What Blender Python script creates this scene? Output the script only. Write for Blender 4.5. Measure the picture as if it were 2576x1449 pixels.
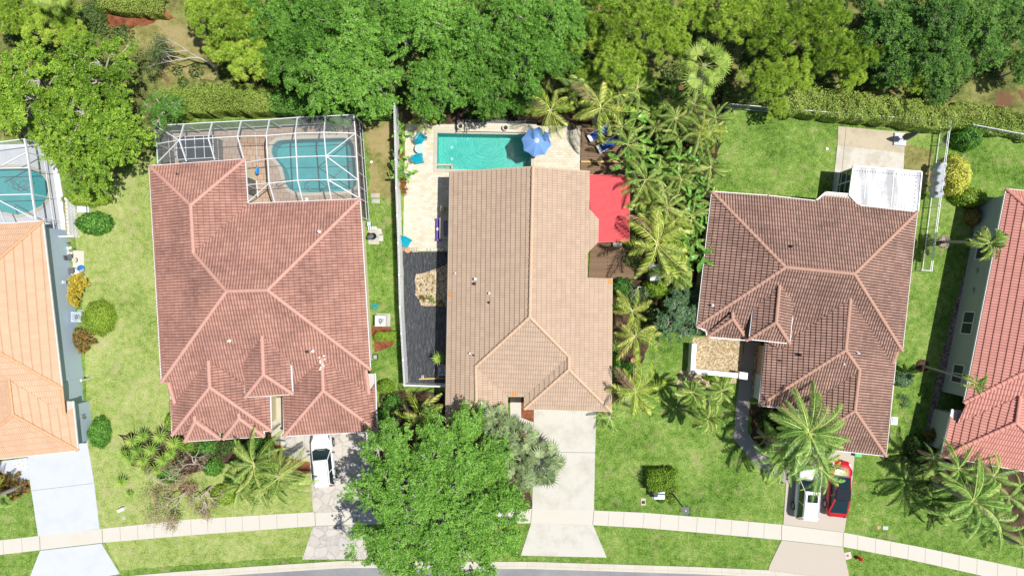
import bpy, bmesh, math, random
import numpy as np
from mathutils import Vector, Matrix, geometry
for _o in list(bpy.data.objects):
    bpy.data.objects.remove(_o)
S = bpy.context.scene
COL = S.collection
# ------------------------------------------------------------------ camera, sky, sun, exposure
HC = 57.0                                    # flying height of the camera in metres
cam_d = bpy.data.cameras.new('camera')
cam = bpy.data.objects.new('camera', cam_d); COL.objects.link(cam)
cam.location = (0, 0, HC); cam.rotation_euler = (0, 0, 0)
cam_d.sensor_width = 36.0; cam_d.lens = 36.0 * HC * 30 / 2576.0
cam_d.clip_end = 1000.0
S.camera = cam
SUN = Vector((0.40, -0.02, 1.0)).normalized()  # direction towards the sun
w = bpy.data.worlds.new('World'); S.world = w; w.use_nodes = True
nt = w.node_tree; nt.nodes.clear()
wo = nt.nodes.new('ShaderNodeOutputWorld'); bg = nt.nodes.new('ShaderNodeBackground')
sky = nt.nodes.new('ShaderNodeTexSky'); sky.sky_type = 'NISHITA'; sky.sun_disc = False
sky.sun_elevation = math.asin(SUN.z); sky.sun_rotation = math.atan2(SUN.x, SUN.y)
bg.inputs['Strength'].default_value = 0.08
nt.links.new(sky.outputs[0], bg.inputs[0]); nt.links.new(bg.outputs[0], wo.inputs[0])
sd = bpy.data.lights.new('sun', 'SUN'); sd.energy = 5.0; sd.angle = math.radians(0.5); sd.color = (1.0, 0.96, 0.89)
so = bpy.data.objects.new('sun', sd); COL.objects.link(so)
so.rotation_euler = SUN.to_track_quat('Z', 'Y').to_euler(); so.location = (30, 0, 60)
S.view_settings.view_transform = 'Standard'; S.view_settings.look = 'None'
S.view_settings.exposure = 0.08; S.view_settings.gamma = 1.0

# ------------------------------------------------------------------ measuring helper: a reading on the survey grid (30 units a metre) at height z -> metres
def W(x, y, z=0.0):
    k = (HC - z) / HC / 30.0
    return Vector(((x - 1288) * k, (724.5 - y) * k, z))
def WL(pts, z=0.0): return [W(x, y, z) for x, y in pts]

# ------------------------------------------------------------------ materials
MATS = {}
def _ramp(nt, cols, pos=None):
    r = nt.nodes.new('ShaderNodeValToRGB'); e = r.color_ramp.elements
    n = len(cols)
    if pos is None: pos = [i / (n - 1) for i in range(n)]
    while len(e) < n: e.new(0.5)
    for i in range(n):
        e[i].position = pos[i]; e[i].color = (*cols[i], 1)
    return r
def base_mat(name, rough=0.8, spec=0.3):
    m = bpy.data.materials.new(name); m.use_nodes = True; nt = m.node_tree
    b = nt.nodes['Principled BSDF']; b.inputs['Roughness'].default_value = rough
    b.inputs['Specular IOR Level'].default_value = spec
    MATS[name] = m
    return m, nt, b
def L(nt, a, b): nt.links.new(a, b)
def noise(nt, vec, scale, detail=4, rough=0.6):
    n = nt.nodes.new('ShaderNodeTexNoise'); n.inputs['Scale'].default_value = scale
    n.inputs['Detail'].default_value = detail; n.inputs['Roughness'].default_value = rough
    if vec is not None: L(nt, vec, n.inputs['Vector'])
    return n
def mixc(nt, f, a, b, mode='MIX'):
    m = nt.nodes.new('ShaderNodeMix'); m.data_type = 'RGBA'; m.blend_type = mode
    for s, i in ((f, 0), (a, 6), (b, 7)):
        if hasattr(s, 'is_linked'): L(nt, s, m.inputs[i])
        elif isinstance(s, tuple): m.inputs[i].default_value = (*s, 1)
        else: m.inputs[i].default_value = s
    return m.outputs[2]
def mth(nt, op, a, b=0.0, c=None):
    m = nt.nodes.new('ShaderNodeMath'); m.operation = op
    for i, s in enumerate((a, b, c)):
        if s is None: continue
        if hasattr(s, 'is_linked'): L(nt, s, m.inputs[i])
        else: m.inputs[i].default_value = s
    return m.outputs[0]
def bump(nt, b, h, strength, dist=0.02):
    n = nt.nodes.new('ShaderNodeBump'); n.inputs['Strength'].default_value = strength
    n.inputs['Distance'].default_value = dist; L(nt, h, n.inputs['Height']); L(nt, n.outputs[0], b.inputs['Normal'])
def wpos(nt):
    g = nt.nodes.new('ShaderNodeNewGeometry'); return g.outputs['Position']
def plain(name, col, rough=0.6, spec=0.4, metal=0.0, var=0.12, scale=6.0, bmp=0.0):
    """painted, plastic or metal surface with light wear"""
    m, nt, b = base_mat(name, rough, spec); p = wpos(nt)
    n = noise(nt, p, scale)
    c = mixc(nt, n.outputs[0], tuple(x * (1 - var) for x in col), tuple(min(1, x * (1 + var)) for x in col))
    L(nt, c, b.inputs['Base Color']); b.inputs['Metallic'].default_value = metal
    if bmp: bump(nt, b, noise(nt, p, scale * 8).outputs[0], bmp)
    return m
def ground_mat(name, cols, s1=0.25, s2=2.5, s3=14, w2=0.5, w3=0.5, rough=0.95, bmp=0.4, patch=None, dist=0.05, pos=None):
    m, nt, b = base_mat(name, rough, 0.15); p = wpos(nt)
    a = noise(nt, p, s1, 3); c = noise(nt, p, s2, 4); d = noise(nt, p, s3, 3, 0.75)
    v = mth(nt, 'ADD', mth(nt, 'MULTIPLY', a.outputs[0], 1.0), mth(nt, 'MULTIPLY', c.outputs[0], w2))
    v = mth(nt, 'ADD', v, mth(nt, 'MULTIPLY', d.outputs[0], w3))
    v = mth(nt, 'DIVIDE', v, 1 + w2 + w3)
    v = mth(nt, 'MULTIPLY', mth(nt, 'SUBTRACT', v, 0.5), 3.7); v = mth(nt, 'ADD', v, 0.5)
    r = _ramp(nt, cols, pos); L(nt, v, r.inputs[0]); out = r.outputs[0]
    if patch:
        pn = noise(nt, p, patch[1], 5, 0.7)
        pr = _ramp(nt, [(0, 0, 0), (1, 1, 1)], [patch[2], patch[2] + patch[3]]); L(nt, pn.outputs[0], pr.inputs[0])
        out = mixc(nt, pr.outputs[0], out, patch[0])
    L(nt, out, b.inputs['Base Color'])
    if bmp: bump(nt, b, d.outputs[0], bmp, dist)
    return m
def concrete_mat(name, col, stain=(0.25, 0.22, 0.17), amt=0.35, rough=0.85):
    m, nt, b = base_mat(name, rough, 0.25); p = wpos(nt)
    a = noise(nt, p, 0.7, 6, 0.7); f = noise(nt, p, 22, 2, 0.8)
    r = _ramp(nt, [(0, 0, 0), (1, 1, 1)], [0.45, 0.68]); L(nt, a.outputs[0], r.inputs[0])
    c = mixc(nt, mth(nt, 'MULTIPLY', r.outputs[0], amt), col, stain)
    c = mixc(nt, mth(nt, 'MULTIPLY', f.outputs[0], 0.16), c, tuple(x * 0.55 for x in col))
    L(nt, c, b.inputs['Base Color']); bump(nt, b, f.outputs[0], 0.15, 0.01)
    return m
def tile_mat(name, c1, c2, dark, odd=None, oddamt=0.02, stain=0.5, gap=0.5, pan=0.6):
    """clay or concrete roof tiles; UV is in tiles, so every tile gets its own shade"""
    m, nt, b = base_mat(name, 0.75, 0.25); p = wpos(nt)
    uv = nt.nodes.new('ShaderNodeUVMap'); uv.uv_map = 'UVMap'
    fl = nt.nodes.new('ShaderNodeVectorMath'); fl.operation = 'FLOOR'; L(nt, uv.outputs[0], fl.inputs[0])
    wn = nt.nodes.new('ShaderNodeTexWhiteNoise'); wn.noise_dimensions = '2D'; L(nt, fl.outputs[0], wn.inputs['Vector'])
    c = mixc(nt, wn.outputs['Value'], c1, c2)
    a = noise(nt, p, 0.35, 5, 0.65)
    mp = nt.nodes.new('ShaderNodeMapping'); mp.inputs['Scale'].default_value = (3.0, 0.8, 1); L(nt, uv.outputs[0], mp.inputs[0])
    st = noise(nt, mp.outputs[0], 0.8, 4, 0.7)
    v = mth(nt, 'MULTIPLY', a.outputs[0], st.outputs[0])
    r = _ramp(nt, [(0, 0, 0), (1, 1, 1)], [0.20, 0.40]); L(nt, v, r.inputs[0])
    c = mixc(nt, mth(nt, 'MULTIPLY', r.outputs[0], stain), c, dark)
    fd = noise(nt, p, 1.3, 5, 0.7); c = mixc(nt, mth(nt, 'MULTIPLY', fd.outputs[0], 0.22), c, tuple(min(1, x * 1.5 + .06) for x in c1))
    # dirt and course shadow painted dark into the lap under each course
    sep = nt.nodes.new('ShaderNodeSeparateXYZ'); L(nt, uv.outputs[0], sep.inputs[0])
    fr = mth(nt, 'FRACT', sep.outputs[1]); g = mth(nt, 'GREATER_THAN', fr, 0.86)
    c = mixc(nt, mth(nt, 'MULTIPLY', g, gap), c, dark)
    # shade of the rolls painted dark into the channels, along with settled dirt
    pn = mth(nt, 'ABSOLUTE', mth(nt, 'SINE', mth(nt, 'MULTIPLY', sep.outputs[0], 2 * math.pi)))
    pr_ = _ramp(nt, [(1, 1, 1), (0, 0, 0)], [0.30, 0.75]); L(nt, pn, pr_.inputs[0])
    c = mixc(nt, mth(nt, 'MULTIPLY', pr_.outputs[0], pan), c, dark)
    if odd:
        o = mth(nt, 'GREATER_THAN', wn.outputs['Value'], 1 - oddamt)
        c = mixc(nt, o, c, odd)
    L(nt, c, b.inputs['Base Color'])
    bump(nt, b, noise(nt, p, 30, 2).outputs[0], 0.1, 0.01)
    return m
def leaf_mat(name, cols, trans=0.30, rough=0.5, pos=None, spec=0.35):
    m = bpy.data.materials.new(name); m.use_nodes = True; nt = m.node_tree
    b = nt.nodes['Principled BSDF']; b.inputs['Roughness'].default_value = rough; b.inputs['Specular IOR Level'].default_value = spec * .7
    at = nt.nodes.new('ShaderNodeAttribute'); at.attribute_name = 'tint'
    oi = nt.nodes.new('ShaderNodeObjectInfo'); r = _ramp(nt, cols, pos); L(nt, mth(nt, 'ADD', at.outputs['Fac'], mth(nt, 'MULTIPLY_ADD', oi.outputs['Random'], 0.36, -0.18)), r.inputs[0])
    L(nt, r.outputs[0], b.inputs['Base Color'])
    t = nt.nodes.new('ShaderNodeBsdfTranslucent'); L(nt, r.outputs[0], t.inputs[0])
    mx = nt.nodes.new('ShaderNodeMixShader'); mx.inputs[0].default_value = trans * .75
    L(nt, b.outputs[0], mx.inputs[1]); L(nt, t.outputs[0], mx.inputs[2])
    L(nt, mx.outputs[0], nt.nodes['Material Output'].inputs[0])
    MATS[name] = m
    return m

# ------------------------------------------------------------------ mesh builder
class MB:
    def __init__(s): s.v = []; s.f = []; s.smooth = False
    def add(s, vs, fs):
        n = len(s.v); s.v += [tuple(x) for x in vs]; s.f += [tuple(i + n for i in f) for f in fs]; return s
    def box(s, c, d, rz=0.0, rot=None, taper=1.0):
        R = rot if rot is not None else Matrix.Rotation(rz, 3, 'Z')
        vs = []
        for z in (-.5, .5):
            t = taper if z > 0 else 1
            for x, y in ((-.5, -.5), (.5, -.5), (.5, .5), (-.5, .5)):
                vs.append(R @ Vector((x * d[0] * t, y * d[1] * t, z * d[2])) + Vector(c))
        return s.add(vs, [(3, 2, 1, 0), (4, 5, 6, 7), (0, 1, 5, 4), (1, 2, 6, 5), (2, 3, 7, 6), (3, 0, 4, 7)])
    def beam(s, a, b, w_, h=None, up=(0, 0, 1)):
        a = Vector(a); b = Vector(b); h = h or w_; d = (b - a)
        if d.length < 1e-6: return s
        d.normalize(); u = Vector(up); r = d.cross(u)
        if r.length < 1e-3: u = Vector((0, 1, 0)); r = d.cross(u)
        r.normalize(); u = r.cross(d)
        vs = [p + r * (sx * w_ / 2) + u * (sy * h / 2) for p in (a, b) for sx, sy in ((-1, -1), (1, -1), (1, 1), (-1, 1))]
        return s.add(vs, [(3, 2, 1, 0), (4, 5, 6, 7), (0, 1, 5, 4), (1, 2, 6, 5), (2, 3, 7, 6), (3, 0, 4, 7)])
    def tube(s, pts, rad, n=8, cap=True):
        pts = [Vector(p) for p in pts]; m = len(pts)
        if not hasattr(rad, '__len__'): rad = [rad] * m
        vs = []; fs = []; pr = None
        for i, p in enumerate(pts):
            d = (pts[min(i + 1, m - 1)] - pts[max(i - 1, 0)]).normalized()
            if pr is None:
                pr = d.cross(Vector((0, 0, 1)))
                if pr.length < 1e-3: pr = Vector((1, 0, 0))
            pr = (pr - d * pr.dot(d)).normalized(); q = d.cross(pr)
            for k in range(n):
                a = 2 * math.pi * k / n; vs.append(p + (pr * math.cos(a) + q * math.sin(a)) * rad[i])
        for i in range(m - 1):
            for k in range(n):
                a = i * n + k; b = i * n + (k + 1) % n; fs.append((a, b, b + n, a + n))
        if cap: fs.append(tuple(range(n - 1, -1, -1))); fs.append(tuple((m - 1) * n + k for k in range(n)))
        return s.add(vs, fs)
    def lathe(s, c, prof, n=20, sx=1.0, sy=1.0, rz=0.0):
        """prof: list of (r, z) from bottom to top"""
        c = Vector(c); vs = []; fs = []
        for r, z in prof:
            for k in range(n):
                a = 2 * math.pi * k / n; x, y = r * math.cos(a) * sx, r * math.sin(a) * sy
                vs.append(c + Vector((x * math.cos(rz) - y * math.sin(rz), x * math.sin(rz) + y * math.cos(rz), z)))
        for i in range(len(prof) - 1):
            for k in range(n):
                a = i * n + k; b = i * n + (k + 1) % n; fs.append((a, b, b + n, a + n))
        fs.append(tuple(range(n - 1, -1, -1))); fs.append(tuple((len(prof) - 1) * n + k for k in range(n)))
        return s.add(vs, fs)
    def quad(s, *p): return s.add(p, [tuple(range(len(p)))])
    def plate(s, p, t):
        """a panel (any planar polygon) with thickness t along its normal"""
        p = [Vector(x) for x in p]; n = geometry.normal(p) * (t / 2); k = len(p)
        return s.add([x - n for x in p] + [x + n for x in p],
                     [tuple(range(k - 1, -1, -1)), tuple(range(k, 2 * k))] + [(i, (i + 1) % k, (i + 1) % k + k, i + k) for i in range(k)])
    def slab(s, outline, z0, z1, holes=()):
        """prism over an outline with holes (all in metres, xy)"""
        o = [Vector((p[0], p[1])) for p in outline]; hs = [[Vector((p[0], p[1])) for p in h] for h in holes]
        vv = list(o); loops = [list(range(len(o)))]
        for h in hs: loops.append(list(range(len(vv), len(vv) + len(h)))); vv += h
        ed = [(l[i], l[(i + 1) % len(l)]) for l in loops for i in range(len(l))]
        r = geometry.delaunay_2d_cdt(vv, ed, [], 0, 1e-5)
        V, F = r[0], r[2]
        def inside(p, poly):
            c = False; j = len(poly) - 1
            for i in range(len(poly)):
                a, b = poly[i], poly[j]
                if (a.y > p.y) != (b.y > p.y) and p.x < (b.x - a.x) * (p.y - a.y) / (b.y - a.y) + a.x: c = not c
                j = i
            return c
        top = []
        for f in F:
            c = sum((V[i] for i in f), Vector((0, 0))) / len(f)
            if inside(c, o) and not any(inside(c, h) for h in hs):
                a = geometry.area_tri(V[f[0]], V[f[1]], V[f[2]])
                cr = (V[f[1]] - V[f[0]]).cross(V[f[2]] - V[f[0]])
                top.append(tuple(f) if cr > 0 else tuple(reversed(f)))
        s.add([(p.x, p.y, z1) for p in V], top)
        if z0 is not None and z0 < z1:
            for l in [o] + hs:
                k = len(l)
                s.add([(p.x, p.y, z0) for p in l] + [(p.x, p.y, z1) for p in l], [(i, (i + 1) % k, (i + 1) % k + k, i + k) for i in range(k)])
        return s
    def build(s, name, mat, parent=None, loc=None, smooth=False, **kw):
        off = Vector(loc) if loc is not None else (parent['_o'] if parent is not None and '_o' in parent else None)
        off = Vector(off) if off is not None else Vector((0, 0, 0))
        me = bpy.data.meshes.new(name)
        me.from_pydata([(x - off.x, y - off.y, z - off.z) for x, y, z in s.v], [], s.f); me.update()
        if smooth: me.polygons.foreach_set('use_smooth', [True] * len(me.polygons))
        return link(name, me, mat, parent, loc, **kw)
def link(name, me, mat, parent=None, loc=None, label=None, cat=None, group=None, kind=None):
    o = bpy.data.objects.new(name, me); COL.objects.link(o)
    if mat is not None and not me.materials: me.materials.append(MATS[mat] if isinstance(mat, str) else mat)
    if parent is not None: o.parent = parent
    if loc is not None: o.location = loc
    tag(o, label, cat, group, kind)
    return o
def tag(o, label=None, cat=None, group=None, kind=None):
    if label: o['label'] = label
    if cat: o['category'] = cat
    if group: o['group'] = group
    if kind: o['kind'] = kind
    return o
def thing(name, label, cat, loc=(0, 0, 0), group=None, rz=0.0):
    o = bpy.data.objects.new(name, None); COL.objects.link(o); o.location = loc; o.rotation_euler = (0, 0, rz)
    o.empty_display_size = 0.2
    if rz == 0.0: o['_o'] = Vector(loc)
    return tag(o, label, cat, group)
def local(name, label, cat, loc, rz=0.0, group=None):
    """a thing whose parts are modelled round its own origin"""
    o = bpy.data.objects.new(name, None); COL.objects.link(o); o.location = loc; o.rotation_euler = (0, 0, rz)
    o.empty_display_size = 0.2
    return tag(o, label, cat, group)
def dup(root, loc, rz=0.0, label=None, sc=None):
    r = root.copy(); COL.objects.link(r); r.location = loc; r.rotation_euler = (0, 0, rz)
    if sc: r.scale = (sc, sc, sc)
    if label: r['label'] = label
    for ch in root.children:
        c = ch.copy(); COL.objects.link(c); c.parent = r
        for g in ch.children:
            d = g.copy(); COL.objects.link(d); d.parent = c
    return r
def struct(name, pts, z, mat, holes=(), z0=None, zsee=0.0):
    m = MB(); m.slab([W(x, y, zsee) for x, y in pts], z0, z, [[W(x, y, zsee) for x, y in h] for h in holes])
    return m.build(name, mat, kind='structure')
def npmesh(name, V, F, tint=None, smooth=False):
    """fast mesh from numpy arrays; F is (n,3) or (n,4)"""
    me = bpy.data.meshes.new(name); k = F.shape[1]
    me.vertices.add(len(V)); me.vertices.foreach_set('co', np.asarray(V, np.float32).ravel())
    me.loops.add(F.size); me.loops.foreach_set('vertex_index', F.astype(np.int32).ravel())
    me.polygons.add(len(F)); me.polygons.foreach_set('loop_start', np.arange(0, F.size, k, dtype=np.int32))
    me.polygons.foreach_set('loop_total', np.full(len(F), k, np.int32))
    if tint is not None:
        a = me.attributes.new('tint', 'FLOAT', 'FACE'); a.data.foreach_set('value', np.asarray(tint, np.float32))
    me.update(calc_edges=True); me.validate()
    if smooth: me.polygons.foreach_set('use_smooth', [True] * len(me.polygons))
    return me
# ------------------------------------------------------------------ palette
lawn_l = [(0.10, 0.165, 0.03), (0.22, 0.30, 0.07), (0.33, 0.39, 0.125), (0.47, 0.45, 0.24)]
ground_mat('pale_grass', lawn_l, 0.25, 2.0, 8, 0.9, 1.5, patch=((0.40, 0.36, 0.20), 0.8, 0.52, 0.24))
ground_mat('green_grass', [(0.028, 0.07, 0.01), (0.095, 0.185, 0.026), (0.185, 0.29, 0.056), (0.35, 0.37, 0.15)], 0.25, 2.0, 8, 0.9, 1.5, patch=((0.31, 0.28, 0.14), 0.8, 0.55, 0.22))
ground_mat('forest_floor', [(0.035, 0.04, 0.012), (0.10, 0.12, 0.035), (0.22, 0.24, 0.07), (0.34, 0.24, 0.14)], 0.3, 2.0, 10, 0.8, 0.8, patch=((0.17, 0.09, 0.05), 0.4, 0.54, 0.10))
ground_mat('straw_ground', [(0.10, 0.09, 0.035), (0.20, 0.20, 0.06), (0.32, 0.27, 0.12), (0.38, 0.27, 0.16)], 0.5, 3, 12)
ground_mat('red_mulch', [(0.08, 0.025, 0.012), (0.22, 0.08, 0.04), (0.34, 0.14, 0.07)], 1.5, 9, 26)
ground_mat('dark_mulch', [(0.02, 0.012, 0.008), (0.07, 0.045, 0.03), (0.14, 0.09, 0.05)], 1.5, 9, 26)
ground_mat('asphalt', [(0.20, 0.205, 0.215), (0.25, 0.255, 0.265), (0.30, 0.305, 0.315)], 0.3, 3, 40, 0.3, 0.5, 0.9, 0.2)
concrete_mat('walk_concrete', (0.58, 0.555, 0.50), (0.55, 0.50, 0.40), 0.35)
concrete_mat('kerb_concrete', (0.57, 0.54, 0.47), (0.45, 0.40, 0.30), 0.4)
concrete_mat('white_drive', (0.56, 0.545, 0.495), (0.30, 0.27, 0.18), 0.38)
concrete_mat('painted_drive', (0.545, 0.575, 0.62), (0.46, 0.49, 0.54), 0.45)
concrete_mat('tan_drive', (0.50, 0.445, 0.385), (0.48, 0.42, 0.35), 0.35)
concrete_mat('old_slab', (0.50, 0.44, 0.32), (0.25, 0.22, 0.15), 0.5)
concrete_mat('worn_paint_slab', (0.58, 0.55, 0.49), (0.36, 0.31, 0.23), 0.7)
concrete_mat('grey_paver', (0.48, 0.46, 0.40), (0.22, 0.20, 0.16), 0.6)
concrete_mat('grey_deck', (0.60, 0.62, 0.66), (0.35, 0.36, 0.40), 0.4)
concrete_mat('grey_walk', (0.36, 0.33, 0.31), (0.28, 0.25, 0.23), 0.4)
concrete_mat('pool_plaster', (0.11, 0.43, 0.45), (0.08, 0.36, 0.40), 0.8)
concrete_mat('pale_plaster', (0.22, 0.56, 0.53), (0.15, 0.48, 0.46), 0.8)
concrete_mat('coping', (0.53, 0.49, 0.40), (0.40, 0.35, 0.24), 0.4)
plain('joint', (0.22, 0.19, 0.15), 0.9)
plain('faint_joint', (0.42, 0.385, 0.32), 0.9)
plain('white_paint', (0.80, 0.80, 0.79), 0.45)
plain('white_metal', (0.72, 0.74, 0.76), 0.4)
plain('white_vinyl', (0.90, 0.91, 0.92), 0.4, var=.03)
plain('cream_wall', (0.70, 0.64, 0.42), 0.8)
plain('tan_wall', (0.52, 0.42, 0.28), 0.85)
plain('peach_wall', (0.60, 0.43, 0.30), 0.85)
plain('blue_grey_wall', (0.42, 0.52, 0.62), 0.85, var=0.06)
plain('grey_green_wall', (0.33, 0.40, 0.40), 0.85, var=0.08)
plain('soffit', (0.55, 0.52, 0.48), 0.8)
plain('black_metal', (0.02, 0.02, 0.022), 0.4)
plain('dark_plastic', (0.04, 0.045, 0.05), 0.5)
plain('grey_metal', (0.40, 0.41, 0.42), 0.4, metal=0.4)
plain('silver_metal', (0.60, 0.62, 0.64), 0.3, metal=0.7)
plain('dark_grey', (0.11, 0.115, 0.125), 0.6)
plain('teal_plastic', (0.0, 0.34, 0.46), 0.45)
plain('blue_plastic', (0.02, 0.20, 0.55), 0.4)
plain('purple_paint', (0.13, 0.06, 0.42), 0.5)
plain('terracotta', (0.55, 0.27, 0.17), 0.8)
plain('green_plastic', (0.03, 0.36, 0.14), 0.4)
plain('utility_green', (0.42, 0.50, 0.42), 0.6)
plain('red_paint', (0.55, 0.03, 0.02), 0.4)
plain('bark', (0.22, 0.18, 0.14), 0.9, bmp=0.5)
plain('pale_bark', (0.52, 0.48, 0.43), 0.9, bmp=0.5)
plain('dead_wood', (0.46, 0.38, 0.32), 0.9, bmp=0.4)
plain('palm_bark', (0.36, 0.33, 0.29), 0.9, bmp=0.5)
plain('timber', (0.62, 0.44, 0.16), 0.8)
plain('stone_pale', (0.66, 0.62, 0.54), 0.85, var=0.25, scale=9, bmp=0.4)
plain('block_pale', (0.58, 0.55, 0.46), 0.9, var=0.15)
plain('tyre', (0.02, 0.02, 0.02), 0.7)
plain('rim', (0.42, 0.42, 0.44), 0.3, metal=0.8)
plain('lamp_red', (0.35, 0.01, 0.01), 0.25)
plain('lamp_clear', (0.75, 0.77, 0.8), 0.15)
plain('net_grey', (0.40, 0.44, 0.47), 0.8, var=0.35, scale=5, bmp=0.6)
tile_mat('tile_rose', (0.50, 0.27, 0.21), (0.41, 0.21, 0.16), (0.13, 0.068, 0.062), stain=0.75, gap=0.35, pan=0.62)
tile_mat('tile_sand', (0.49, 0.365, 0.27), (0.43, 0.315, 0.23), (0.14, 0.09, 0.06), odd=(0.58, 0.27, 0.10), oddamt=0.004, stain=0.12, gap=0.35, pan=0.25)
tile_mat('tile_brown', (0.43, 0.265, 0.21), (0.31, 0.185, 0.145), (0.055, 0.032, 0.027), stain=0.6, gap=0.6, pan=0.85)
tile_mat('tile_orange', (0.61, 0.405, 0.275), (0.56, 0.36, 0.24), (0.34, 0.19, 0.10), stain=0.1, gap=0.3, pan=0.2)
tile_mat('tile_coral', (0.63, 0.30, 0.25), (0.57, 0.26, 0.215), (0.24, 0.08, 0.06), odd=(0.66, 0.42, 0.26), oddamt=0.008, stain=0.1, gap=0.5, pan=0.5)
for n_, c_ in (('cap_rose', (0.56, 0.315, 0.255)), ('cap_sand', (0.60, 0.42, 0.29)), ('cap_brown', (0.47, 0.275, 0.205)), ('cap_orange', (0.66, 0.37, 0.21)), ('cap_coral', (0.63, 0.28, 0.225))):
    plain(n_, c_, 0.75, var=0.18, scale=3)

def brick_mat(name, c1, c2, mortar, sc, bw, bh, ms=0.02, rz=0.0, hsv=0.0):
    m, nt, b = base_mat(name, 0.8, 0.25); p = wpos(nt)
    mp = nt.nodes.new('ShaderNodeMapping'); mp.inputs['Rotation'].default_value = (0, 0, rz); L(nt, p, mp.inputs[0])
    br = nt.nodes.new('ShaderNodeTexBrick'); L(nt, mp.outputs[0], br.inputs['Vector'])
    br.inputs['Color1'].default_value = (*c1, 1); br.inputs['Color2'].default_value = (*c2, 1); br.inputs['Mortar'].default_value = (*mortar, 1)
    br.inputs['Scale'].default_value = sc; br.inputs['Mortar Size'].default_value = ms
    br.inputs['Brick Width'].default_value = bw; br.inputs['Row Height'].default_value = bh
    n = noise(nt, p, 1.1, 5, 0.7)
    r = _ramp(nt, [(0, 0, 0), (1, 1, 1)], [0.5, 0.75]); L(nt, n.outputs[0], r.inputs[0])
    c = mixc(nt, mth(nt, 'MULTIPLY', r.outputs[0], 0.35), br.outputs[0], tuple(x * 0.6 for x in c1))
    L(nt, c, b.inputs['Base Color']); return m
brick_mat('travertine', (0.56, 0.50, 0.38), (0.66, 0.63, 0.54), (0.42, 0.37, 0.26), 1.0, 0.42, 0.21, 0.010)
brick_mat('deck_paver', (0.43, 0.32, 0.245), (0.39, 0.285, 0.215), (0.22, 0.14, 0.09), 1.0, 0.5, 0.5, 0.02, 0.05)
brick_mat('wood_deck', (0.26, 0.17, 0.105), (0.20, 0.13, 0.08), (0.03, 0.02, 0.015), 1.0, 3.2, 0.15, 0.018)
def flag_mat():
    m, nt, b = base_mat('flagstone', 0.7, 0.35); p = wpos(nt)
    nz = noise(nt, p, 1.4, 3); ad = nt.nodes.new('ShaderNodeVectorMath'); ad.operation = 'MULTIPLY_ADD'
    L(nt, nz.outputs['Color'], ad.inputs[0]); ad.inputs[1].default_value = (0.5, 0.5, 0); L(nt, p, ad.inputs[2])
    v = nt.nodes.new('ShaderNodeTexVoronoi'); v.feature = 'DISTANCE_TO_EDGE'; v.inputs['Scale'].default_value = 1.15; L(nt, ad.outputs[0], v.inputs['Vector'])
    v2 = nt.nodes.new('ShaderNodeTexVoronoi'); v2.inputs['Scale'].default_value = 1.15; L(nt, ad.outputs[0], v2.inputs['Vector'])
    sp = nt.nodes.new('ShaderNodeSeparateColor'); L(nt, v2.outputs['Color'], sp.inputs[0])
    r = _ramp(nt, [(0.38, 0.35, 0.33), (0.46, 0.42, 0.37), (0.50, 0.47, 0.42), (0.42, 0.405, 0.40)]); L(nt, sp.outputs[0], r.inputs[0])
    n2 = noise(nt, p, 2.5, 6, 0.75)
    n2r = _ramp(nt, [(0, 0, 0), (1, 1, 1)], [0.38, 0.66]); L(nt, n2.outputs[0], n2r.inputs[0]); c = mixc(nt, mth(nt, 'MULTIPLY', n2r.outputs[0], 0.6), r.outputs[0], (0.58, 0.54, 0.49))
    e = _ramp(nt, [(1, 1, 1), (0, 0, 0)], [0.02, 0.05]); L(nt, v.outputs[0], e.inputs[0])
    c = mixc(nt, mth(nt, 'MULTIPLY', e.outputs[0], 0.5), c, (0.26, 0.24, 0.22))
    L(nt, c, b.inputs['Base Color']); bump(nt, b, v.outputs[0], 0.2, 0.02)
flag_mat()
def gravel_mat(name, cols, sc=16):
    m, nt, b = base_mat(name, 0.85, 0.2); p = wpos(nt)
    v = nt.nodes.new('ShaderNodeTexVoronoi'); v.inputs['Scale'].default_value = sc; L(nt, p, v.inputs['Vector'])
    sp = nt.nodes.new('ShaderNodeSeparateColor'); L(nt, v.outputs['Color'], sp.inputs[0])
    r = _ramp(nt, cols); L(nt, sp.outputs[0], r.inputs[0])
    n = noise(nt, p, 0.9, 4); c = mixc(nt, mth(nt, 'MULTIPLY', n.outputs[0], 0.35), r.outputs[0], tuple(x * 0.4 for x in cols[0]))
    L(nt, c, b.inputs['Base Color']); bump(nt, b, v.outputs['Distance'], 0.8, 0.04)
gravel_mat('pea_gravel', [(0.30, 0.19, 0.09), (0.50, 0.39, 0.23), (0.70, 0.64, 0.48)], 11)
gravel_mat('grey_gravel', [(0.10, 0.07, 0.06), (0.28, 0.21, 0.18), (0.50, 0.42, 0.38)], 10)
gravel_mat('white_rock', [(0.45, 0.45, 0.46), (0.78, 0.79, 0.82), (0.84, 0.85, 0.87)], 9)
def tarp_mat():
    m, nt, b = base_mat('black_tarp', 0.30, 0.7); p = wpos(nt)
    mp = nt.nodes.new('ShaderNodeMapping'); mp.inputs['Scale'].default_value = (2.2, 0.6, 1); mp.inputs['Rotation'].default_value = (0, 0, 0.12); L(nt, p, mp.inputs[0])
    n = noise(nt, mp.outputs[0], 2.6, 4, 0.6); n.inputs['Distortion'].default_value = 1.2
    b.inputs['Base Color'].default_value = (0.12, 0.13, 0.145, 1)
    bump(nt, b, n.outputs[0], 1.0, 0.8)
tarp_mat()
def glass_mat(name, col, rough=0.05):
    m, nt, b = base_mat(name, rough, 0.8); b.inputs['Base Color'].default_value = (*col, 1); return m
glass_mat('window_glass', (0.05, 0.075, 0.085)); glass_mat('car_glass', (0.012, 0.03, 0.035)); glass_mat('roof_glass', (0.008, 0.012, 0.02), 0.03)
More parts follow.
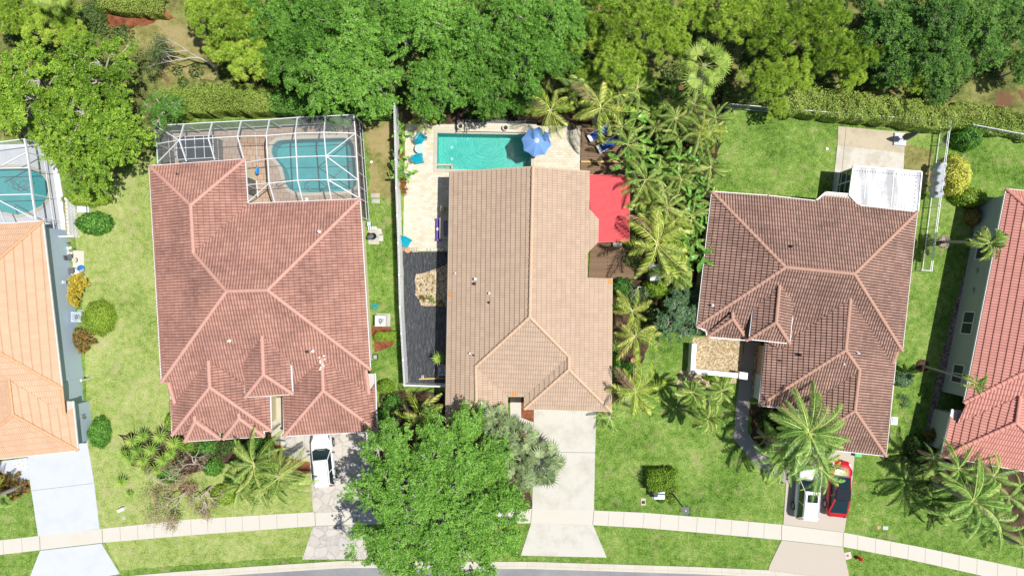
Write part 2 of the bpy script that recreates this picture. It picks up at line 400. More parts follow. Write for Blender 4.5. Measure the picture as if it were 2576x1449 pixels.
glass_mat('table_glass', (0.45, 0.66, 0.60), 0.08)
def paint_mat(name, col):
    m, nt, b = base_mat(name, 0.3, 0.5); b.inputs['Base Color'].default_value = (*col, 1)
    b.inputs['Coat Weight'].default_value = 0.8; b.inputs['Coat Roughness'].default_value = 0.05
    n = noise(nt, wpos(nt), 60, 2); bump(nt, b, n.outputs[0], 0.01)
paint_mat('white_car_paint', (0.78, 0.79, 0.80)); paint_mat('red_car_paint', (0.50, 0.006, 0.012))
def water_mat(name, tint, ripple, centre=None, sc=3.0):
    m = bpy.data.materials.new(name); m.use_nodes = True; nt = m.node_tree; nt.nodes.remove(nt.nodes['Principled BSDF']); MATS[name] = m
    p = wpos(nt); tr = nt.nodes.new('ShaderNodeBsdfTransparent')
    g = nt.nodes.new('ShaderNodeBsdfGlossy'); g.inputs['Roughness'].default_value = 0.04
    h = noise(nt, p, sc, 3, 0.6); h.inputs['Distortion'].default_value = 1.2; hh = h.outputs[0]
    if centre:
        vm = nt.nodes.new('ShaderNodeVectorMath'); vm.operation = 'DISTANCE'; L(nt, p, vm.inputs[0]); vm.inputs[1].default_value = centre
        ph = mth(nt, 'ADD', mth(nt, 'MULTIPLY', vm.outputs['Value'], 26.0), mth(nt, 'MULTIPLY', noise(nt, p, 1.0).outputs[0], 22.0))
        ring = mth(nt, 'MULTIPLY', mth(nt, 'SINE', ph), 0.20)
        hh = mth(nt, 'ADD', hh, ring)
    # light focused by ripples, painted into the water tint as bright and dull bands
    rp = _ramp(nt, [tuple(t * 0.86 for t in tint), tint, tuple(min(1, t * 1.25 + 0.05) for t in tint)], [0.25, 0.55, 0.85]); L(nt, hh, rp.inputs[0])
    L(nt, rp.outputs[0], tr.inputs[0])
    bn = nt.nodes.new('ShaderNodeBump'); bn.inputs['Strength'].default_value = ripple; bn.inputs['Distance'].default_value = 0.05; L(nt, hh, bn.inputs['Height']); L(nt, bn.outputs[0], g.inputs['Normal'])
    fr = nt.nodes.new('ShaderNodeFresnel'); fr.inputs[0].default_value = 1.33; L(nt, bn.outputs[0], fr.inputs['Normal'])
    mx = nt.nodes.new('ShaderNodeMixShader'); L(nt, mth(nt, 'MULTIPLY', fr.outputs[0], 1.6), mx.inputs[0]); L(nt, tr.outputs[0], mx.inputs[1]); L(nt, g.outputs[0], mx.inputs[2])
    L(nt, mx.outputs[0], nt.nodes['Material Output'].inputs[0])
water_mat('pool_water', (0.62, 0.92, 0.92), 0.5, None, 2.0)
def screen_mat(name, col, a):
    m = bpy.data.materials.new(name); m.use_nodes = True; nt = m.node_tree; nt.nodes.remove(nt.nodes['Principled BSDF']); MATS[name] = m
    d = nt.nodes.new('ShaderNodeBsdfDiffuse'); d.inputs[0].default_value = (*col, 1); t = nt.nodes.new('ShaderNodeBsdfTransparent')
    mx = nt.nodes.new('ShaderNodeMixShader'); mx.inputs[0].default_value = a
    n = noise(nt, wpos(nt), 0.7, 3); L(nt, mth(nt, 'MULTIPLY_ADD', n.outputs[0], 0.12, a - 0.06), mx.inputs[0])
    L(nt, t.outputs[0], mx.inputs[1]); L(nt, d.outputs[0], mx.inputs[2]); L(nt, mx.outputs[0], nt.nodes['Material Output'].inputs[0])
screen_mat('insect_screen', (0.38, 0.42, 0.44), 0.20); screen_mat('dark_screen', (0.07, 0.08, 0.085), 0.55); screen_mat('cage_net', (0.012, 0.018, 0.03), 0.94)
def cloth_mat(name, c1, c2, k=8):
    m, nt, b = base_mat(name, 0.8, 0.2); n = noise(nt, wpos(nt), k, 3)
    L(nt, mixc(nt, n.outputs[0], c1, c2), b.inputs['Base Color'])
cloth_mat('blue_canvas', (0.14, 0.30, 0.66), (0.19, 0.36, 0.72)); cloth_mat('pale_canvas', (0.55, 0.64, 0.78), (0.6, 0.68, 0.8)); cloth_mat('blue_cushion', (0.01, 0.05, 0.34), (0.015, 0.07, 0.42)); cloth_mat('red_canvas', (0.56, 0.075, 0.085), (0.62, 0.10, 0.11), 2)
def metal_roof_mat():
    m, nt, b = base_mat('weathered_white_roof', 0.5, 0.4); p = wpos(nt)
    mp = nt.nodes.new('ShaderNodeMapping'); mp.inputs['Scale'].default_value = (1.0, 0.18, 1); mp.inputs['Rotation'].default_value = (0, 0, 0.12); L(nt, p, mp.inputs[0])
    a = noise(nt, mp.outputs[0], 1.1, 3); f = noise(nt, p, 7, 6, 0.8)
    v = mth(nt, 'ADD', a.outputs[0], mth(nt, 'MULTIPLY', f.outputs[0], 0.45)); r = _ramp(nt, [(0, 0, 0), (1, 1, 1)], [0.66, 0.86]); L(nt, v, r.inputs[0])
    L(nt, mixc(nt, mth(nt, 'MULTIPLY', r.outputs[0], 0.85), (0.68, 0.68, 0.69), (0.25, 0.26, 0.28)), b.inputs['Base Color'])
metal_roof_mat()

# ------------------------------------------------------------------ the ground: one sheet, with openings for the pools
POOL1 = [(683, 374), (686, 364), (697, 355), (712, 352.5), (760, 350), (866, 347), (882, 353), (891, 367), (898, 452), (896, 467), (884, 477), (862, 482), (768, 486), (745, 484.5), (729, 477), (718, 463), (715, 445), (709, 422), (699, 408), (687, 396), (682.5, 383)]
POOL2 = [(1099.5, 335), (1336, 339.5), (1336, 432), (1098.5, 425.5)]
def arc(cx, cy, rx, ry, a0, a1, n): return [(cx + rx * math.cos(math.radians(a0 + (a1 - a0) * i / n)), cy + ry * math.sin(math.radians(a0 + (a1 - a0) * i / n))) for i in range(n + 1)]
POOL0 = [(-60, 420)] + arc(60, 480, 64, 60, -90, 90, 12) + [(20, 545), (-60, 540)]
POOL0 = [(-60, 424), (30, 422), (70, 424), (95, 432), (112, 446), (121, 462), (123, 480), (119, 500), (105, 518), (75, 533), (45, 541), (15, 535), (-60, 532)]
big = [(-2600, -2200), (5200, -2200), (5200, 3600), (-2600, 3600)]
struct('lawn', big, 0.0, 'green_grass', [POOL0, POOL1, POOL2])
def patch(name, pts, mat, z, wob=0.0, seed=0, holes=()):
    if wob:
        rnd = random.Random(seed); out = []
        for i in range(len(pts)):
            a = Vector(pts[i]); b = Vector(pts[(i + 1) % len(pts)]); n = max(1, int((b - a).length / 14))
            for k in range(n):
                p = a.lerp(b, k / n); out.append((p.x + rnd.uniform(-wob, wob), p.y + rnd.uniform(-wob, wob)))
        pts = out
    return struct(name, pts, z, mat, holes)
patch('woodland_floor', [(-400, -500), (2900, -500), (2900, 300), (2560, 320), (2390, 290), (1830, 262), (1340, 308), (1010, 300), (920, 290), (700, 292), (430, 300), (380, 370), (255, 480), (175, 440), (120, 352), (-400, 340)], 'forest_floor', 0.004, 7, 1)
patch('side_lawn', [(235, 505), (385, 370), (392, 420), (430, 1100), (430, 1330), (250, 1336), (222, 1130), (205, 700), (170, 500)], 'pale_grass', 0.008, 2, 2)
patch('front_lawn', [(245, 1120), (780, 1110), (790, 1288), (258, 1336)], 'pale_grass', 0.012, 0)
patch('verge_grass', [(262, 1360), (790, 1318), (765, 1400), (300, 1432)], 'pale_grass', 0.008, 2, 4)
patch('dry_yard', [(898, 285), (992, 300), (1000, 480), (985, 500), (935, 500), (918, 310)], 'straw_ground', 0.012, 5, 5)
patch('yard_edge_soil', [(2275, 360), (2345, 375), (2338, 470), (2300, 500), (2270, 440)], 'straw_ground', 0.012, 6, 6)
patch('bare_clearing', [(255, 25), (420, 40), (480, 60), (560, 150), (540, 200), (430, 195), (330, 120), (270, 85)], 'straw_ground', 0.012, 8, 7)
patch('pine_straw', [(250, 10), (420, 25), (440, 45), (330, 70), (262, 62)], 'red_mulch', 0.016, 6, 8)
# ---- road, kerb, pavement, drives
KN = [(-200, 1499), (300, 1449), (450, 1436), (640, 1423), (860, 1409), (975, 1408), (1100, 1411), (1330, 1411), (1560, 1418), (1750, 1424), (1930, 1432), (2080, 1452), (2300, 1500), (2700, 1600)]
def off(pts, d): return [(x, y + d) for x, y in pts]
kerb_top = KN; kerb_bot = off(KN, 18)
struct('road', off(KN, 14) + [(2700, 2100), (-400, 2100)], 0.004, 'asphalt')
m = MB(); m.slab([W(x, y) for x, y in kerb_top + list(reversed(kerb_bot))], -0.05, 0.10); m.build('kerb', 'kerb_concrete', kind='structure')
PT = [(-60, 1366), (0, 1358), (255, 1329), (480, 1305), (790, 1287), (900, 1283), (1340, 1279), (1495, 1283), (1620, 1288.5), (1800, 1303), (1970, 1319), (2125, 1339), (2300, 1372), (2450, 1403), (2576, 1430), (2700, 1460)]
PB = [(-60, 1402), (0, 1394.5), (258, 1364), (480, 1345), (790, 1322), (900, 1318), (1336, 1315), (1497, 1320), (1620, 1327), (1800, 1342), (1966, 1357), (2120, 1374), (2290, 1407), (2440, 1440), (2560, 1468), (2700, 1500)]
struct('pavement', PT + list(reversed(PB)), 0.045, 'walk_concrete', z0=-0.02)
def lerp_line(P, x):
    for i in range(len(P) - 1):
        if P[i][0] <= x <= P[i + 1][0]:
            t = (x - P[i][0]) / (P[i + 1][0] - P[i][0]); return P[i][1] + t * (P[i + 1][1] - P[i][1])
    return P[-1][1]
m = MB()
xs = [6, 53, 300, 344, 385, 431, 478, 520, 565, 607, 650, 694, 746, 1533, 1571, 1621, 1664, 1709, 1755, 1802, 1842, 1884, 1925, 2160, 2205, 2243, 2287, 2330, 2372, 2415, 2460, 2512, 2560]
for x in xs + [98, 255, 790, 900, 1339, 1495, 1969, 2124]:
    s_ = -8 if x < 800 else (9 if x > 1900 else 3); a = W(x - s_ * 0.3, lerp_line(PT, x) + 1); b = W(x + (4 if x < 800 else -4), lerp_line(PB, x) - 1)
    wd = 0.05 if x in (98, 255, 790, 900, 1339, 1495, 1969, 2124) else 0.022
    m.beam(a + Vector((0, 0, .047)), b + Vector((0, 0, .047)), wd, 0.006)
m.build('pavement_joints', 'joint', kind='structure')
m = MB()
for i in range(46):
    x = 330 + i * 45 + (7 if i % 3 else 0)
    if x > 2300: break
    y = lerp_line(KN, x); m.beam(W(x, y + 1, .102), W(x + .5, y + 17, .102), 0.02, 0.006)
for i in range(len(KN) - 1):
    m.beam(W(KN[i][0], KN[i][1] + 12.5, .102), W(KN[i + 1][0], KN[i + 1][1] + 12.5, .102), 0.02, 0.006)
m.build('kerb_joints', 'faint_joint', kind='structure')
# drives
struct('painted_driveway', [(72, 1145), (76, 1133), (196, 1108), (221, 1116), (237, 1210), (251, 1329), (97, 1348), (80, 1235), (70, 1170)], 0.05, 'painted_drive', z0=-0.02)
struct('painted_driveway', [(102, 1384), (256, 1366), (302, 1442), (60, 1490)], 0.05, 'painted_drive', z0=-0.02)
struct('painted_path', [(0, 1160), (70, 1150), (75, 1205), (36, 1213), (6, 1189), (0, 1180)], 0.046, 'painted_drive', z0=-0.02)
struct('white_rock_bed', [(30, 1160), (68, 1152), (71, 1181), (46, 1185), (36, 1168)], 0.056, 'white_rock')
struct('painted_side_path', [(192, 1030), (215, 1025), (221, 1118), (196, 1126)], 0.042, 'painted_drive')
struct('flagstone_driveway', [(700, 1088), (944, 1080), (935, 1284), (788, 1290), (780, 1160), (716, 1150)], 0.05, 'flagstone', z0=-0.02)
struct('flagstone_driveway', [(788, 1323), (912, 1318), (965, 1405), (761, 1406)], 0.05, 'flagstone', z0=-0.02)
struct('front_path', [(684, 1000), (712, 1000), (714, 1095), (700, 1118), (683, 1110)], 0.052, 'coping')
struct('flagstone_slab', [(716, 1125), (740, 1118), (757, 1140), (742, 1150)], 0.075, 'grey_paver')
struct('white_driveway', [(1343, 1030), (1500, 1031), (1497, 1134.5), (1494, 1283), (1339, 1279)], 0.05, 'white_drive', z0=-0.02)
struct('white_driveway', [(1336, 1315), (1492, 1320), (1526, 1401), (1310, 1396)], 0.05, 'white_drive', z0=-0.02)
struct('entry_path', [(1282, 970), (1311, 970), (1311, 1050), (1343, 1062), (1343, 1088), (1312, 1090), (1284, 1052)], 0.05, 'walk_concrete', z0=-0.02)
struct('entry_bed', [(1311, 985), (1342, 985), (1342, 1062), (1321, 1058), (1311, 1048)], 0.03, 'red_mulch')
struct('entry_bed', [(1296, 1092), (1343, 1088), (1341, 1120), (1330, 1125)], 0.03, 'red_mulch')
struct('tan_driveway', [(1985, 1100), (2148, 1120), (2150, 1140), (2141, 1230), (2123, 1338), (1970, 1318)], 0.05, 'tan_drive', z0=-0.02)
struct('tan_driveway', [(1966, 1358), (2120, 1375), (2146, 1500), (1920, 1480), (1936, 1420)], 0.05, 'tan_drive', z0=-0.02)
struct('entry_walk', [(1876, 850), (1900, 850), (1884, 1030), (1880, 1085), (1896, 1110), (1935, 1150), (1985, 1190), (1975, 1215), (1900, 1168), (1846, 1105), (1850, 1030)], 0.05, 'grey_walk', z0=-0.02)
m = MB()
m.beam(W(80, 1234, .053), W(234, 1215, .053), .03, .006); m.beam(W(786, 1193, .053), W(930, 1192, .053), .03, .006)
m.beam(W(1343, 1136, .053), W(1497, 1138.5, .053), .04, .006)
for y in (882, 928, 975, 1022, 1070): m.beam(W(1852 + (1070 - y) * .09, y, .053), W(1884 + (1070 - y) * .09, y, .053), .02, .006)
m.beam(W(38, 1213, .05), W(43, 1185, .05), .02, .006)
m.build('driveway_joints', 'joint', kind='structure')
# mulch, gravel, patios
patch('mulch_bed', [(680, 1118), (720, 1120), (790, 1175), (770, 1190), (700, 1175), (640, 1150)], 'red_mulch', 0.024, 3, 11)
patch('mulch_bed', [(935, 822), (985, 822), (993, 868), (945, 885)], 'red_mulch', 0.024, 3, 12)
patch('mulch_bed', [(0, 1150), (70, 1205), (78, 1240), (20, 1228), (-20, 1250), (-40, 1150)], 'red_mulch', 0.024, 3, 13)
patch('mulch_bed', [(300, 1090), (690, 1090), (680, 1130), (520, 1180), (430, 1210), (330, 1170)], 'dark_mulch', 0.024, 5, 14)
patch('mulch_bed', [(1885, 1020), (2010, 1020), (2100, 1130), (1995, 1200), (1890, 1100)], 'dark_mulch', 0.024, 4, 15)
patch('mulch_bed', [(2300, 1090), (2380, 1130), (2576, 1180), (2620, 1360), (2520, 1340), (2400, 1200), (2290, 1160)], 'dark_mulch', 0.024, 6, 16)
patch('jungle_floor', [(1535, 220), (1830, 235), (1790, 480), (1760, 830), (1640, 840), (1620, 700), (1540, 690)], 'dark_mulch', 0.02, 5, 17)
patch('jungle_floor', [(1010, 268), (1440, 285), (1560, 310), (1560, 322), (1010, 312)], 'dark_mulch', 0.022, 4, 18)
patch('jungle_floor', [(955, 985), (1125, 985), (1125, 1075), (1340, 1080), (1335, 1280), (960, 1260)], 'dark_mulch', 0.020, 4, 19)
patch('side_garden_bed', [(1538, 700), (1650, 700), (1635, 860), (1600, 960), (1538, 1030)], 'dark_mulch', 0.024, 4, 20)
struct('gravel_court', [(1742, 848), (1869, 850), (1867, 935), (1738, 930)], 0.028, 'pea_gravel')
struct('gravel_strip', [(1900, 850), (1915, 850), (1905, 1000), (1888, 1000)], 0.028, 'pea_gravel')
patch('gravel_bed', [(1712, 930), (1860, 940), (1855, 965), (1790, 970), (1715, 985), (1700, 965)], 'pea_gravel', 0.028, 2, 21)
struct('gravel_strip', [(2455, 505), (2475, 520), (2445, 680), (2405, 820), (2372, 965), (2340, 1090), (2326, 1090), (2352, 965), (2392, 800), (2430, 670)], 0.028, 'grey_gravel')
patch('gravel_bed', [(1045, 690), (1085, 682), (1128, 664), (1128, 770), (1060, 768), (1046, 740)], 'pea_gravel', 0.075, 2, 22)
# tarps over the side bed of the middle house
def tarp(pts, z, seed):
    rnd = random.Random(seed); P = [W(x, y) for x, y in pts]; n, mm = 26, 60
    vs = []; fs = []
    for j in range(mm + 1):
        for i in range(n + 1):
            a = P[0].lerp(P[1], i / n); b = P[3].lerp(P[2], i / n); p = a.lerp(b, j / mm)
            h = 0 if i in (0, n) or j in (0, mm) else 0.06 * math.sin(i * 1.9 + math.sin(j * .23 + seed) * 2.2) * math.sin(j * .31 + i * .17) + rnd.uniform(0, .02)
            vs.append((p.x, p.y, z + max(0, h)))
    for j in range(mm):
        for i in range(n): k = j * (n + 1) + i; fs.append((k + n + 1, k + n + 2, k + 1, k))
    mb = MB(); mb.add(vs, fs); return mb
t_ = tarp([(1014, 634), (1128, 634), (1128, 672), (1014, 668)], .045, 3); t_.build('ground_sheet', 'black_tarp', smooth=True, label='upper short black plastic sheet pegged below the cream stone patio', cat='ground sheet', group='black plastic sheets on the side bed')
t_ = tarp([(1016, 668), (1128, 670), (1128, 768), (1017, 758)], .032, 5); t_.build('ground_sheet', 'black_tarp', smooth=True, label='middle black plastic sheet partly covered by tan gravel', cat='ground sheet', group='black plastic sheets on the side bed')
t_ = tarp([(1017, 755), (1128, 776), (1125, 966), (1024, 966)], .036, 9); t_.build('ground_sheet', 'black_tarp', smooth=True, label='long wrinkled black plastic sheet with a spiky plant near its lower end', cat='ground sheet', group='black plastic sheets on the side bed')
# ------------------------------------------------------------------ houses
def tiled(name, faces, mat, parent, pitch=0.17, course=0.34, amp=0.045, step=0.045, ns=5, lift=0.0):
    """real tile relief over each roof slope; faces are lists of (x, y, z) survey readings"""
    AV, AF, AU = [], [], []; base = 0
    for fc in faces:
        P = [W(*p) for p in fc]; n = geometry.normal(P)
        if n.z < 0: n = -n
        up = Vector((-n.x, -n.y)).normalized(); ux = Vector((up.y, -up.x))
        v0 = min(p.x * up.x + p.y * up.y for p in P)
        tris = geometry.tessellate_polygon([[Vector((p.x, p.y, 0)) for p in P]])
        for t in tris:
            T = [P[i] for i in t]; a2 = [Vector((p.x * ux.x + p.y * ux.y, p.x * up.x + p.y * up.y - v0)) for p in T]
            ar = (a2[1] - a2[0]).cross(a2[2] - a2[0])
            if abs(ar) < 0.01: continue
            if ar < 0: T = [T[0], T[2], T[1]]; a2 = [a2[0], a2[2], a2[1]]
            u0, u1 = min(p.x for p in a2), max(p.x for p in a2); w0, w1 = min(p.y for p in a2), max(p.y for p in a2)
            us = np.arange(math.floor(u0 / pitch) * ns, math.ceil(u1 / pitch) * ns + 1) * (pitch / ns)
            ks = np.arange(math.floor(w0 / course) - 0, math.ceil(w1 / course) + 1)
            vs = np.sort(np.concatenate([ks * course - .004, ks * course + .004]))
            U, V = np.meshgrid(us, vs); nu, nv = len(us), len(vs)
            co = np.stack([U.ravel(), V.ravel(), np.zeros(U.size)], 1)
            idx = np.arange((nv - 1) * nu).reshape(nv - 1, nu)[:, :-1].ravel()
            me = npmesh('t', co, np.stack([idx, idx + 1, idx + 1 + nu, idx + nu], 1))
            bm = bmesh.new(); bm.from_mesh(me); bpy.data.meshes.remove(me)
            for i in range(3):
                a, b = a2[i], a2[(i + 1) % 3]; d = b - a; nn = Vector((d.y, -d.x, 0))
                bmesh.ops.bisect_plane(bm, geom=bm.verts[:] + bm.edges[:] + bm.faces[:], plane_co=(a.x, a.y, 0), plane_no=nn, clear_outer=True, dist=1e-5)
            bmesh.ops.triangulate(bm, faces=[f for f in bm.faces if len(f.verts) > 4])
            c2 = np.array([(v.co.x, v.co.y) for v in bm.verts]) if bm.verts else np.zeros((0, 2))
            if not len(c2): bm.free(); continue
            M = np.array([[p.x, p.y, 1] for p in a2]); coef = np.linalg.solve(M, np.array([p.z for p in T]))
            fr = np.mod(c2[:, 1] / course, 1.0)
            z = c2 @ coef[:2] + coef[2] + step * (1 - fr) + amp * np.abs(np.sin(np.pi * c2[:, 0] / pitch)) + lift
            vv = c2[:, 1] + v0
            X = c2[:, 0] * ux.x + vv * up.x; Y = c2[:, 0] * ux.y + vv * up.y
            AV.append(np.stack([X, Y, z], 1)); AU.append(np.stack([c2[:, 0] / (2 * pitch), c2[:, 1] / course], 1))
            bm.verts.index_update()
            AF += [tuple(base + v.index for v in f.verts) for f in bm.faces]; base += len(c2); bm.free()
    V = np.concatenate(AV); UV = np.concatenate(AU); o = parent['_o']; V = V - np.array([o[0], o[1], o[2]])
    me = bpy.data.meshes.new(name); me.from_pydata(V.tolist(), [], AF)
    uvl = me.uv_layers.new(name='UVMap'); li = np.zeros(len(me.loops), np.int32); me.loops.foreach_get('vertex_index', li)
    # one uv cell per face corner, nudged towards the face centre so tile borders stay sharp
    ls = np.zeros(len(me.polygons), np.int32); me.polygons.foreach_get('loop_start', ls); lt = np.zeros(len(me.polygons), np.int32); me.polygons.foreach_get('loop_total', lt)
    lu = UV[li]; cen = np.add.reduceat(lu, ls, axis=0) / lt[:, None]; lu = lu + (np.repeat(cen, lt, axis=0) - lu) * 0.04
    uvl.data.foreach_set('uv', lu.astype(np.float32).ravel()); me.update()
    return link(name, me, mat, parent)
def caps(lines, mat, parent, r=0.13, seg=0.42):
    for ln in lines:
        m = MB(); P = [W(*p) for p in ln]
        for a, b in zip(P[:-1], P[1:]):
            n = max(1, round((b - a).length / seg)); d = (b - a).normalized(); s_ = d.cross(Vector((0, 0, 1))).normalized(); u = s_.cross(d)
            for k in range(n):
                p = a.lerp(b, k / n) - d * .03; q = a.lerp(b, (k + 1) / n) + d * .02
                vs = []; c = 6
                for pt, rr, lz in ((p, r * 0.88, 0.02), (q, r * 1.08, 0.055)):
                    for i in range(c + 1):
                        an = math.pi * i / c; vs.append(pt + s_ * (rr * math.cos(an)) + u * (rr * math.sin(an) * 0.8 + lz))
                m.add(vs, [(i, i + 1, i + c + 2, i + c + 1) for i in range(c)] + [tuple(range(c, -1, -1)), tuple(range(c + 1, 2 * c + 2))])
        m.build('ridge_cap', mat, parent)
def inset(P, d):
    n = len(P); ar = sum(P[i].x * P[(i + 1) % n].y - P[(i + 1) % n].x * P[i].y for i in range(n)); s_ = 1 if ar > 0 else -1; out = []
    for i in range(n):
        a, b, c = P[i - 1], P[i], P[(i + 1) % n]
        e1 = (b - a).normalized(); e2 = (c - b).normalized(); n1 = Vector((-e1.y, e1.x)) * s_; n2 = Vector((-e2.y, e2.x)) * s_
        k = 1 + n1.dot(n2); out.append(b + (n1 + n2) * (d / max(k, .35)))
    return out
def walls(h, outlines, mat, overhang=0.45, trim='white_metal', soff='soffit', gut=0.11):
    for pts, z, edges in outlines:
        P = [W(x, y, z) for x, y in pts]; P2 = [Vector((p.x, p.y)) for p in P]
        m = MB(); m.slab(inset(P2, overhang), 0, z - 0.16); m.build('wall', mat, h)
        m = MB(); m.slab(P2, z - 0.15, z - 0.10); m.build('soffit', soff, h)
        m = MB(); n = len(P)
        for i in range(n):
            if edges is not None and i not in edges: continue
            a, b = P[i].copy(), P[(i + 1) % n].copy(); a.z = b.z = z - 0.02
            d = (b - a).normalized(); a -= d * gut * .4; b += d * gut * .4
            m.beam(a, b, gut, 0.13)
        m.build('gutter', trim, h)
def vents(h, pts, roofz, mats=('white_metal', 'black_metal')):
    for i, (x, y, z) in enumerate(pts):
        c = W(x, y, z); m = MB()
        m.lathe(c - Vector((0, 0, .05)), [(.12, 0), (.12, .03), (.05, .06), (.05, .28), (.07, .28), (.07, .34), (.0, .36)], 10)
        m.build('vent_pipe', mats[i % 2], h)
def window(h, a, b, z0, z1, out, n=2, rows=1, frame='white_paint', name='window', fw=.06):
    """a and b: ground ends of the window on the wall line; out: unit vector away from the wall"""
    a = Vector((a.x, a.y, 0)); b = Vector((b.x, b.y, 0)); o = Vector(out); d = (b - a).normalized(); wd = (b - a).length
    m = MB(); zc = (z0 + z1) / 2
    up = Vector((0, 0, 1))
    for z in (z0, z1): m.beam(a + up * z + o * .04, b + up * z + o * .04, .10, fw)
    for k in range(n + 1):
        p = a + d * (wd * k / n); m.beam(p + up * z0 + o * .04, p + up * z1 + o * .04, fw, .09, up=o)
    for k in range(1, rows): m.beam(a + up * (z0 + (z1 - z0) * k / rows) + o * .05, b + up * (z0 + (z1 - z0) * k / rows) + o * .05, .07, .04)
    f = m.build(name, frame, h)
    f['_o'] = h['_o']
    for k in range(n):
        p = a + d * (wd * k / n + fw / 2); q = a + d * (wd * (k + 1) / n - fw / 2); g = MB()
        g.plate([p + up * z0 + o * .03, q + up * z0 + o * .03, q + up * z1 + o * .03, p + up * z1 + o * .03], .01)
        gp = g.build('pane', 'window_glass', h); gp.parent = f
    return f
def garage_door(h, a, b, out, hgt=2.15):
    o = Vector(out); m = MB(); up = Vector((0, 0, 1)); a = Vector((a.x, a.y, 0)); b = Vector((b.x, b.y, 0)); d = (b - a).normalized(); L_ = (b - a).length
    for r_ in range(4):
        for c_ in range(4):
            p = a + d * (L_ * (c_ + .04) / 4) + up * (hgt * (r_ + .08) / 4); q = a + d * (L_ * (c_ + .96) / 4) + up * (hgt * (r_ + .08) / 4); t = up * (hgt * .86 / 4)
            m.plate([p + o * .05, q + o * .05, q + t + o * .05, p + t + o * .05], .05)
    m.plate([a + o * .02, b + o * .02, b + up * hgt + o * .02, a + up * hgt + o * .02], .03)
    m.build('garage_door', 'white_paint', h)

# ---- rose tiled house with the screened pool
H1 = thing('house', 'long hipped house with stained rose-pink barrel tiles and a white pool cage behind', 'house', W(660, 760))
e, lo = 3.3, 2.6
tiled('roof', [
    [(376, 418, e), (617, 401, e), (480, 517, 4.8)],
    [(617, 401, e), (624, 513, e), (487, 637, 4.8), (480, 517, 4.8)],
    [(624, 513, e), (906, 501, e), (673, 730, 6.15), (570, 733, 6.15), (487, 637, 4.8)],
    [(407, 961, e), (376, 418, e), (480, 517, 4.8), (487, 637, 4.8), (570, 733, 6.15)],
    [(906, 501, e), (932, 929, e), (673, 730, 6.15)],
    [(407, 961, e), (570, 733, 6.15), (673, 730, 6.15), (932, 929, e), (920.3, 929.7, e - .02), (927.8, 988.6, 2.62), (810, 901, 4.15), (713, 996, 2.9), (680, 996, 2.85), (615, 966, 3.2), (524.4, 907, 4.05), (439.8, 1013, 2.65), (423, 961.5, e - .02)],
    # left wing
    [(524.4, 907, 4.15), (528, 973.5, 4.25), (433.7, 1094, lo), (427.7, 1001, lo), (439.8, 1013, 2.72)],
    [(524.4, 907, 4.15), (615, 966, 3.3), (680, 994.7, lo), (683, 1083, lo), (528, 973.5, 4.25)],
    [(528, 973.5, 4.25), (683, 1083, lo), (433.7, 1094, lo)],
    # garage wing
    [(810, 901, 4.15), (813, 982.6, 4.2), (714.8, 1096, lo), (711.7, 994, lo)],
    [(810, 901, 4.15), (927.8, 988.6, 2.65), (944.4, 963, lo), (949, 1083.8, lo), (813, 982.6, 4.2)],
    [(813, 982.6, 4.2), (949, 1083.8, lo), (714.8, 1096, lo)],
    # entry tower
    [(659, 845, 4.9), (663, 942, 4.9), (618, 998.3, 4.0), (612, 899.5, 4.0)],
    [(659, 845, 4.9), (729, 895, 4.0), (736.8, 990.8, 4.0), (663, 942, 4.9)],
    [(663, 942, 4.9), (736.8, 990.8, 4.0), (618, 998.3, 4.0)],
    # two little hipped bays
    [(489, 1045, 3.3), (491, 1059.7, 3.3), (466, 1110, 2.55), (462, 1087, 2.72)],
    [(489, 1045, 3.3), (552.5, 1094, 2.72), (554, 1104, 2.55), (491, 1059.7, 3.3)],
    [(491, 1059.7, 3.3), (554, 1104, 2.55), (466, 1110, 2.55)],
    [(600, 1038, 3.35), (602, 1052, 3.35), (563, 1103.5, 2.55), (561, 1094, 2.7)],
    [(600, 1038, 3.35), (663.4, 1086, 2.65), (664.5, 1097.4, 2.55), (602, 1052, 3.35)],
    [(602, 1052, 3.35), (664.5, 1097.4, 2.55), (563, 1103.5, 2.55)],
], 'tile_rose', H1, 0.225, 0.38, 0.065, 0.035)
caps([[(376, 418, e), (480, 517, 4.85)], [(617, 401, e), (480, 517, 4.85)], [(480, 517, 4.85), (487, 637, 4.85)], [(487, 637, 4.85), (570, 733, 6.2)], [(570, 733, 6.2), (673, 730, 6.2)], [(673, 730, 6.2), (906, 501, e)],
      [(673, 730, 6.2), (932, 929, e)], [(570, 733, 6.2), (407, 961, e)], [(423, 961.5, e), (439.8, 1013, 2.72)], [(920.3, 929.7, e), (927.8, 988.6, 2.72)],
      [(524.4, 907, 4.2), (528, 973.5, 4.3)], [(528, 973.5, 4.3), (433.7, 1094, lo)], [(528, 973.5, 4.3), (683, 1083, lo)],
      [(810, 901, 4.2), (813, 982.6, 4.25)], [(813, 982.6, 4.25), (949, 1083.8, lo)], [(813, 982.6, 4.25), (714.8, 1096, lo)],
      [(659, 845, 4.95), (663, 942, 4.95)], [(663, 942, 4.95), (618, 998.3, 4.0)], [(663, 942, 4.95), (736.8, 990.8, 4.0)],
      [(489, 1046.7, 3.35), (491, 1059.7, 3.35)], [(491, 1059.7, 3.35), (466, 1110, 2.55)], [(491, 1059.7, 3.35), (554, 1104, 2.55)],
      [(600, 1040, 3.4), (602, 1052, 3.4)], [(602, 1052, 3.4), (563, 1103.5, 2.55)], [(602, 1052, 3.4), (664.5, 1097.4, 2.55)]], 'cap_rose', H1, 0.15)
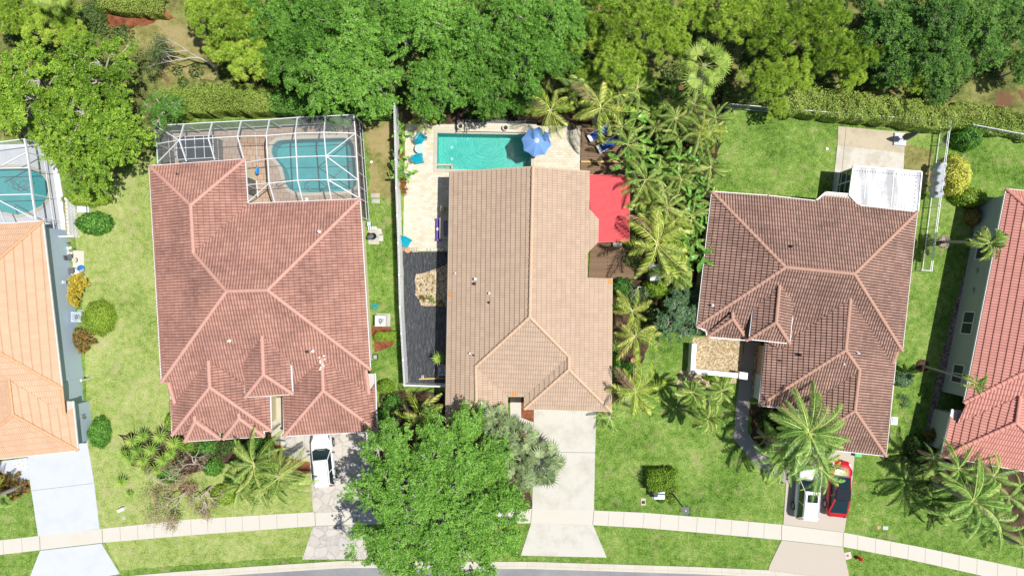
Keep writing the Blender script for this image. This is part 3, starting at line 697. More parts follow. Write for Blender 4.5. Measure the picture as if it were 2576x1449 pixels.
walls(H1, [([(376, 418), (617, 401), (624, 513), (906, 501), (932, 929), (700, 938), (420, 961), (407, 961)], e, (0, 1, 2, 3, 7)),
           ([(427.7, 950), (680, 940), (683, 1083), (664.9, 1083.8), (433.7, 1094)], lo, (1, 2, 4, 0)),
           ([(711.7, 940), (944, 940), (949, 1083.8), (714.8, 1096)], lo, (1, 2, 3)),
           ([(616, 930), (733, 917), (736.8, 990.8), (618, 998.3)], 4.0, (0, 1, 2, 3)),
           ([(466, 1070), (552, 1066), (554, 1104), (466, 1110)], 2.55, (2, 3)), ([(561, 1066), (663.5, 1060), (664.5, 1097.4), (563, 1103.5)], 2.55, (1, 2))], 'cream_wall', gut=0.10)
vents(H1, [(577, 857, 4.9), (773, 885, 4.5), (787, 883, 4.5), (448, 439, 3.7), (803, 583, 4.9)], 0)
a, b = W(613, 440), W(617, 475)
garage_door(H1, W(735, 1078), W(925, 1068), (0.04, -1, 0))
# pale mortar patched over the garage wing ridge end
m = MB(); c = W(810, 898, 4.3)
for k in range(9): m.box(c + Vector((random.Random(k).uniform(-.25, .25), -k * .13 + .1, .03)), (.16, .14, .10), k * .7)
m.build('mortar_patch', 'stone_pale', H1)

# ---- sand tiled house in the middle
H2 = thing('house', 'middle house under a plain sand-beige tile roof with a red awning on its right side', 'house', W(1330, 740))
e = 3.1; M_ = (1333, 797, 5.9)
tiled('roof', [
    [(1133, 433, e), (1341, 420, 5.95), M_, (1197, 922, 4.1), (1198.5, 1009, 4.1), (1122, 1060, e)],
    [(1341, 420, 5.95), (1483, 432, 3.85), (1482.8, 526, 3.85), (1506, 552, 3.5), (1505, 609, 3.5), (1478.5, 636.4, 3.9), (1477.8, 698.4, 3.9), (1539.4, 700.7, e), (1537, 1034, e), (1431, 929, 4.6), (1431, 897, 4.6), M_],
    [M_, (1197, 922, 4.1), (1275.7, 996, e), (1320, 996, e), (1431, 897, 4.6)],
    [(1197, 922, 4.1), (1198.5, 1009, 4.1), (1275.7, 1062, e), (1275.7, 996, e)],
    [(1198.5, 1009, 4.1), (1122, 1060, e), (1275.7, 1062, e)],
    [(1431, 897, 4.6), (1320, 996, e), (1320, 1028, e), (1431, 929, 4.6)],
    [(1431, 929, 4.6), (1320, 1028, e), (1537, 1034, e)],
], 'tile_sand', H2, 0.19, 0.38, 0.025, 0.055)
caps([[(1341, 420, 6.0), (1333, 797, 5.95)], [(1333, 797, 5.95), (1197, 922, 4.15)], [(1333, 797, 5.95), (1431, 897, 4.6)], [(1197, 922, 4.12), (1198.5, 1009, 4.12)], [(1198.5, 1009, 4.12), (1122, 1060, e)],
      [(1198.5, 1009, 4.12), (1275.7, 1062, e)], [(1431, 897, 4.62), (1431, 929, 4.62)], [(1431, 929, 4.62), (1320, 1028, e)], [(1431, 929, 4.62), (1537, 1034, e)]], 'cap_sand', H2, 0.13)
walls(H2, [([(1133, 433), (1400, 430), (1400, 996), (1275.7, 996), (1275.7, 1062), (1122, 1060)], e, (2, 3, 4, 5)),
           ([(1320, 702), (1539.4, 701), (1537, 1034), (1320, 1028)], e, (1, 2, 3)),
           ([(1340, 431), (1483, 432), (1482.8, 526), (1506, 552), (1505, 609), (1478.5, 636.4), (1477.8, 705), (1340, 705)], 3.45, ())], 'tan_wall', trim='tan_wall')
# gable infill under the north verge
m = MB(); m.slab([Vector((p.x, p.y)) for p in (W(1150, 452, 3), W(1470, 452, 3.5), W(1470, 458, 3.5), W(1150, 458, 3))], 2.9, 3.0)
A, B, C_ = W(1150, 450, 3.2), W(1341, 440, 5.7), W(1470, 449, 3.7); m.plate([A, B, C_], .2); m.build('gable', 'tan_wall', H2)
m = MB(); m.beam(W(1133, 433, e), W(1341, 420, 5.93), .08, .16); m.beam(W(1341, 420, 5.93), W(1483, 432, 3.83), .08, .16)
m.build('verge_board', 'tan_wall', H2)
m = MB(); m.beam(W(1131, 433, e - .06), W(1120, 1060, e - .06), .07, .12); m.build('drip_edge', 'dark_grey', H2)
vents(H2, [(1195, 702, 4.2), (1194, 714, 4.2), (1231, 738, 4.6), (1231, 761, 4.6), (1182, 888, 3.9), (1193, 893, 4.0), (1146, 688, 3.3)], 0)
garage_door(H2, W(1350, 1018), W(1510, 1021), (0.02, -1, 0))

# ---- brown tiled house on the right
H3 = thing('house', 'large house with dark brown tiles and a white flat-roofed room at its rear', 'house', W(2020, 780))
e, lo = 3.3, 2.6; P1 = (1975.3, 672.4, 5.7); P2 = (2148.5, 689, 5.7); Q1 = (2139, 750.7, 4.8); Q2 = (2126.8, 880.5, 4.85); Q3 = (2161.8, 930.5, 4.1); Q4 = (2150, 1032.6, 4.15)
tiled('roof', [
    [(1791, 482.6, e), (1932, 493, e), (2052, 506, e), (2077, 484, 3.05), (2135, 489, 3.05), (2162, 517.6, e), (2306.6, 534, e), P2, P1],
    [(1791, 482.6, e), P1, (1752.5, 822, e)],
    [(2306.6, 534, e), (2269, 882, e), P2],
    [(1752.5, 822, e), P1, P2, (2269, 882, e), (2257, 884, e - .02), (2245, 915.5, 2.95), Q1, (1992, 850, 3.45), (1965, 882, 3.1), (1925, 858, 3.12), (1879, 855.6, 3.1), (1779, 840, 3.2)],
    [Q1, Q2, (1909, 1019.5, lo), (1925.7, 859.5, 2.75), (1965, 880, 3.15), (1992, 850, 3.5)],
    [Q2, (1909, 1019.5, lo), (2009.7, 1030, lo), (2056, 1002, 3.0), Q3],
    [Q1, (2245, 915.5, 2.95), (2256, 884, 2.85), (2246.7, 966, lo), (2228, 1146, lo), Q4, Q3, Q2],
    [Q3, Q4, (2014, 1122, lo), (2010, 1030, lo), (2056, 1002, 3.05)],
    [Q4, (2014, 1122, lo), (2228, 1146, lo)],
    [(1961, 717, 5.1), (1952, 810.6, 5.1), (1885, 852.8, 4.1), (1895, 775, 4.15)],
    [(1961, 717, 5.1), (1999, 764, 4.4), (1992, 803.5, 4.25), (1986, 863.5, 4.1), (1952, 810.6, 5.1)],
    [(1952, 810.6, 5.1), (1986, 863.5, 4.1), (1885, 852.8, 4.1)],
    [(1843, 784, 4.3), (1843, 802, 4.3), (1779, 847, 3.25), (1780, 836, 3.35)],
    [(1843, 784, 4.3), (1877, 838, 3.4), (1879, 855.6, 3.25), (1843, 802, 4.3)],
    [(1843, 802, 4.3), (1879, 855.6, 3.25), (1779, 847, 3.25)],
], 'tile_brown', H3, 0.215, 0.36, 0.065, 0.055)
caps([[P1, (1791, 482.6, e)], [P1, (1752.5, 822, e)], [P1, P2], [P2, (2306.6, 534, e)], [P2, (2269, 882, e)], [Q1, Q2], [Q2, (1909, 1019.5, lo)], [Q2, Q3], [Q3, Q4], [Q4, (2228, 1146, lo)], [Q4, (2014, 1122, lo)],
      [(1961, 717, 5.15), (1952, 810.6, 5.15)], [(1952, 810.6, 5.15), (1885, 852.8, 4.1)], [(1952, 810.6, 5.15), (1986, 863.5, 4.1)], [(1843, 786, 4.35), (1843, 802, 4.35)], [(1843, 802, 4.35), (1779, 847, 3.25)], [(1843, 802, 4.35), (1879, 855.6, 3.25)],
      [(2257, 884, e), (2246, 913, 2.95)]], 'cap_brown', H3, 0.14)
walls(H3, [([(1791, 482.6), (1932, 493), (2052, 506), (2077, 484), (2135, 489), (2162, 517.6), (2306.6, 534), (2269, 882), (1990, 858), (1879, 855.6), (1778, 847), (1777, 832), (1752.5, 822)], e, (0, 1, 2, 3, 4, 5, 6, 9, 10, 11, 12)),
           ([(1925.7, 859.5), (2255, 880), (2246.7, 966), (2228, 1146), (2014, 1122), (2009.7, 1030), (1909, 1019.5)], lo, (1, 2, 3, 4, 5, 6)),
           ([(1895, 770), (1994, 775), (1986, 863.5), (1885, 852.8)], 4.1, (0, 1, 2, 3))], 'peach_wall')
vents(H3, [(1792, 768, 3.9), (1963, 907, 3.2), (2157, 888, 4.5), (2012, 892, 3.9), (2120, 915, 4.3), (1990, 620, 5.2)], 0)
garage_door(H3, W(2030, 1112), W(2195, 1130), (0.1, -1, 0))
# masonry court wall
cw = thing('court_wall', 'low white rendered wall round the gravel court of the brown-roofed house', 'wall', W(1740, 930))
for nm, a, b, zz in (('wall', (1738, 862), (1734, 931), 1.05), ('wall', (1728, 928.5), (1850, 941), 1.0), ('wall', (1848, 939), (1869, 942), 1.15)):
    m = MB(); p, q = W(*a), W(*b); m.beam(p + Vector((0, 0, zz / 2)), q + Vector((0, 0, zz / 2)), .32 if zz < 1.1 else .5, zz); m.build(nm, 'white_paint', cw)
    m = MB(); m.beam(p + Vector((0, 0, zz + .03)), q + Vector((0, 0, zz + .03)), .38 if zz < 1.1 else .56, .06); m.build('coping', 'white_paint', cw)
pr = thing('porch_box', 'white rendered planter ledge against the entry wall of the brown-roofed house', 'ledge', W(1905, 970))
m = MB(); m.box(W(1904, 970) + Vector((0, 0, .55)), (.45, 2.0, 1.1), -.08); m.build('body', 'white_paint', pr); m = MB(); m.box(W(1904, 970) + Vector((0, 0, 1.13)), (.52, 2.06, .06), -.08); m.build('lid', 'white_paint', pr)

# ---- orange tiled house on the left edge
H0 = thing('house', 'blue-grey house with pale orange tiles cut off by the left edge', 'house', W(-20, 850))
e, lo = 3.4, 2.7; K1 = (-75, 713, 6.2); K2 = (-75, 845, 6.2)
tiled('roof', [
    [(-250, 578, e), (108, 557, e), K1], [(108, 557, e), (156, 975, e), K2, K1], [K1, K2, (-225, 1000, e), (-250, 578, e)],
    [K2, (156, 975, e), (163, 1041, 2.9), (23, 955, 4.45), (-108, 1055, 2.9), (-110, 1000, 3.1), (-225, 1000, e)],
    [(23, 955, 4.5), (163, 1041, 2.9), (184.8, 1024, lo), (196.5, 1132.5, lo), (33, 1042.6, 4.5)],
    [(33, 1042.6, 4.5), (196.5, 1132.5, lo), (-114, 1166, lo)], [(23, 955, 4.5), (33, 1042.6, 4.5), (-114, 1166, lo), (-124, 1055, lo), (-108, 1055, 2.9)],
], 'tile_orange', H0, 0.165, 0.50, 0.03, 0.045)
caps([[(108, 557, e), K1], [K1, K2], [K2, (156, 975, e)], [(23, 955, 4.52), (33, 1042.6, 4.52)], [(33, 1042.6, 4.52), (196.5, 1132.5, lo)], [(33, 1042.6, 4.52), (-114, 1166, lo)], [(156, 975, e), (163, 1041, 2.95)]], 'cap_orange', H0, .12)
walls(H0, [([(-250, 578), (108, 557), (156, 975), (-225, 1000)], e, (0, 1, 2)), ([(-130, 1000), (184, 1010), (196.5, 1132.5), (-114, 1166)], lo, (1, 2))], 'blue_grey_wall', overhang=.40)
ex = MB(); ex.slab([W(150, 940), W(205, 936), W(211, 1032), W(150, 1036)], 0, 2.5); ex.build('side_wall', 'blue_grey_wall', H0)
window(H0, W(199, 958), W(196, 911), 1.0, 2.2, (1, 0.1, 0), 2, 1)
ex = MB(); ex.box(W(198, 905) + Vector((.06, 0, 1.4)), (.10, .35, .45)); ex.build('meter_box', 'white_paint', H0)

# ---- coral tiled house on the right edge
H4 = thing('house', 'grey-green house with clean coral-pink tiles cut off by the right edge', 'house', W(2640, 800))
e, lo = 3.5, 2.8; K1 = (2740, 652, 6.2); K2 = (2705, 870, 6.2)
tiled('roof', [
    [(2531, 476, e), (2940, 520, e), K1], [(2531, 476, e), K1, K2, (2424.8, 1012.6, e)], [(2940, 520, e), (2880, 1050, e), K2, K1],
    [K2, (2880, 1050, e), (2720, 1040, 3.1), (2566, 996, 4.6), (2406.5, 1064, 2.95), (2429, 1017, e)],
    [(2566, 996, 4.65), (2556.4, 1062.6, 4.65), (2367.6, 1146.8, lo), (2389.9, 1046, lo), (2406.5, 1064, 2.95)],
    [(2556.4, 1062.6, 4.65), (2720, 1210, lo), (2367.6, 1146.8, lo)], [(2566, 996, 4.65), (2735, 1060, 2.9), (2720, 1210, lo), (2556.4, 1062.6, 4.65)],
], 'tile_coral', H4, 0.22, 0.46, 0.06, 0.06)
caps([[(2531, 476, e), K1], [K1, K2], [K2, (2424.8, 1012.6, e)], [(2566, 996, 4.7), (2556.4, 1062.6, 4.7)], [(2556.4, 1062.6, 4.7), (2367.6, 1146.8, lo)], [(2556.4, 1062.6, 4.7), (2720, 1210, lo)]], 'cap_coral', H4, .15)
walls(H4, [([(2531, 476), (2940, 520), (2880, 1050), (2424.8, 1012.6)], e, (0, 3)), ([(2395, 1030), (2735, 1060), (2720, 1210), (2367.6, 1146.8)], lo, (2, 3))], 'grey_green_wall', overhang=.40)
def on(h_, a, b, t): return a.lerp(b, t)
wa = W(2551, 492, 3.5); wb = W(2434, 1009, 3.5); oo = Vector((-1, .2, 0)).normalized(); wa2 = Vector((wa.x + .2, wa.y - .3, 0)); wb2 = Vector((wb.x + .08, wb.y, 0))
i_ = inset([Vector((p.x, p.y)) for p in (W(2531, 476, 3.5), W(2940, 520, 3.5), W(2880, 1050, 3.5), W(2424.8, 1012.6, 3.5))], .4); A = Vector((i_[0].x, i_[0].y, 0)); B = Vector((i_[3].x, i_[3].y, 0))
def at_y(y):
    yy = W(0, y, 1.6).y; t = (yy - A.y) / (B.y - A.y); return A.lerp(B, t)
for y0, y1 in ((595, 652), (785, 840), (918, 962)):
    window(H4, at_y(y0), at_y(y1), .95, 2.25, oo, 2, 1)
for y in (683, 731):
    p = at_y(y); m = MB(); m.box(p + Vector((-.05, 0, 1.5)), (.08, .55, .16), .2); m.build('wall_vent', 'grey_metal', H4)
struct('awning_deck', [(1486, 600), (1640, 600), (1635, 700), (1480, 700)], 0.12, 'wood_deck', z0=0)
struct('timber_deck', [(1462, 322), (1600, 326), (1620, 445), (1460, 445)], 0.16, 'wood_deck', z0=0)
struct('awning_deck', [(1478, 445), (1600, 445), (1600, 600), (1478, 600)], 0.10, 'wood_deck', z0=0)
# ------------------------------------------------------------------ pools
def pool(name, pts, label, depth, mat, water, zw=-0.10, steps=None):
    t = thing(name, label, 'pool', W(sum(p[0] for p in pts) / len(pts), sum(p[1] for p in pts) / len(pts)))
    P = [W(x, y) for x, y in pts]; n = len(P); m = MB()
    m.add([(p.x, p.y, .02) for p in P] + [(p.x, p.y, -depth) for p in P], [(i, (i + 1) % n, (i + 1) % n + n, i + n) for i in range(n)])
    m.slab(P, None, -depth); m.build('basin', mat, t)
    m = MB(); q = inset([Vector((p.x, p.y)) for p in P], .012); [m.beam((q[i].x, q[i].y, -.04), (q[(i + 1) % n].x, q[(i + 1) % n].y, -.04), .02, .12) for i in range(n)]; m.build('tile_band', 'blue_grey_wall', t)
    m = MB(); m.slab(inset([Vector((p.x, p.y)) for p in P], .002), None, zw); m.build('water', water, t)
    o = inset([Vector((p.x, p.y)) for p in P], -.26); m = MB(); m.slab(o, .0, .085, [[Vector((p.x, p.y)) for p in P]]); m.build('coping', 'coping', t)
    return t
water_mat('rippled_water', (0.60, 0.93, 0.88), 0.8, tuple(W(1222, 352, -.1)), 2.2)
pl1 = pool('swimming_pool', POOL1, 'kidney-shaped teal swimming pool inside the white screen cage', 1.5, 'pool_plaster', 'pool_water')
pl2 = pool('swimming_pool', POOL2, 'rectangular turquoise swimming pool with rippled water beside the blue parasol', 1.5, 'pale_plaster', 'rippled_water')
pl0 = pool('swimming_pool', POOL0, 'rounded teal swimming pool under a cage at the left edge', 1.4, 'pool_plaster', 'pool_water')
m = MB()
for a, b in (((1099, 415.5), (1137, 415.5)), ((1137, 415.5), (1137, 425.5))): m.beam(W(*a, -.03), W(*b, -.03), .14, .12)
m.slab([W(1100, 416), W(1136, 416), W(1136, 425), W(1100, 425)], -1.5, -.25); m.build('step', 'coping', pl2)
for i, (x, y) in enumerate(((1136.5, 371.5), (1136.5, 400.5))):
    m = MB(); c = W(x, y, -1.49); m.lathe(c, [(.14, 0), (.12, .04), (0, .05)], 14); m.build('drain', 'white_paint', pl2)
# decks round the pools
def ring(pts, d): return [(p.x * 30 + 1288, 724.5 - p.y * 30) for p in inset([Vector((W(x, y).x, W(x, y).y)) for x, y in pts], -d)]
struct('pool_deck', [(409, 334), (908, 311), (918, 530), (640, 540), (606, 420), (410, 430)], 0.03, 'deck_paver', [ring(POOL1, .2)], z0=0)
struct('pool_deck', [(1020, 312), (1462, 318), (1462, 445), (1140, 445), (1128, 632), (1014, 632)], 0.03, 'travertine', [ring(POOL2, .2)], z0=0)
struct('pool_deck', [(-80, 366), (120, 362), (150, 440), (160, 500), (168, 600), (-80, 610)], 0.03, 'grey_deck', [ring(POOL0, .2)], z0=0)
patch('gravel_strip', [(158, 500), (170, 500), (182, 598), (168, 598)], 'straw_ground', 0.034, 1, 33)
# raised spa wall on the far side of the middle pool
rw = thing('raised_wall', 'raised cream stone wall with dark trough behind the turquoise pool', 'wall', W(1240, 322))
m = MB(); m.slab([W(1150, 311), W(1350, 315), W(1350, 337), (W(1150, 333))], 0, .40); m.build('wall', 'travertine', rw)
m = MB(); m.slab([W(1150, 303), W(1350, 308), W(1350, 314), W(1150, 310)], 0, .42); m.build('trough', 'dark_grey', rw)
for x in (1150, 1169):
    m = MB(); m.beam(W(x, 300, .44), W(x, 334, .44), .05, .06); m.build('rail', 'black_metal', rw)
for i, (x, y) in enumerate(((1159.5, 323), (1272, 326.7))):
    t = local('planter_bowl', ['white bowl planter standing on the raised wall between two black rails', 'white bowl planter on the raised wall nearest the blue parasol'][i], 'planter', W(x, y, .0) + Vector((0, 0, .40)), group='bowl planters on the pool wall')
    m = MB(); m.lathe((0, 0, 0), [(.10, 0), (.20, .12), (.26, .3), (.26, .34), (.19, .34), (.16, .22), (.0, .22)], 18); m.build('bowl', 'stone_pale', t)
    m = MB(); m.lathe((0, 0, .2), [(.17, 0), (.15, .06), (.07, .1), (0, .11)], 12); m.build('soil', 'dark_mulch', t)
# ------------------------------------------------------------------ screen cages
def frame(parent, lines, w_=0.085, h_=0.13, mat='white_metal', name='beam'):
    for l in lines:
        m = MB()
        for a, b in zip(l[:-1], l[1:]): m.beam(W(*a), W(*b), w_ * .85, h_)
        m.build(name, mat, parent)
cg = thing('pool_cage', 'white aluminium screen cage over the kidney-shaped pool', 'pool cage', W(650, 420))
zt, zk, zh = 3.0, 4.1, 3.25
R = [[(463, 313, zt), (451.6, 353, zk), (469.4, 406, zh)], [(534, 308.6, zt), (524.5, 348.6, zk), (540.5, 402, zh)], [(607, 305, zt), (598, 344, zk), (613.4, 397.5, zh)],
     [(678.3, 301.5, zt), (670.3, 342, zk), (678, 461.5, zk), (691.6, 509.5, zh)], [(748.6, 296, zt), (743.3, 336, zk), (749.5, 454, zk), (762, 505, zh)],
     [(818.8, 292.6, zt), (815.3, 333.5, zk), (820.6, 393, zk), (825, 452.6, zk), (834, 500.6, zh)], [(890, 289.4, zt), (894.4, 336, 3.1), (901.5, 452.6, 3.2), (904, 498.8, 3.2)]]
frame(cg, R, .085, .15)
rows = [[(451.6, 353, zk), (524.5, 348.6, zk), (598, 344, zk), (670.3, 342, zk), (743.3, 336, zk), (815.3, 333.5, zk), (894, 336, 3.1)],
        [(621.5, 409, zh), (673.8, 400, zk), (746, 395, zk), (820.6, 393, zk), (897, 395, 3.15)], [(624, 465, zh), (678, 461.5, zk), (749.5, 454, zk), (825, 452.6, zk), (901, 452.6, 3.2)],
        [(389.4, 316, zt), (463, 313, zt), (534, 308.6, zt), (607, 305, zt), (678.3, 301.5, zt), (748.6, 296, zt), (818.8, 292.6, zt), (890, 289.4, zt)],
        [(389.4, 316, zt), (394.6, 362.8, zt), (397, 411, zt)]]
frame(cg, rows, .07, .09)
frame(cg, [[(389.4, 316, zt), (451.6, 353, zk)], [(397, 409, zt), (451.6, 353, zk)], [(394.6, 362.8, zt), (451.6, 353, zk)], [(624, 509, zh), (678, 461.5, zk)], [(820.6, 393, zk), (894, 336, 3.1)], [(820.6, 393, zk), (901, 452.6, 3.2)], [(825, 452.6, zk), (904, 498.8, 3.2)]], .07, .09)
def vert(x, y, z): p = W(x, y, z); return p
posts = [(389.4, 316), (463, 313), (534, 308.6), (607, 305), (678.3, 301.5), (748.6, 296), (818.8, 292.6), (890, 289.4)]
for x, y in posts + [(394.6, 362.8), (397, 411)]:
    p = W(x, y, zt); m = MB(); m.beam((p.x, p.y, 0.03), (p.x, p.y, zt), .07, .07, up=(0, 1, 0)); m.build('post', 'white_metal', cg)
ea = W(890, 289.4, zt); eb = W(904, 498.8, 3.2); ec = eb + (eb - ea) * .22; eb0 = eb.copy()
for t in (0, .22, .45, .68, .86, 1.0, 1.22):
    p = ea.lerp(eb, t); m = MB(); m.beam((p.x, p.y, 0.03), (p.x, p.y, 3.1), .06, .06, up=(0, 1, 0)); m.build('post', 'white_metal', cg)
def wallrails(pa, pb, zs, n='rail', w_=.05):
    for z in zs: m = MB(); m.beam((pa.x, pa.y, z), (pb.x, pb.y, z), w_, .05); m.build(n, 'white_metal', cg)
wallrails(ea, ec, (.06, 1.0, 2.9)); wallrails(W(389.4, 316, zt), W(890, 289.4, zt), (.06, .95)); wallrails(W(389.4, 316, zt), W(397, 411, zt), (.06, .95))
m = MB(); m.beam((ec.x, ec.y, 3.05), (ec.x - .6, ec.y, 3.05), .08, .08); m.build('rail', 'white_metal', cg)
# netting: roof panels and walls
m = MB()
def T(*ps): m.add([W(*p) for p in ps], [tuple(range(len(ps)))])
dz = lambda p, d=.04: (p[0], p[1], p[2] + d)
topc = posts
for i in range(6):
    a, b = R[i], R[i + 1]
    if i < 6: T(dz(a[0]), dz(b[0]), dz(b[1]), dz(a[1]))
T((389.4, 316, zt + .04), dz(R[0][0]), dz(R[0][1])); T((389.4, 316, zt + .04), dz(R[0][1]), (397, 411, zt + .04)); T((397, 411, zt + .04), dz(R[0][1]), dz(R[0][2]))
T(dz(R[0][1]), dz(R[1][1]), dz(R[1][2]), dz(R[0][2])); T(dz(R[1][1]), dz(R[2][1]), dz(R[2][2]), dz(R[1][2]))
T(dz(R[3][1]), dz(R[4][1]), dz(R[4][2]), dz(R[3][2])); T(dz(R[3][2]), dz(R[4][2]), dz(R[4][3]), dz(R[3][3]))
T(dz(R[4][1]), dz(R[5][1]), dz(R[5][3]), dz(R[4][2])); T(dz(R[4][2]), dz(R[5][3]), dz(R[5][4]), dz(R[4][3]))
T(dz(R[5][1]), dz(R[6][1]), dz(R[5][2])); T(dz(R[5][2]), dz(R[6][1]), dz(R[6][2])); T(dz(R[5][2]), dz(R[6][2]), dz(R[5][3])); T(dz(R[5][3]), dz(R[6][2]), dz(R[6][3]), dz(R[5][4]))
m.build('roof_net', 'insect_screen', cg)
def netwall(pa, pb, z1=3.0):
    w_ = MB(); w_.quad((pa.x, pa.y, .05), (pb.x, pb.y, .05), (pb.x, pb.y, z1), (pa.x, pa.y, z1)); w_.build('wall_net', 'dark_screen', cg)
netwall(W(389.4, 316, zt), W(890, 289.4, zt)); netwall(W(389.4, 316, zt), W(397, 411, zt)); netwall(ea, ec)
# dark netted box in the west end of the cage
bx = thing('netted_pen', 'low pen with a black netted top and white bars in the cage corner', 'pen', W(500, 380))
c4 = [W(443, 345, 1.9), W(535, 341, 1.9), W(538, 397, 1.9), W(446, 402, 1.9)]
for p in c4: m = MB(); m.beam((p.x, p.y, .03), p, .05, .05, up=(0, 1, 0)); m.build('post', 'white_metal', bx)
for a, b in ((0, 1), (1, 2), (2, 3), (3, 0)): m = MB(); m.beam(c4[a], c4[b], .05, .05); m.build('bar', 'white_metal', bx)
for t in (.25, .5, .75): m = MB(); m.beam(c4[0].lerp(c4[1], t), c4[3].lerp(c4[2], t), .04, .04); m.build('bar', 'white_metal', bx)
m = MB(); m.beam(c4[0].lerp(c4[3], .5), c4[1].lerp(c4[2], .5), .05, .05); m.build('bar', 'white_metal', bx)
m = MB(); m.quad(*[p + Vector((0, 0, -.03)) for p in c4]); m.build('top_net', 'cage_net', bx)
for a, b in ((1, 2), (2, 3), (3, 0), (0, 1)):
    m = MB(); p, q = c4[a], c4[b]; m.quad((p.x, p.y, .05), (q.x, q.y, .05), (q.x, q.y, 1.87), (p.x, p.y, 1.87)); m.build('side_net', 'dark_screen', bx)
    m = MB(); m.beam((p.x, p.y, 1.0), (q.x, q.y, 1.0), .03, .03); m.build('bar', 'white_metal', bx)
# glazed door onto the pool terrace of the rose house
window(H1, W(648, 500), W(644, 455), .05, 2.2, (1, .05, 0), 2, 1, name='patio_door')
# left-edge cage
c0 = thing('pool_cage', 'white screen cage over the pool cut off by the left edge', 'pool cage', W(60, 480))
E0 = [(62, 350, 3.0), (69, 384, 3.0), (74, 423, 3.0), (81.5, 489, 3.0), (91, 552, 3.0)]
frame(c0, [E0], .13, .16); frame(c0, [[(-60, 366, 3.0), (62, 350, 3.0)], [(-60, 425, 3.3), (74, 423, 3.05)], [(-60, 492, 3.3), (81.5, 489, 3.05)], [(-10, 500, 3.2), (84, 549, 3.0)], [(-12, 505, 3.2), (13, 559, 3.05)], [(-40, 440, 3.2), (69, 384, 3.0)]], .08, .10)
for x, y, z in E0: p = W(x, y, z); m = MB(); m.beam((p.x, p.y, 0.03), p, .07, .07, up=(0, 1, 0)); m.build('post', 'white_metal', c0)
a, b = W(*E0[0]), W(*E0[-1]); bb = b + (b - a) * .22
p = bb; m = MB(); m.beam((p.x, p.y, .03), (p.x, p.y, 2.6), .07, .07, up=(0, 1, 0)); m.build('post', 'white_metal', c0)
for z in (.06, 1.0): m = MB(); m.beam((a.x, a.y, z), (bb.x, bb.y, z), .06, .06); m.build('rail', 'white_metal', c0)
for t in (.80, .93): p = a.lerp(bb, t); m = MB(); m.beam((p.x, p.y, .03), (p.x, p.y, 2.1), .06, .06, up=(0, 1, 0)); m.build('door_post', 'white_metal', c0)
m = MB(); p, q = a.lerp(bb, .80), a.lerp(bb, .93); m.beam((p.x, p.y, 2.1), (q.x, q.y, 2.1), .07, .07); m.build('door_post', 'white_metal', c0)
m = MB(); m.quad((a.x, a.y, .05), (bb.x, bb.y, .05), (bb.x, bb.y, 2.6), (a.x, a.y, 3)); m.build('wall_net', 'insect_screen', c0)
m = MB(); m.add([W(-60, 366, 3.03), W(62, 350, 3.03), W(74, 423, 3.08), W(-60, 425, 3.33)], [(0, 1, 2, 3)]); m.add([W(-60, 425, 3.33), W(74, 423, 3.08), W(81.5, 489, 3.08), W(-60, 492, 3.33)], [(0, 1, 2, 3)])
m.add([W(-60, 492, 3.33), W(81.5, 489, 3.08), W(91, 552, 3.03), W(-60, 562, 3.2)], [(0, 1, 2, 3)]); m.build('roof_net', 'insect_screen', c0)
# ------------------------------------------------------------------ fences
def shadowbox(name, label, pts, h, pitch=.187, mat='white_vinyl', post_every=2.4):
    t = thing(name, label, 'fence', W(*pts[0])); P = [W(*p) for p in pts]
    for a, b in zip(P[:-1], P[1:]):
        L_ = (b - a).length; nb = max(1, round(L_ / post_every)); d = (b - a).normalized(); n = Vector((-d.y, d.x, 0))
        for k in range(nb):
            p = a.lerp(b, k / nb); q = a.lerp(b, (k + 1) / nb); m = MB(); m.box(p + Vector((0, 0, h / 2)), (.12, .12, h + .06), math.atan2(d.y, d.x)); m.build('post', mat, t)
            m = MB(); l2 = (q - p).length; c = int(l2 / pitch)
            for z in (.25, h * .5, h - .22): m.beam(p + Vector((0, 0, z)), q + Vector((0, 0, z)), .05, .09)
            for i in range(c * 2):
                pp = p + d * (l2 * (i + .5) / (c * 2)); s_ = 1 if i % 2 else -1
                m.box(pp + n * (.05 * s_) + Vector((0, 0, h / 2 + .03)), (pitch * .84, .022, h - .08), math.atan2(d.y, d.x))
            m.build('panel', mat, t)
    return t
fb = shadowbox('fence', 'long white slatted fence between the rose-roofed and sand-roofed houses', [(1001, 276), (1006, 482), (1011, 616), (1015, 772), (1026, 964)], 1.85)
shadowbox('fence', 'short white slatted fence closing the black-sheeted bed', [(1026, 962), (1124, 965)], 1.75)
shadowbox('fence', 'white board fence beside the left-edge pool cage', [(190, 505), (197, 596)], 1.3, .30)
shadowbox('fence', 'short white gate fence joining the blue-grey house to the left board fence', [(162, 598), (205, 597)], 1.2, .30)
def picket(name, label, pts, h=1.42, mat='white_metal', gap=.115):
    t = thing(name, label, 'fence', W(*pts[0])); P = [W(*p) for p in pts]
    for a, b in zip(P[:-1], P[1:]):
        L_ = (b - a).length; nb = max(1, round(L_ / 1.83)); d = (b - a).normalized(); an = math.atan2(d.y, d.x)
        for k in range(nb):
            p = a.lerp(b, k / nb); q = a.lerp(b, (k + 1) / nb); m = MB(); m.box(p + Vector((0, 0, h / 2 + .03)), (.06, .06, h + .06), an); m.build('post', mat, t)
            m = MB()
            for z in (.12, h - .20, h): m.beam(p + Vector((0, 0, z)), q + Vector((0, 0, z)), .045, .035)
            c = int((q - p).length / gap)
            for i in range(1, c): m.box(p.lerp(q, i / c) + Vector((0, 0, h / 2)), (.018, .018, h), an)
            m.build('panel', mat, t)
    return t
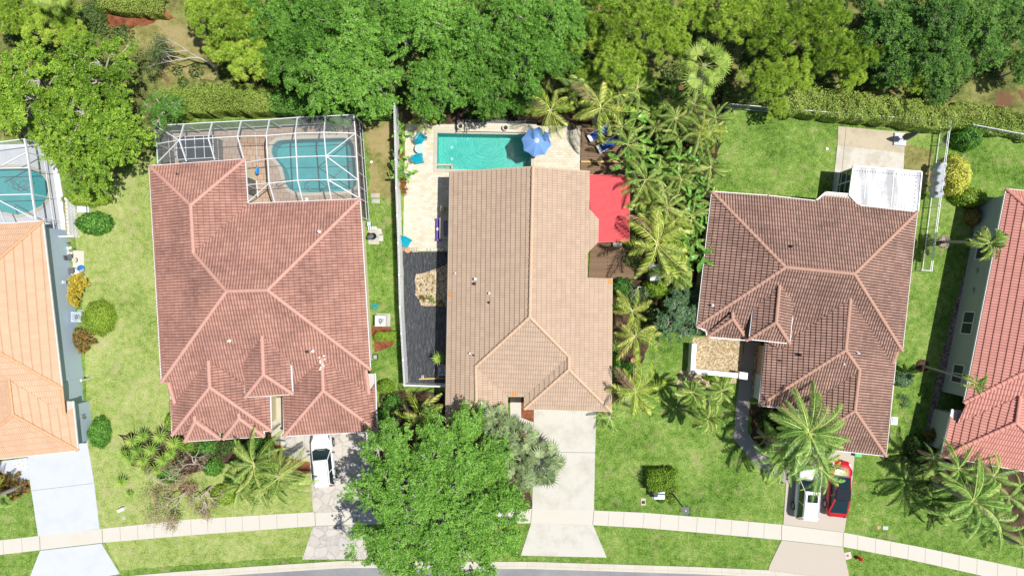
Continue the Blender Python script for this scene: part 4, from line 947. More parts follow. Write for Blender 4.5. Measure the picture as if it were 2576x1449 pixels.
picket('fence', 'white metal picket fence round the back lawn of the brown-roofed house', [(1822, 273), (1972, 286.5), (2365, 316.5), (2345, 470), (2318, 682.5), (2292, 681)])
picket('fence', 'white metal picket fence in the top right corner behind the coral-roofed house', [(2420, 324), (2478, 335), (2650, 368)])
# net thrown over the picket fence
def drape():
    rnd = random.Random(5); vs = []; fs = []; n, mm = 10, 26
    for j in range(mm + 1):
        y = 410 + 88 * j / mm; wv = 3 * math.sin(j * .9)
        for i in range(n + 1):
            x = 2345 + 36 * i / n - (y - 410) * .11 + wv + rnd.uniform(-1, 1); u = i / n
            z = .5 + 1.05 * math.sin(min(1, u * 1.25) * math.pi * .62) + .10 * math.sin(j * 1.7 + i) + rnd.uniform(-.05, .05)
            p = W(x, y, max(.1, z)); vs.append(p)
    for j in range(mm):
        for i in range(n): k = j * (n + 1) + i; fs.append((k + n + 1, k + n + 2, k + 1, k))
    m = MB(); m.add(vs, fs); m.build('net', 'net_grey', smooth=True, label='crumpled grey net draped over the white picket fence', cat='net')
drape()
# ------------------------------------------------------------------ parasols, chairs, tables, loungers
def parasol(label, x, y, z, r, n=8):
    g = W(x, y, z); t = local('parasol', label, 'parasol', (g.x, g.y, 0.03))
    for k in range(n):
        m = MB(); c = Vector((0, 0, z)); a0 = 2 * math.pi * (k - .5) / n + .2; a1 = a0 + 2 * math.pi / n; am = (a0 + a1) / 2
        rows_ = []
        for i in range(7):
            u = i / 6; rr = r * (.10 + .9 * u); zz = -.50 * u ** 1.3
            row = []
            for j in range(7):
                v = j / 6; a = a0 + (a1 - a0) * v; sag = 1 - .13 * math.sin(math.pi * v) * u; row.append(c + Vector((rr * sag * math.cos(a), rr * sag * math.sin(a), zz - .07 * u * math.sin(math.pi * v))))
            rows_.append(row)
        vs = [p for row in rows_ for p in row]; fs = [(i * 7 + j, i * 7 + j + 1, i * 7 + j + 8, i * 7 + j + 7) for i in range(6) for j in range(6)]
        m.add(vs, fs); m.build('canopy_panel', 'blue_canvas', t, smooth=True)
    m = MB(); m.lathe((0, 0, z + .01), [(r * .17, -.03), (r * .10, .04), (.02, .08)], 16); m.build('vent_cap', 'pale_canvas', t)
    m = MB(); m.tube([(0, 0, 0), (0, 0, z + .12)], .025, 8); m.build('pole', 'black_metal', t)
    m = MB(); m.lathe((0, 0, 0), [(.3, 0), (.28, .06), (.05, .1), (.04, .3)], 16); m.build('base', 'dark_grey', t)
parasol('open blue parasol with pale centre at the right end of the turquoise pool', 1350, 354, 2.5, 1.24)
def adirondack(label, x, y, rz, g='teal slatted chairs on the stone patio'):
    t = local('garden_chair', label, 'chair', W(x, y, .3) + Vector((0, 0, -.27)), rz, g)
    # chair faces local -Y
    m = MB()
    for k in range(7): m.box((0, -.28 + k * .085, .40 - k * .022), (.52, .072, .022), rot=Matrix.Rotation(-.26, 3, 'X'))
    m.build('seat', 'teal_plastic', t)
    m = MB()
    for k in range(6):
        xx = -.24 + k * .096; top = .60 - abs(k - 2.5) ** 2 * .012; m.beam((xx * .85, .26, .26), (xx * 1.1, .26 + top * .62, .26 + top * 1.08), .082, .02, up=(0, 1, 0))
    m.build('backrest', 'teal_plastic', t)
    for s_ in (-1, 1):
        m = MB(); m.plate([(s_ * .28, -.36, .56), (s_ * .40, -.36, .56), (s_ * .38, .38, .52), (s_ * .29, .38, .52)], .025); m.build('armrest', 'teal_plastic', t)
        m = MB(); m.beam((s_ * .31, -.30, 0), (s_ * .31, -.30, .55), .09, .03, up=(0, 1, 0)); m.build('leg', 'teal_plastic', t)
        m = MB(); m.beam((s_ * .28, .5, .02), (s_ * .28, -.32, .36), .03, .10); m.build('leg', 'teal_plastic', t)
adirondack('teal slatted garden chair turned towards the pool, above the round glass table', 1060, 347, math.radians(-40) + math.pi)
adirondack('teal slatted garden chair just below the round glass table', 1055, 400, math.radians(100) , )
adirondack('teal slatted garden chair alone by the terracotta pot', 1023, 609, math.radians(60))
tb = local('round_table', 'round glass-topped table between two teal chairs', 'table', W(1055, 374, .5) + Vector((0, 0, -.47)))
m = MB(); m.lathe((0, 0, .48), [(.36, 0), (.37, .01), (.37, .02), (.0, .025)], 28); m.build('tabletop', 'table_glass', tb)
m = MB(); m.tube([(.375 * math.cos(a * .2244), .375 * math.sin(a * .2244), .49) for a in range(29)], .02, 6, cap=False); m.build('rim', 'stone_pale', tb)
for k in range(4): a = k * math.pi / 2 + .4; m = MB(); m.tube([(.30 * math.cos(a), .30 * math.sin(a), 0), (.24 * math.cos(a), .24 * math.sin(a), .47)], .018, 6); m.build('leg', 'grey_metal', tb)
def lounger(label, x, y, rz):
    t = local('sun_lounger', label, 'sun lounger', W(x, y, .4) + Vector((0, 0, -.24)), rz, 'blue loungers on the timber deck')
    m = MB()
    for s_ in (-1, 1): m.beam((s_ * .33, -.95, .33), (s_ * .33, .35, .33), .05, .06); m.beam((s_ * .33, .35, .33), (s_ * .31, .95, .62), .05, .06)
    m.beam((-.33, -.95, .33), (.33, -.95, .33), .05, .06); m.beam((-.31, .95, .62), (.31, .95, .62), .05, .06); m.build('frame', 'white_paint', t)
    for s_ in (-1, 1):
        for yy in (-.8, .3): m = MB(); m.beam((s_ * .32, yy, 0), (s_ * .32, yy, .33), .04, .04, up=(0, 1, 0)); m.build('leg', 'white_paint', t)
    m = MB(); m.box((0, -.82, .36), (.60, .28, .03)); m.build('foot_panel', 'white_paint', t)
    m = MB(); m.box((0, -.17, .39), (.60, 1.05, .08)); m.build('cushion', 'blue_cushion', t)
    m = MB(); m.beam((0, .37, .40), (0, .95, .68), .60, .08); m.build('back_cushion', 'blue_cushion', t)
    return t
lounger('blue cushioned sun lounger showing its white foot on the timber deck', 1530, 364, math.radians(-62))
lounger('blue cushioned sun lounger half hidden under a palm frond on the timber deck', 1507, 337, math.radians(-62))
m = MB(); m.beam(W(1462, 407, .22), W(1566, 407, .22), .12, .10); m.build('timber_beam', 'timber', label='yellow timber step beam across the shaded wood deck', cat='beam')
t = local('plant_pot', 'large black round pot at the edge of the timber deck', 'pot', W(1441, 320, .2)); t.location.z = .03; m = MB(); m.lathe((0, 0, 0), [(.20, 0), (.28, .42), (.30, .45), (.26, .45), (.24, .34), (0, .34)], 18); m.build('pot', 'black_metal', t); m = MB(); m.lathe((0, 0, .3), [(.22, 0), (.18, .07), (0, .1)], 12); m.build('soil', 'dark_mulch', t)
# red awning
aw = thing('awning', 'bright red fabric awning stretched beside the sand-roofed house', 'awning', W(1540, 525))
A4 = [(1480, 440, 3.35), (1584, 444, 2.55), (1583, 606, 2.55), (1490, 611, 3.25)]
vs = []; fs = []; n = 40
for j in range(n + 1):
    for i in range(n + 1):
        a = Vector(A4[0]).lerp(Vector(A4[1]), i / n); b = Vector(A4[3]).lerp(Vector(A4[2]), i / n); p = a.lerp(b, j / n)
        vs.append(W(p.x, p.y, p.z - .20 * math.sin(math.pi * i / n) * (.6 + .4 * math.cos(j * .35)) + .035 * math.sin(j * 1.1 + i * .25) + .02 * math.sin(i * .9 - j * .6)))
for j in range(n):
    for i in range(n): k = j * (n + 1) + i; fs.append((k + n + 1, k + n + 2, k + 1, k))
m = MB(); m.add(vs, fs); m.build('fabric', 'red_canvas', aw, smooth=True)
for a, b in ((0, 1), (1, 2), (2, 3)): m = MB(); m.beam(W(*A4[a]), W(*A4[b]), .06, .06); m.build('bar', 'red_paint', aw)
for i in (1, 2): p = W(*A4[i]); m = MB(); m.beam((p.x, p.y, .1), p, .07, .07, up=(0, 1, 0)); m.build('post', 'white_metal', aw)
t = thing('garden_bench', 'small pale slatted bench at the lower edge of the red awning', 'bench', W(1553, 613)); m = MB()
for k in range(5): m.box(W(1553, 611 + k * 2.6, .45), (.75, .07, .03), -.15)
m.build('seat', 'grey_paver', t)
for dx in (-9, 9): m = MB(); m.box(W(1553 + dx, 616, .22) - Vector((0, 0, .0)), (.05, .35, .44), -.15); m.build('leg', 'grey_paver', t)
# corrugated lean-to roof among the palms
t = thing('garden_shed', 'small shed with a white corrugated roof under the big palm', 'shed', W(1648, 684))
c = [W(1634, 664, 2.0), W(1660, 664, 2.0), W(1661, 706, 1.8), W(1635, 706, 1.8)]; m = MB(); nn = 20
for k in range(nn): a, b = c[0].lerp(c[1], k / nn), c[0].lerp(c[1], (k + 1) / nn); a2, b2 = c[3].lerp(c[2], k / nn), c[3].lerp(c[2], (k + 1) / nn); u = Vector((0, 0, .035 * (k % 2))); v = Vector((0, 0, .035 * ((k + 1) % 2))); m.quad(a2 + u, b2 + v, b + v, a + u)
m.build('roof', 'white_metal', t); m = MB(); m.slab([Vector((p.x, p.y)) for p in (W(1637, 667, 2), W(1658, 667, 2), W(1658, 702, 1.8), W(1637, 702, 1.8))], 0, 1.78); m.build('wall', 'grey_metal', t)
# outdoor kitchen and purple bench
t = thing('kitchen_counter', 'tan stone outdoor kitchen counter against the sand-roofed house', 'counter', W(1111, 574))
m = MB(); p, q = W(1108, 549, .5), W(1117, 600, .5); m.slab([W(1107, 549, .95), W(1116, 549, .95), W(1116, 600, .95), W(1107, 600, .95)], 0, .9); m.build('body', 'tan_wall', t)
m = MB(); m.slab([W(1106, 548, .95), W(1131, 548, .95), W(1131, 601, .95), W(1106, 601, .95)], .9, .96, [[W(1116, 556, .95), W(1129, 556, .95), W(1129, 594, .95), W(1116, 594, .95)]]); m.build('worktop', 'coping', t)
m = MB(); m.slab([W(1116, 556, .95), W(1129, 556, .95), W(1129, 594, .95), W(1116, 594, .95)], .3, .9); m.build('grill', 'black_metal', t)
m = MB()
for k in range(9): m.beam(W(1117, 559 + k * 4, .93), W(1128, 559 + k * 4, .93), .03, .02)
m.build('grate', 'silver_metal', t)
t = thing('bench', 'purple painted bench drawn up to the stone counter', 'bench', W(1102, 577))
m = MB(); m.slab([W(1098, 553, .45), W(1106, 553, .45), W(1106, 602, .45), W(1098, 602, .45)], .40, .46); m.build('seat', 'purple_paint', t)
for y in (551, 604): m = MB(); m.slab([W(1098, y - 2, .6), W(1107, y - 2, .6), W(1107, y + 2, .6), W(1098, y + 2, .6)], 0, .62); m.build('end_panel', 'purple_paint', t)
m = MB(); m.lathe(W(1101.7, 576.5, .46), [(.12, 0), (.13, .03), (.0, .05)], 16); m.build('seat_disc', 'white_paint', t)
t = thing('pillar', 'square cream pillar with a lamp on top beside the stone patio shade', 'pillar', W(1112, 524)); m = MB(); m.slab([W(1108, 517, 1), W(1116, 517, 1), W(1116, 531, 1), W(1108, 531, 1)], 0, 1.0); m.build('shaft', 'coping', t); m = MB(); m.lathe(W(1112, 521, 1.0), [(.09, 0), (.09, .1), (0, .14)], 12); m.build('lamp', 'white_paint', t)
t = local('plant_pot', 'round terracotta pot at the top of the black-sheeted bed', 'pot', W(1027, 629)); m = MB(); m.lathe((0, 0, 0), [(.18, 0), (.25, .36), (.27, .38), (.0, .39)], 22); m.build('pot', 'terracotta', t)
for i, (x, y) in enumerate(((1041, 625), (1048, 625), (1041, 631.5), (1048, 631.5))):
    m = MB(); m.slab([W(x - 3.2, y - 3), W(x + 3.2, y - 3), W(x + 3.2, y + 3), W(x - 3.2, y + 3)], .03, .22, [[W(x - 1.9, y - 1.8), W(x + 1.9, y - 1.8), W(x + 1.9, y + 1.8), W(x - 1.9, y + 1.8)]])
    m.build('concrete_block', 'block_pale', label='hollow concrete block beside the terracotta pot, %s of the square of four' % ['upper left', 'upper right', 'lower left', 'lower right'][i], cat='block', group='four blocks beside the terracotta pot')
for i, x in enumerate((1078, 1087, 1094, 1100, 1106, 1112)):
    m = MB(); m.lathe(W(x, 628 + (i % 2) * .8, 0), [(.08, .02), (.13, .08), (.12, .17), (.05, .22)], 8, 1.0, 1.15 + .1 * (i % 3), i); m.build('edging_stone', 'stone_pale', label='rough pale edging stone below the stone patio, %s of the row' % ['leftmost', 'second from the left', 'third from the left', 'third from the right', 'second from the right', 'rightmost'][i], cat='stone', group='edging stones below the stone patio')
m = MB(); m.beam(W(1054, 953, .12), W(1122, 951, .12), .10, .10); m.build('timber_board', 'timber', label='yellow timber board across the lower end of the black sheet', cat='board')
for i, (x, y) in enumerate(((1064, 947), (1102, 948))):
    m = MB(); m.slab([W(x - 2.6, y - 4), W(x + 2.6, y - 4), W(x + 2.6, y + 4), W(x - 2.6, y + 4)], .05, .22, [[W(x - 1.4, y - 1.2 + k), W(x + 1.4, y - 1.2 + k), W(x + 1.4, y + 1.2 + k), W(x - 1.4, y + 1.2 + k)] for k in (-2, 2)])
    m.build('concrete_block', 'block_pale', label=['hollow concrete block on the left end of the timber board', 'hollow concrete block in the middle of the timber board'][i], cat='block', group='blocks on the timber board')
# ------------------------------------------------------------------ air conditioners
def aircon(label, x, y, rz=0.0, sz=.86, h=.95, mat='white_metal'):
    t = local('air_conditioner', label, 'air conditioner', W(x, y, h) - Vector((0, 0, h)), rz)
    m = MB(); m.box((.08, .03, .05), (sz + .3, sz + .2, .1)); m.build('pad', 'grey_paver', t)
    m = MB(); m.box((0, 0, h / 2 + .1), (sz, sz, h - .1)); m.build('casing', mat, t)
    m = MB(); m.slab([(-sz / 2, -sz / 2), (sz / 2, -sz / 2), (sz / 2, sz / 2), (-sz / 2, sz / 2)], h + .05, h + .10, [[(.36 * math.cos(a * math.pi / 12), .36 * math.sin(a * math.pi / 12)) for a in range(24)]]); m.build('top_plate', mat, t)
    m = MB(); m.lathe((0, 0, h + .045), [(.36, 0), (.0, .01)], 24); m.build('well', 'dark_grey', t)
    m = MB()
    for k in range(3): a = k * 2.094 + .5; m.plate([(.05 * math.cos(a), .05 * math.sin(a), h + .07), (.31 * math.cos(a - .32), .31 * math.sin(a - .32), h + .06), (.33 * math.cos(a + .25), .33 * math.sin(a + .25), h + .08)], .012)
    m.lathe((0, 0, h + .06), [(.08, 0), (.06, .03), (0, .04)], 12); m.build('fan', 'silver_metal', t)
    m = MB()
    for r_ in (.12, .2, .28, .36): m.tube([(r_ * math.cos(a * .2618), r_ * math.sin(a * .2618), h + .115) for a in range(25)], .008, 5, cap=False)
    m.build('grille', 'grey_metal', t)
aircon('white air conditioner on its pad beside the rose-roofed house', 957, 807)
aircon('grey air conditioner beside the round clipped bush of the blue-grey house', 193, 797, 0, .84, .9, 'blue_grey_wall')
aircon('air conditioner in the shade at the lower end of the black-sheeted bed', 1113, 934, 0, .75, .8, 'grey_metal')
# ------------------------------------------------------------------ small things along the house walls
def slabthing(name, label, pts, z, mat, cat, group=None, z0=0.0):
    m = MB(); m.slab([W(x, y) for x, y in pts], z0, z); return m.build(name, mat, label=label, cat=cat, group=group)
def rect(x0, y0, x1, y1, s_=0): return [(x0, y0), (x1, y0 + s_), (x1, y1 + s_), (x0, y1)]
slabthing('stepping_slab', 'upper weathered grey slab by the cage door of the kidney pool', rect(933, 487, 955, 498), .05, 'grey_paver', 'slab', 'slabs by the cage door')
slabthing('stepping_slab', 'lower weathered grey slab by the cage door of the kidney pool', rect(935, 501, 956, 512), .05, 'grey_paver', 'slab', 'slabs by the cage door')
slabthing('stepping_slab', 'large grey concrete slab under the black kettle grill', rect(927, 574, 954, 615), .04, 'grey_paver', 'slab')
slabthing('stepping_slab', 'upper white curved slab right of the kettle grill', [(951.7, 575), (959, 576), (963, 589), (953, 590)], .05, 'white_drive', 'slab', 'white slabs by the grill')
slabthing('stepping_slab', 'lower white square slab right of the kettle grill', rect(953.8, 592, 964.4, 607), .05, 'white_drive', 'slab', 'white slabs by the grill')
t = local('kettle_grill', 'black kettle grill with an open lid standing on a grey slab', 'grill', W(943, 596)); m = MB(); m.lathe((0, 0, .5), [(.08, 0), (.24, .1), (.28, .24), (.25, .22), (.1, .12), (0, .1)], 20); m.build('bowl', 'black_metal', t)
m = MB(); m.lathe((-.22, -.05, .72), [(.27, 0), (.22, .1), (.1, .16), (0, .18)], 20, 1.1, .8, .5); m.build('lid', 'dark_grey', t)
for k in range(3): a = k * 2.1; m = MB(); m.tube([(.3 * math.cos(a), .3 * math.sin(a), 0), (.12 * math.cos(a), .12 * math.sin(a), .55)], .015, 6); m.build('leg', 'black_metal', t)
t = local('slatted_stool', 'low white slatted stool above the kettle grill', 'stool', W(938, 575)); m = MB()
for k in range(5): m.box((-.28 + k * .15, 0, .35), (.09, .28, .03))
m.build('seat', 'white_paint', t); m = MB(); [m.box((sx * .3, sy * .1, .17), (.04, .04, .34)) for sx in (-1, 1) for sy in (-1, 1)]; m.build('legs', 'white_paint', t)
t = local('storage_bin', 'slate-grey lidded bin beside the cream wall', 'bin', W(931, 565)); m = MB(); m.box((0, 0, .22), (.26, .30, .44), taper=1.08); m.build('bin', 'dark_grey', t); m = MB(); m.box((0, 0, .46), (.31, .35, .04)); m.build('lid', 'blue_grey_wall', t)
t = local('bucket', 'small black bucket on the slab beside the kettle grill', 'bucket', W(930, 590)); m = MB(); m.lathe((0, 0, 0), [(.10, 0), (.14, .26), (.12, .26), (.09, .05), (0, .05)], 14); m.build('bucket', 'dark_plastic', t)
def coil(name, label, x, y, r, turns, mat, z=.03, cat='hose', rnd=3, thick=.02):
    R_ = random.Random(rnd); pts = []
    for k in range(turns * 14): a = k * 2 * math.pi / 14; rr = r * (.6 + .4 * math.sin(k * .21)) + R_.uniform(-.03, .03); pts.append(W(x, y) + Vector((rr * math.cos(a) + R_.uniform(-.02, .02), rr * .9 * math.sin(a), z + .0015 * k)))
    m = MB(); m.tube(pts, thick, 6); m.build(name, mat, label=label, cat=cat)
coil('garden_hose', 'tangled teal garden hose above the white air conditioner', 944, 771, .32, 5, 'teal_plastic')
coil('garden_hose', 'blue garden hose heaped on the pale slab of the blue-grey house', 206, 676, .34, 8, 'blue_plastic', .06, 'hose', 8, .03)
t = local('bucket', 'black lidded bucket on the grass below the small green hedge', 'bucket', W(944, 898, .4) - Vector((0, 0, .4))); m = MB(); m.box((0, 0, .2), (.34, .40, .4)); m.build('bucket', 'dark_plastic', t); m = MB(); m.box((0, 0, .42), (.28, .32, .05)); m.build('lid', 'grey_metal', t)
m = MB(); m.lathe(W(772, 501.5, 0), [(.15, .03), (.15, .05), (0, .06)], 18); m.build('skimmer_lid', 'white_paint', pl1)
m = MB(); m.lathe(W(1084.7, 398.7, 0), [(.13, .03), (.13, .045), (0, .05)], 18); m.build('skimmer_lid', 'white_paint', pl2)
m = MB(); m.lathe(W(934.4, 408, 0), [(.10, .01), (.10, .05), (0, .07)], 12, 1.3); m.build('drain_cap', 'white_paint', label='small white drain cap in the dry yellow grass', cat='cap')
for k in range(2):
    m = MB(); o = Vector((k * .12, -k * .28, 0)); a, b = W(700, 468) + o, W(722, 452) + o
    m.tube([a + Vector((0, 0, .05)), a + Vector((0, 0, .55)), a.lerp(b, .25) + Vector((0, 0, .75)), a.lerp(b, .7) + Vector((0, 0, .60)), b + Vector((0, 0, .05))], .022, 8)
    m.build('handrail', 'dark_grey', label='bent grey handrail at the steps of the kidney-shaped pool, %s one' % ['upper', 'lower'][k], cat='handrail', group='handrails of the kidney pool')
m = MB(); R_ = random.Random(2); pts = []
for k in range(34): a = k * .23; r_ = 25 - 5 * math.sin(k * .3); pts.append(W(800 + r_ * 1.05 * math.cos(a) + (k * .5 if k > 26 else 0), 465 + r_ * .62 * math.sin(a)) + Vector((0, 0, -.07)))
m.tube(pts + [W(845, 440) - Vector((0, 0, .08)), W(872, 415) - Vector((0, 0, .08)), W(892, 413) + Vector((0, 0, .1))], .025, 6); m.build('vacuum_hose', 'dark_grey', label='dark vacuum hose curled in the kidney-shaped pool', cat='hose')
pts = [W(25 + 22 * math.cos(k * .3) + k * .9, 462 + 14 * math.sin(k * .42)) - Vector((0, 0, .07)) for k in range(40)]; m = MB(); m.tube(pts, .022, 6); m.build('vacuum_hose', 'dark_grey', label='dark vacuum hose floating in the left-edge pool', cat='hose')
t = thing('skimmer_net', 'long white pole with a blue skimmer net leaning by the patio door', 'net', W(648, 425)); m = MB(); m.tube([W(643, 335, .05), W(647, 418, 1.2)], .02, 6); m.build('pole', 'white_metal', t); m = MB(); m.lathe(W(648, 430, 1.1), [(.20, 0), (.22, .03), (.18, .02), (0, -.06)], 16, .8, 1.3); m.build('net', 'blue_plastic', t)
# left house side
struct('paved_patch', rect(184, 630, 212, 694, 2), .05, 'walk_concrete', z0=0)
t = local('side_table', 'small round beige table on the pale slab of the blue-grey house', 'table', W(196, 655)); t.location.z = .05; m = MB(); m.lathe((0, 0, .42), [(.2, 0), (.21, .02), (0, .03)], 18); m.build('tabletop', 'coping', t); m = MB(); m.lathe((0, 0, 0), [(.12, 0), (.03, .03), (.03, .42)], 10); m.build('leg', 'grey_metal', t)
t = local('plastic_chair', 'dark grey chair on the pale slab beside the round beige table', 'chair', W(184, 648), .3); t.location.z = .05; m = MB(); m.box((0, 0, .4), (.42, .42, .04)); m.build('seat', 'dark_grey', t); m = MB(); m.box((-.2, 0, .62), (.04, .4, .42)); m.build('backrest', 'dark_grey', t)
for sx in (-1, 1):
    for sy in (-1, 1): m = MB(); m.box((sx * .18, sy * .18, .2), (.035, .035, .4)); m.build('leg', 'dark_grey', t)
t = local('plastic_chair', 'white plastic chair lying by the blue hose', 'chair', W(203, 688), 1.0); t.location.z = .05; m = MB(); m.box((0, 0, .38), (.42, .42, .04)); m.build('seat', 'white_paint', t); m = MB(); m.box((-.2, 0, .6), (.04, .4, .4)); m.build('backrest', 'white_paint', t)
for sx in (-1, 1):
    for sy in (-1, 1): m = MB(); m.box((sx * .18, sy * .18, .19), (.035, .035, .38)); m.build('leg', 'white_paint', t)
t = local('garden_chair', 'black mesh garden chair against the blue-grey wall above the golden bushes', 'chair', W(176, 682, .5) - Vector((0, 0, .5)), .1); m = MB(); m.box((0, 0, .4), (.5, .55, .04)); m.build('seat', 'dark_grey', t); m = MB(); m.box((-.26, 0, .7), (.04, .55, .6)); m.build('backrest', 'dark_grey', t)
for sx in (-1, 1):
    for sy in (-1, 1): m = MB(); m.box((sx * .22, sy * .25, .2), (.04, .04, .4)); m.build('leg', 'black_metal', t)
for i, (x, y, r_) in enumerate(((174, 626, .15), (182, 624, .12), (188, 627, .13), (176, 636, .12), (184, 637, .10), (176, 612, .11))):
    m = MB(); m.lathe(W(x, y), [(r_ * .7, 0), (r_, .24), (r_ * .85, .24), (0, .18)], 12); m.build('flower_pot', ['white_paint', 'stone_pale', 'dark_grey'][i % 3], label='small %s flower pot, %s of the cluster above the pale slab' % (['white', 'cream', 'dark'][i % 3], ['far left', 'middle', 'far right', 'lower left', 'lower right', 'topmost'][i]), cat='flower pot', group='flower pots above the pale slab')
m = MB(); m.box(W(161, 710, 1.3) , (.10, .22, .36)); ob = m.build('wall_box', 'white_paint', H0)
t = local('hose_reel', 'black hose reel beside the oval bush at the blue-grey house', 'hose reel', W(213, 1076), 0); m = MB(); m.lathe((0, 0, .0), [(.22, 0), (.22, .03), (.12, .04), (.12, .28), (.22, .29), (.22, .32), (0, .33)], 18); m.build('reel', 'black_metal', t); m = MB(); m.tube([(.15 * math.cos(a * .5), .15 * math.sin(a * .5), .05 + a * .004) for a in range(50)], .022, 6); m.build('hose', 'dark_plastic', t)
for i, (x, y) in enumerate(((199, 1034), (207, 1046), (209, 1053))): m = MB(); m.box(W(x, y, 1.3), (.14, .18, .25)); m.build('wall_box', 'grey_metal', H0)
t = thing('vent_post', 'slim white pipe post on the lawn beside the blue-grey house', 'post', W(231, 951)); m = MB(); p = W(230, 951); m.tube([p, p + Vector((0, 0, 1.3))], .07, 10); m.build('pipe', 'white_metal', t); m = MB(); m.lathe(p + Vector((0, 0, 1.3)), [(.1, 0), (.1, .08), (0, .1)], 12); m.build('cap', 'white_metal', t)
t = thing('utility_hatch', 'long slate-grey hatch on the lawn between two left bushes', 'hatch', W(212, 518)); m = MB(); m.slab(rect_ := [W(196, 503), W(226, 505), W(228, 536), W(198, 536)], 0, .22); m.build('body', 'grey_deck', t); m = MB(); m.beam(W(217, 505, .24), W(219, 536, .24), .05, .03); m.build('joint_strip', 'black_metal', t)
m = MB(); m.box(W(304, 1282, .3) - Vector((0, 0, .12)), (.55, .24, .36), .45); m.build('utility_box', 'white_paint', label='small white utility box on the front lawn between drives', cat='utility box')
m = MB(); m.lathe(W(311, 1302), [(.18, .01), (.17, .03), (0, .035)], 14); m.build('ground_cover', 'grey_paver', label='round grey cover in the grass below the white utility box', cat='cover')
# street things
t = thing('street_lamp', 'slim dark street lamp with a square head beside the clipped square bush', 'street lamp', W(1689, 1238)); p = W(1689, 1238); m = MB(); m.tube([p, p + Vector((0, 0, 4.3))], [.075, .05], 10); m.build('pole', 'dark_grey', t)
m = MB(); m.lathe(p, [(.16, 0), (.15, .2), (.07, .3)], 12); m.build('base', 'dark_grey', t); m = MB(); m.box(p + Vector((0, 0, 4.45)), (.34, .34, .30), taper=1.35); m.build('lantern', 'dark_grey', t); m = MB(); m.box(p + Vector((0, 0, 4.63)), (.54, .54, .05)); m.build('roof', 'dark_grey', t); m = MB(); m.lathe(p + Vector((0, 0, 4.65)), [(.07, 0), (.05, .07), (0, .1)], 10); m.build('finial', 'white_paint', t)
t = thing('transformer_box', 'pale green transformer box below the clipped square bush', 'utility box', W(1657, 1242)); p = W(1655, 1240); m = MB(); m.box(p + Vector((0, 0, .32)), (.82, .56, .62)); m.build('body', 'utility_green', t); m = MB(); m.box(p + Vector((0, 0, .66)), (.88, .62, .05)); m.build('lid', 'white_metal', t); m = MB(); m.box(p + Vector((0, -.05, .04)), (1.0, .75, .08)); m.build('pad', 'grey_paver', t)
for i in range(2):
    t = thing('utility_box', ['small green utility box standing left of the transformer box', 'small green utility box against the shade of the square bush'][i], 'utility box', W(1637 - i * 8, 1236 - i * 15)); p = W(1637 - i * 8, 1238 - i * 15); m = MB(); m.box(p + Vector((0, 0, .2)), (.24, .24, .42)); m.build('body', 'dark_grey', t); m = MB(); m.box(p + Vector((0, 0, .42)), (.28, .28, .04)); m.build('lid', 'dark_grey', t)
t = thing('meter_cover', 'square tan meter cover with a brown plate in the grass', 'cover', W(1618, 1261)); m = MB(); m.slab(rect_ := [W(1612, 1252), W(1624, 1252), W(1624, 1270), W(1612, 1270)], 0, .05); m.build('frame', 'coping', t); m = MB(); m.slab([W(1614, 1259), W(1622, 1259), W(1622, 1266), W(1614, 1266)], .05, .06); m.build('plate', 'dark_mulch', t)
m = MB(); m.slab([W(2220, 1322), W(2234, 1323), W(2233, 1332), W(2220, 1331)], 0, .06); m.build('meter_cover', 'utility_green', label='grey-green rectangular meter cover on the lawn near the red car', cat='cover')
m = MB(); m.lathe(W(2210, 1326), [(.16, 0), (.16, .03), (0, .035)], 14); m.build('valve_cover', 'terracotta', label='round brick-red valve cover left of the grey-green meter cover', cat='cover')
t = thing('valve_pad', 'pale concrete square with a red round lid by the tan drive', 'cover', W(2131, 1396)); m = MB(); m.slab([W(2123, 1389), W(2139, 1386), W(2142, 1403), W(2127, 1407)], 0, .06); m.build('pad', 'walk_concrete', t); m = MB(); m.lathe(W(2131.5, 1396), [(.11, .06), (.11, .08), (0, .085)], 14); m.build('lid', 'red_paint', t)
t = thing('fire_hydrant', 'red fire hydrant on the verge right of the tan drive', 'hydrant', W(2157, 1399)); p = W(2158, 1400); m = MB(); m.lathe(p, [(.15, 0), (.15, .06), (.10, .08), (.10, .5), (.13, .52), (.13, .58), (.10, .68), (.04, .74), (0, .76)], 14); m.build('barrel', 'red_paint', t)
for s_ in (-1, 1): m = MB(); m.tube([p + Vector((s_ * .08, 0, .42)), p + Vector((s_ * .2, 0, .42))], [.055, .065], 10); m.build('side_cap', 'red_paint', t)
m = MB(); m.tube([p + Vector((0, -.08, .38)), p + Vector((0, -.22, .38))], [.075, .085], 10); m.build('front_cap', 'red_paint', t)
t = thing('access_box', 'pale blue access box beside the wall of the brown-roofed house', 'utility box', W(2246, 1060)); p = W(2240, 1055); m = MB(); m.box(p + Vector((0, 0, .3)), (.55, .65, .6), -.1); m.build('body', 'white_metal', t); m = MB(); m.box(p + Vector((0, 0, .62)), (.42, .52, .04), -.1); m.build('lid', 'grey_deck', t)
m = MB(); m.box(W(2159, 1144, .4) - Vector((0, 0, .1)), (.55, .30, .30), -.1); m.build('storage_box', 'green_plastic', label='bright green box at the front wall of the brown-roofed house', cat='box')
m = MB(); m.lathe(W(2079.8, 375), [(.13, 0), (.12, .08), (0, .1)], 12); m.build('sprinkler_cover', 'white_paint', label='small white cover on the back lawn left of the concrete slab', cat='cover')
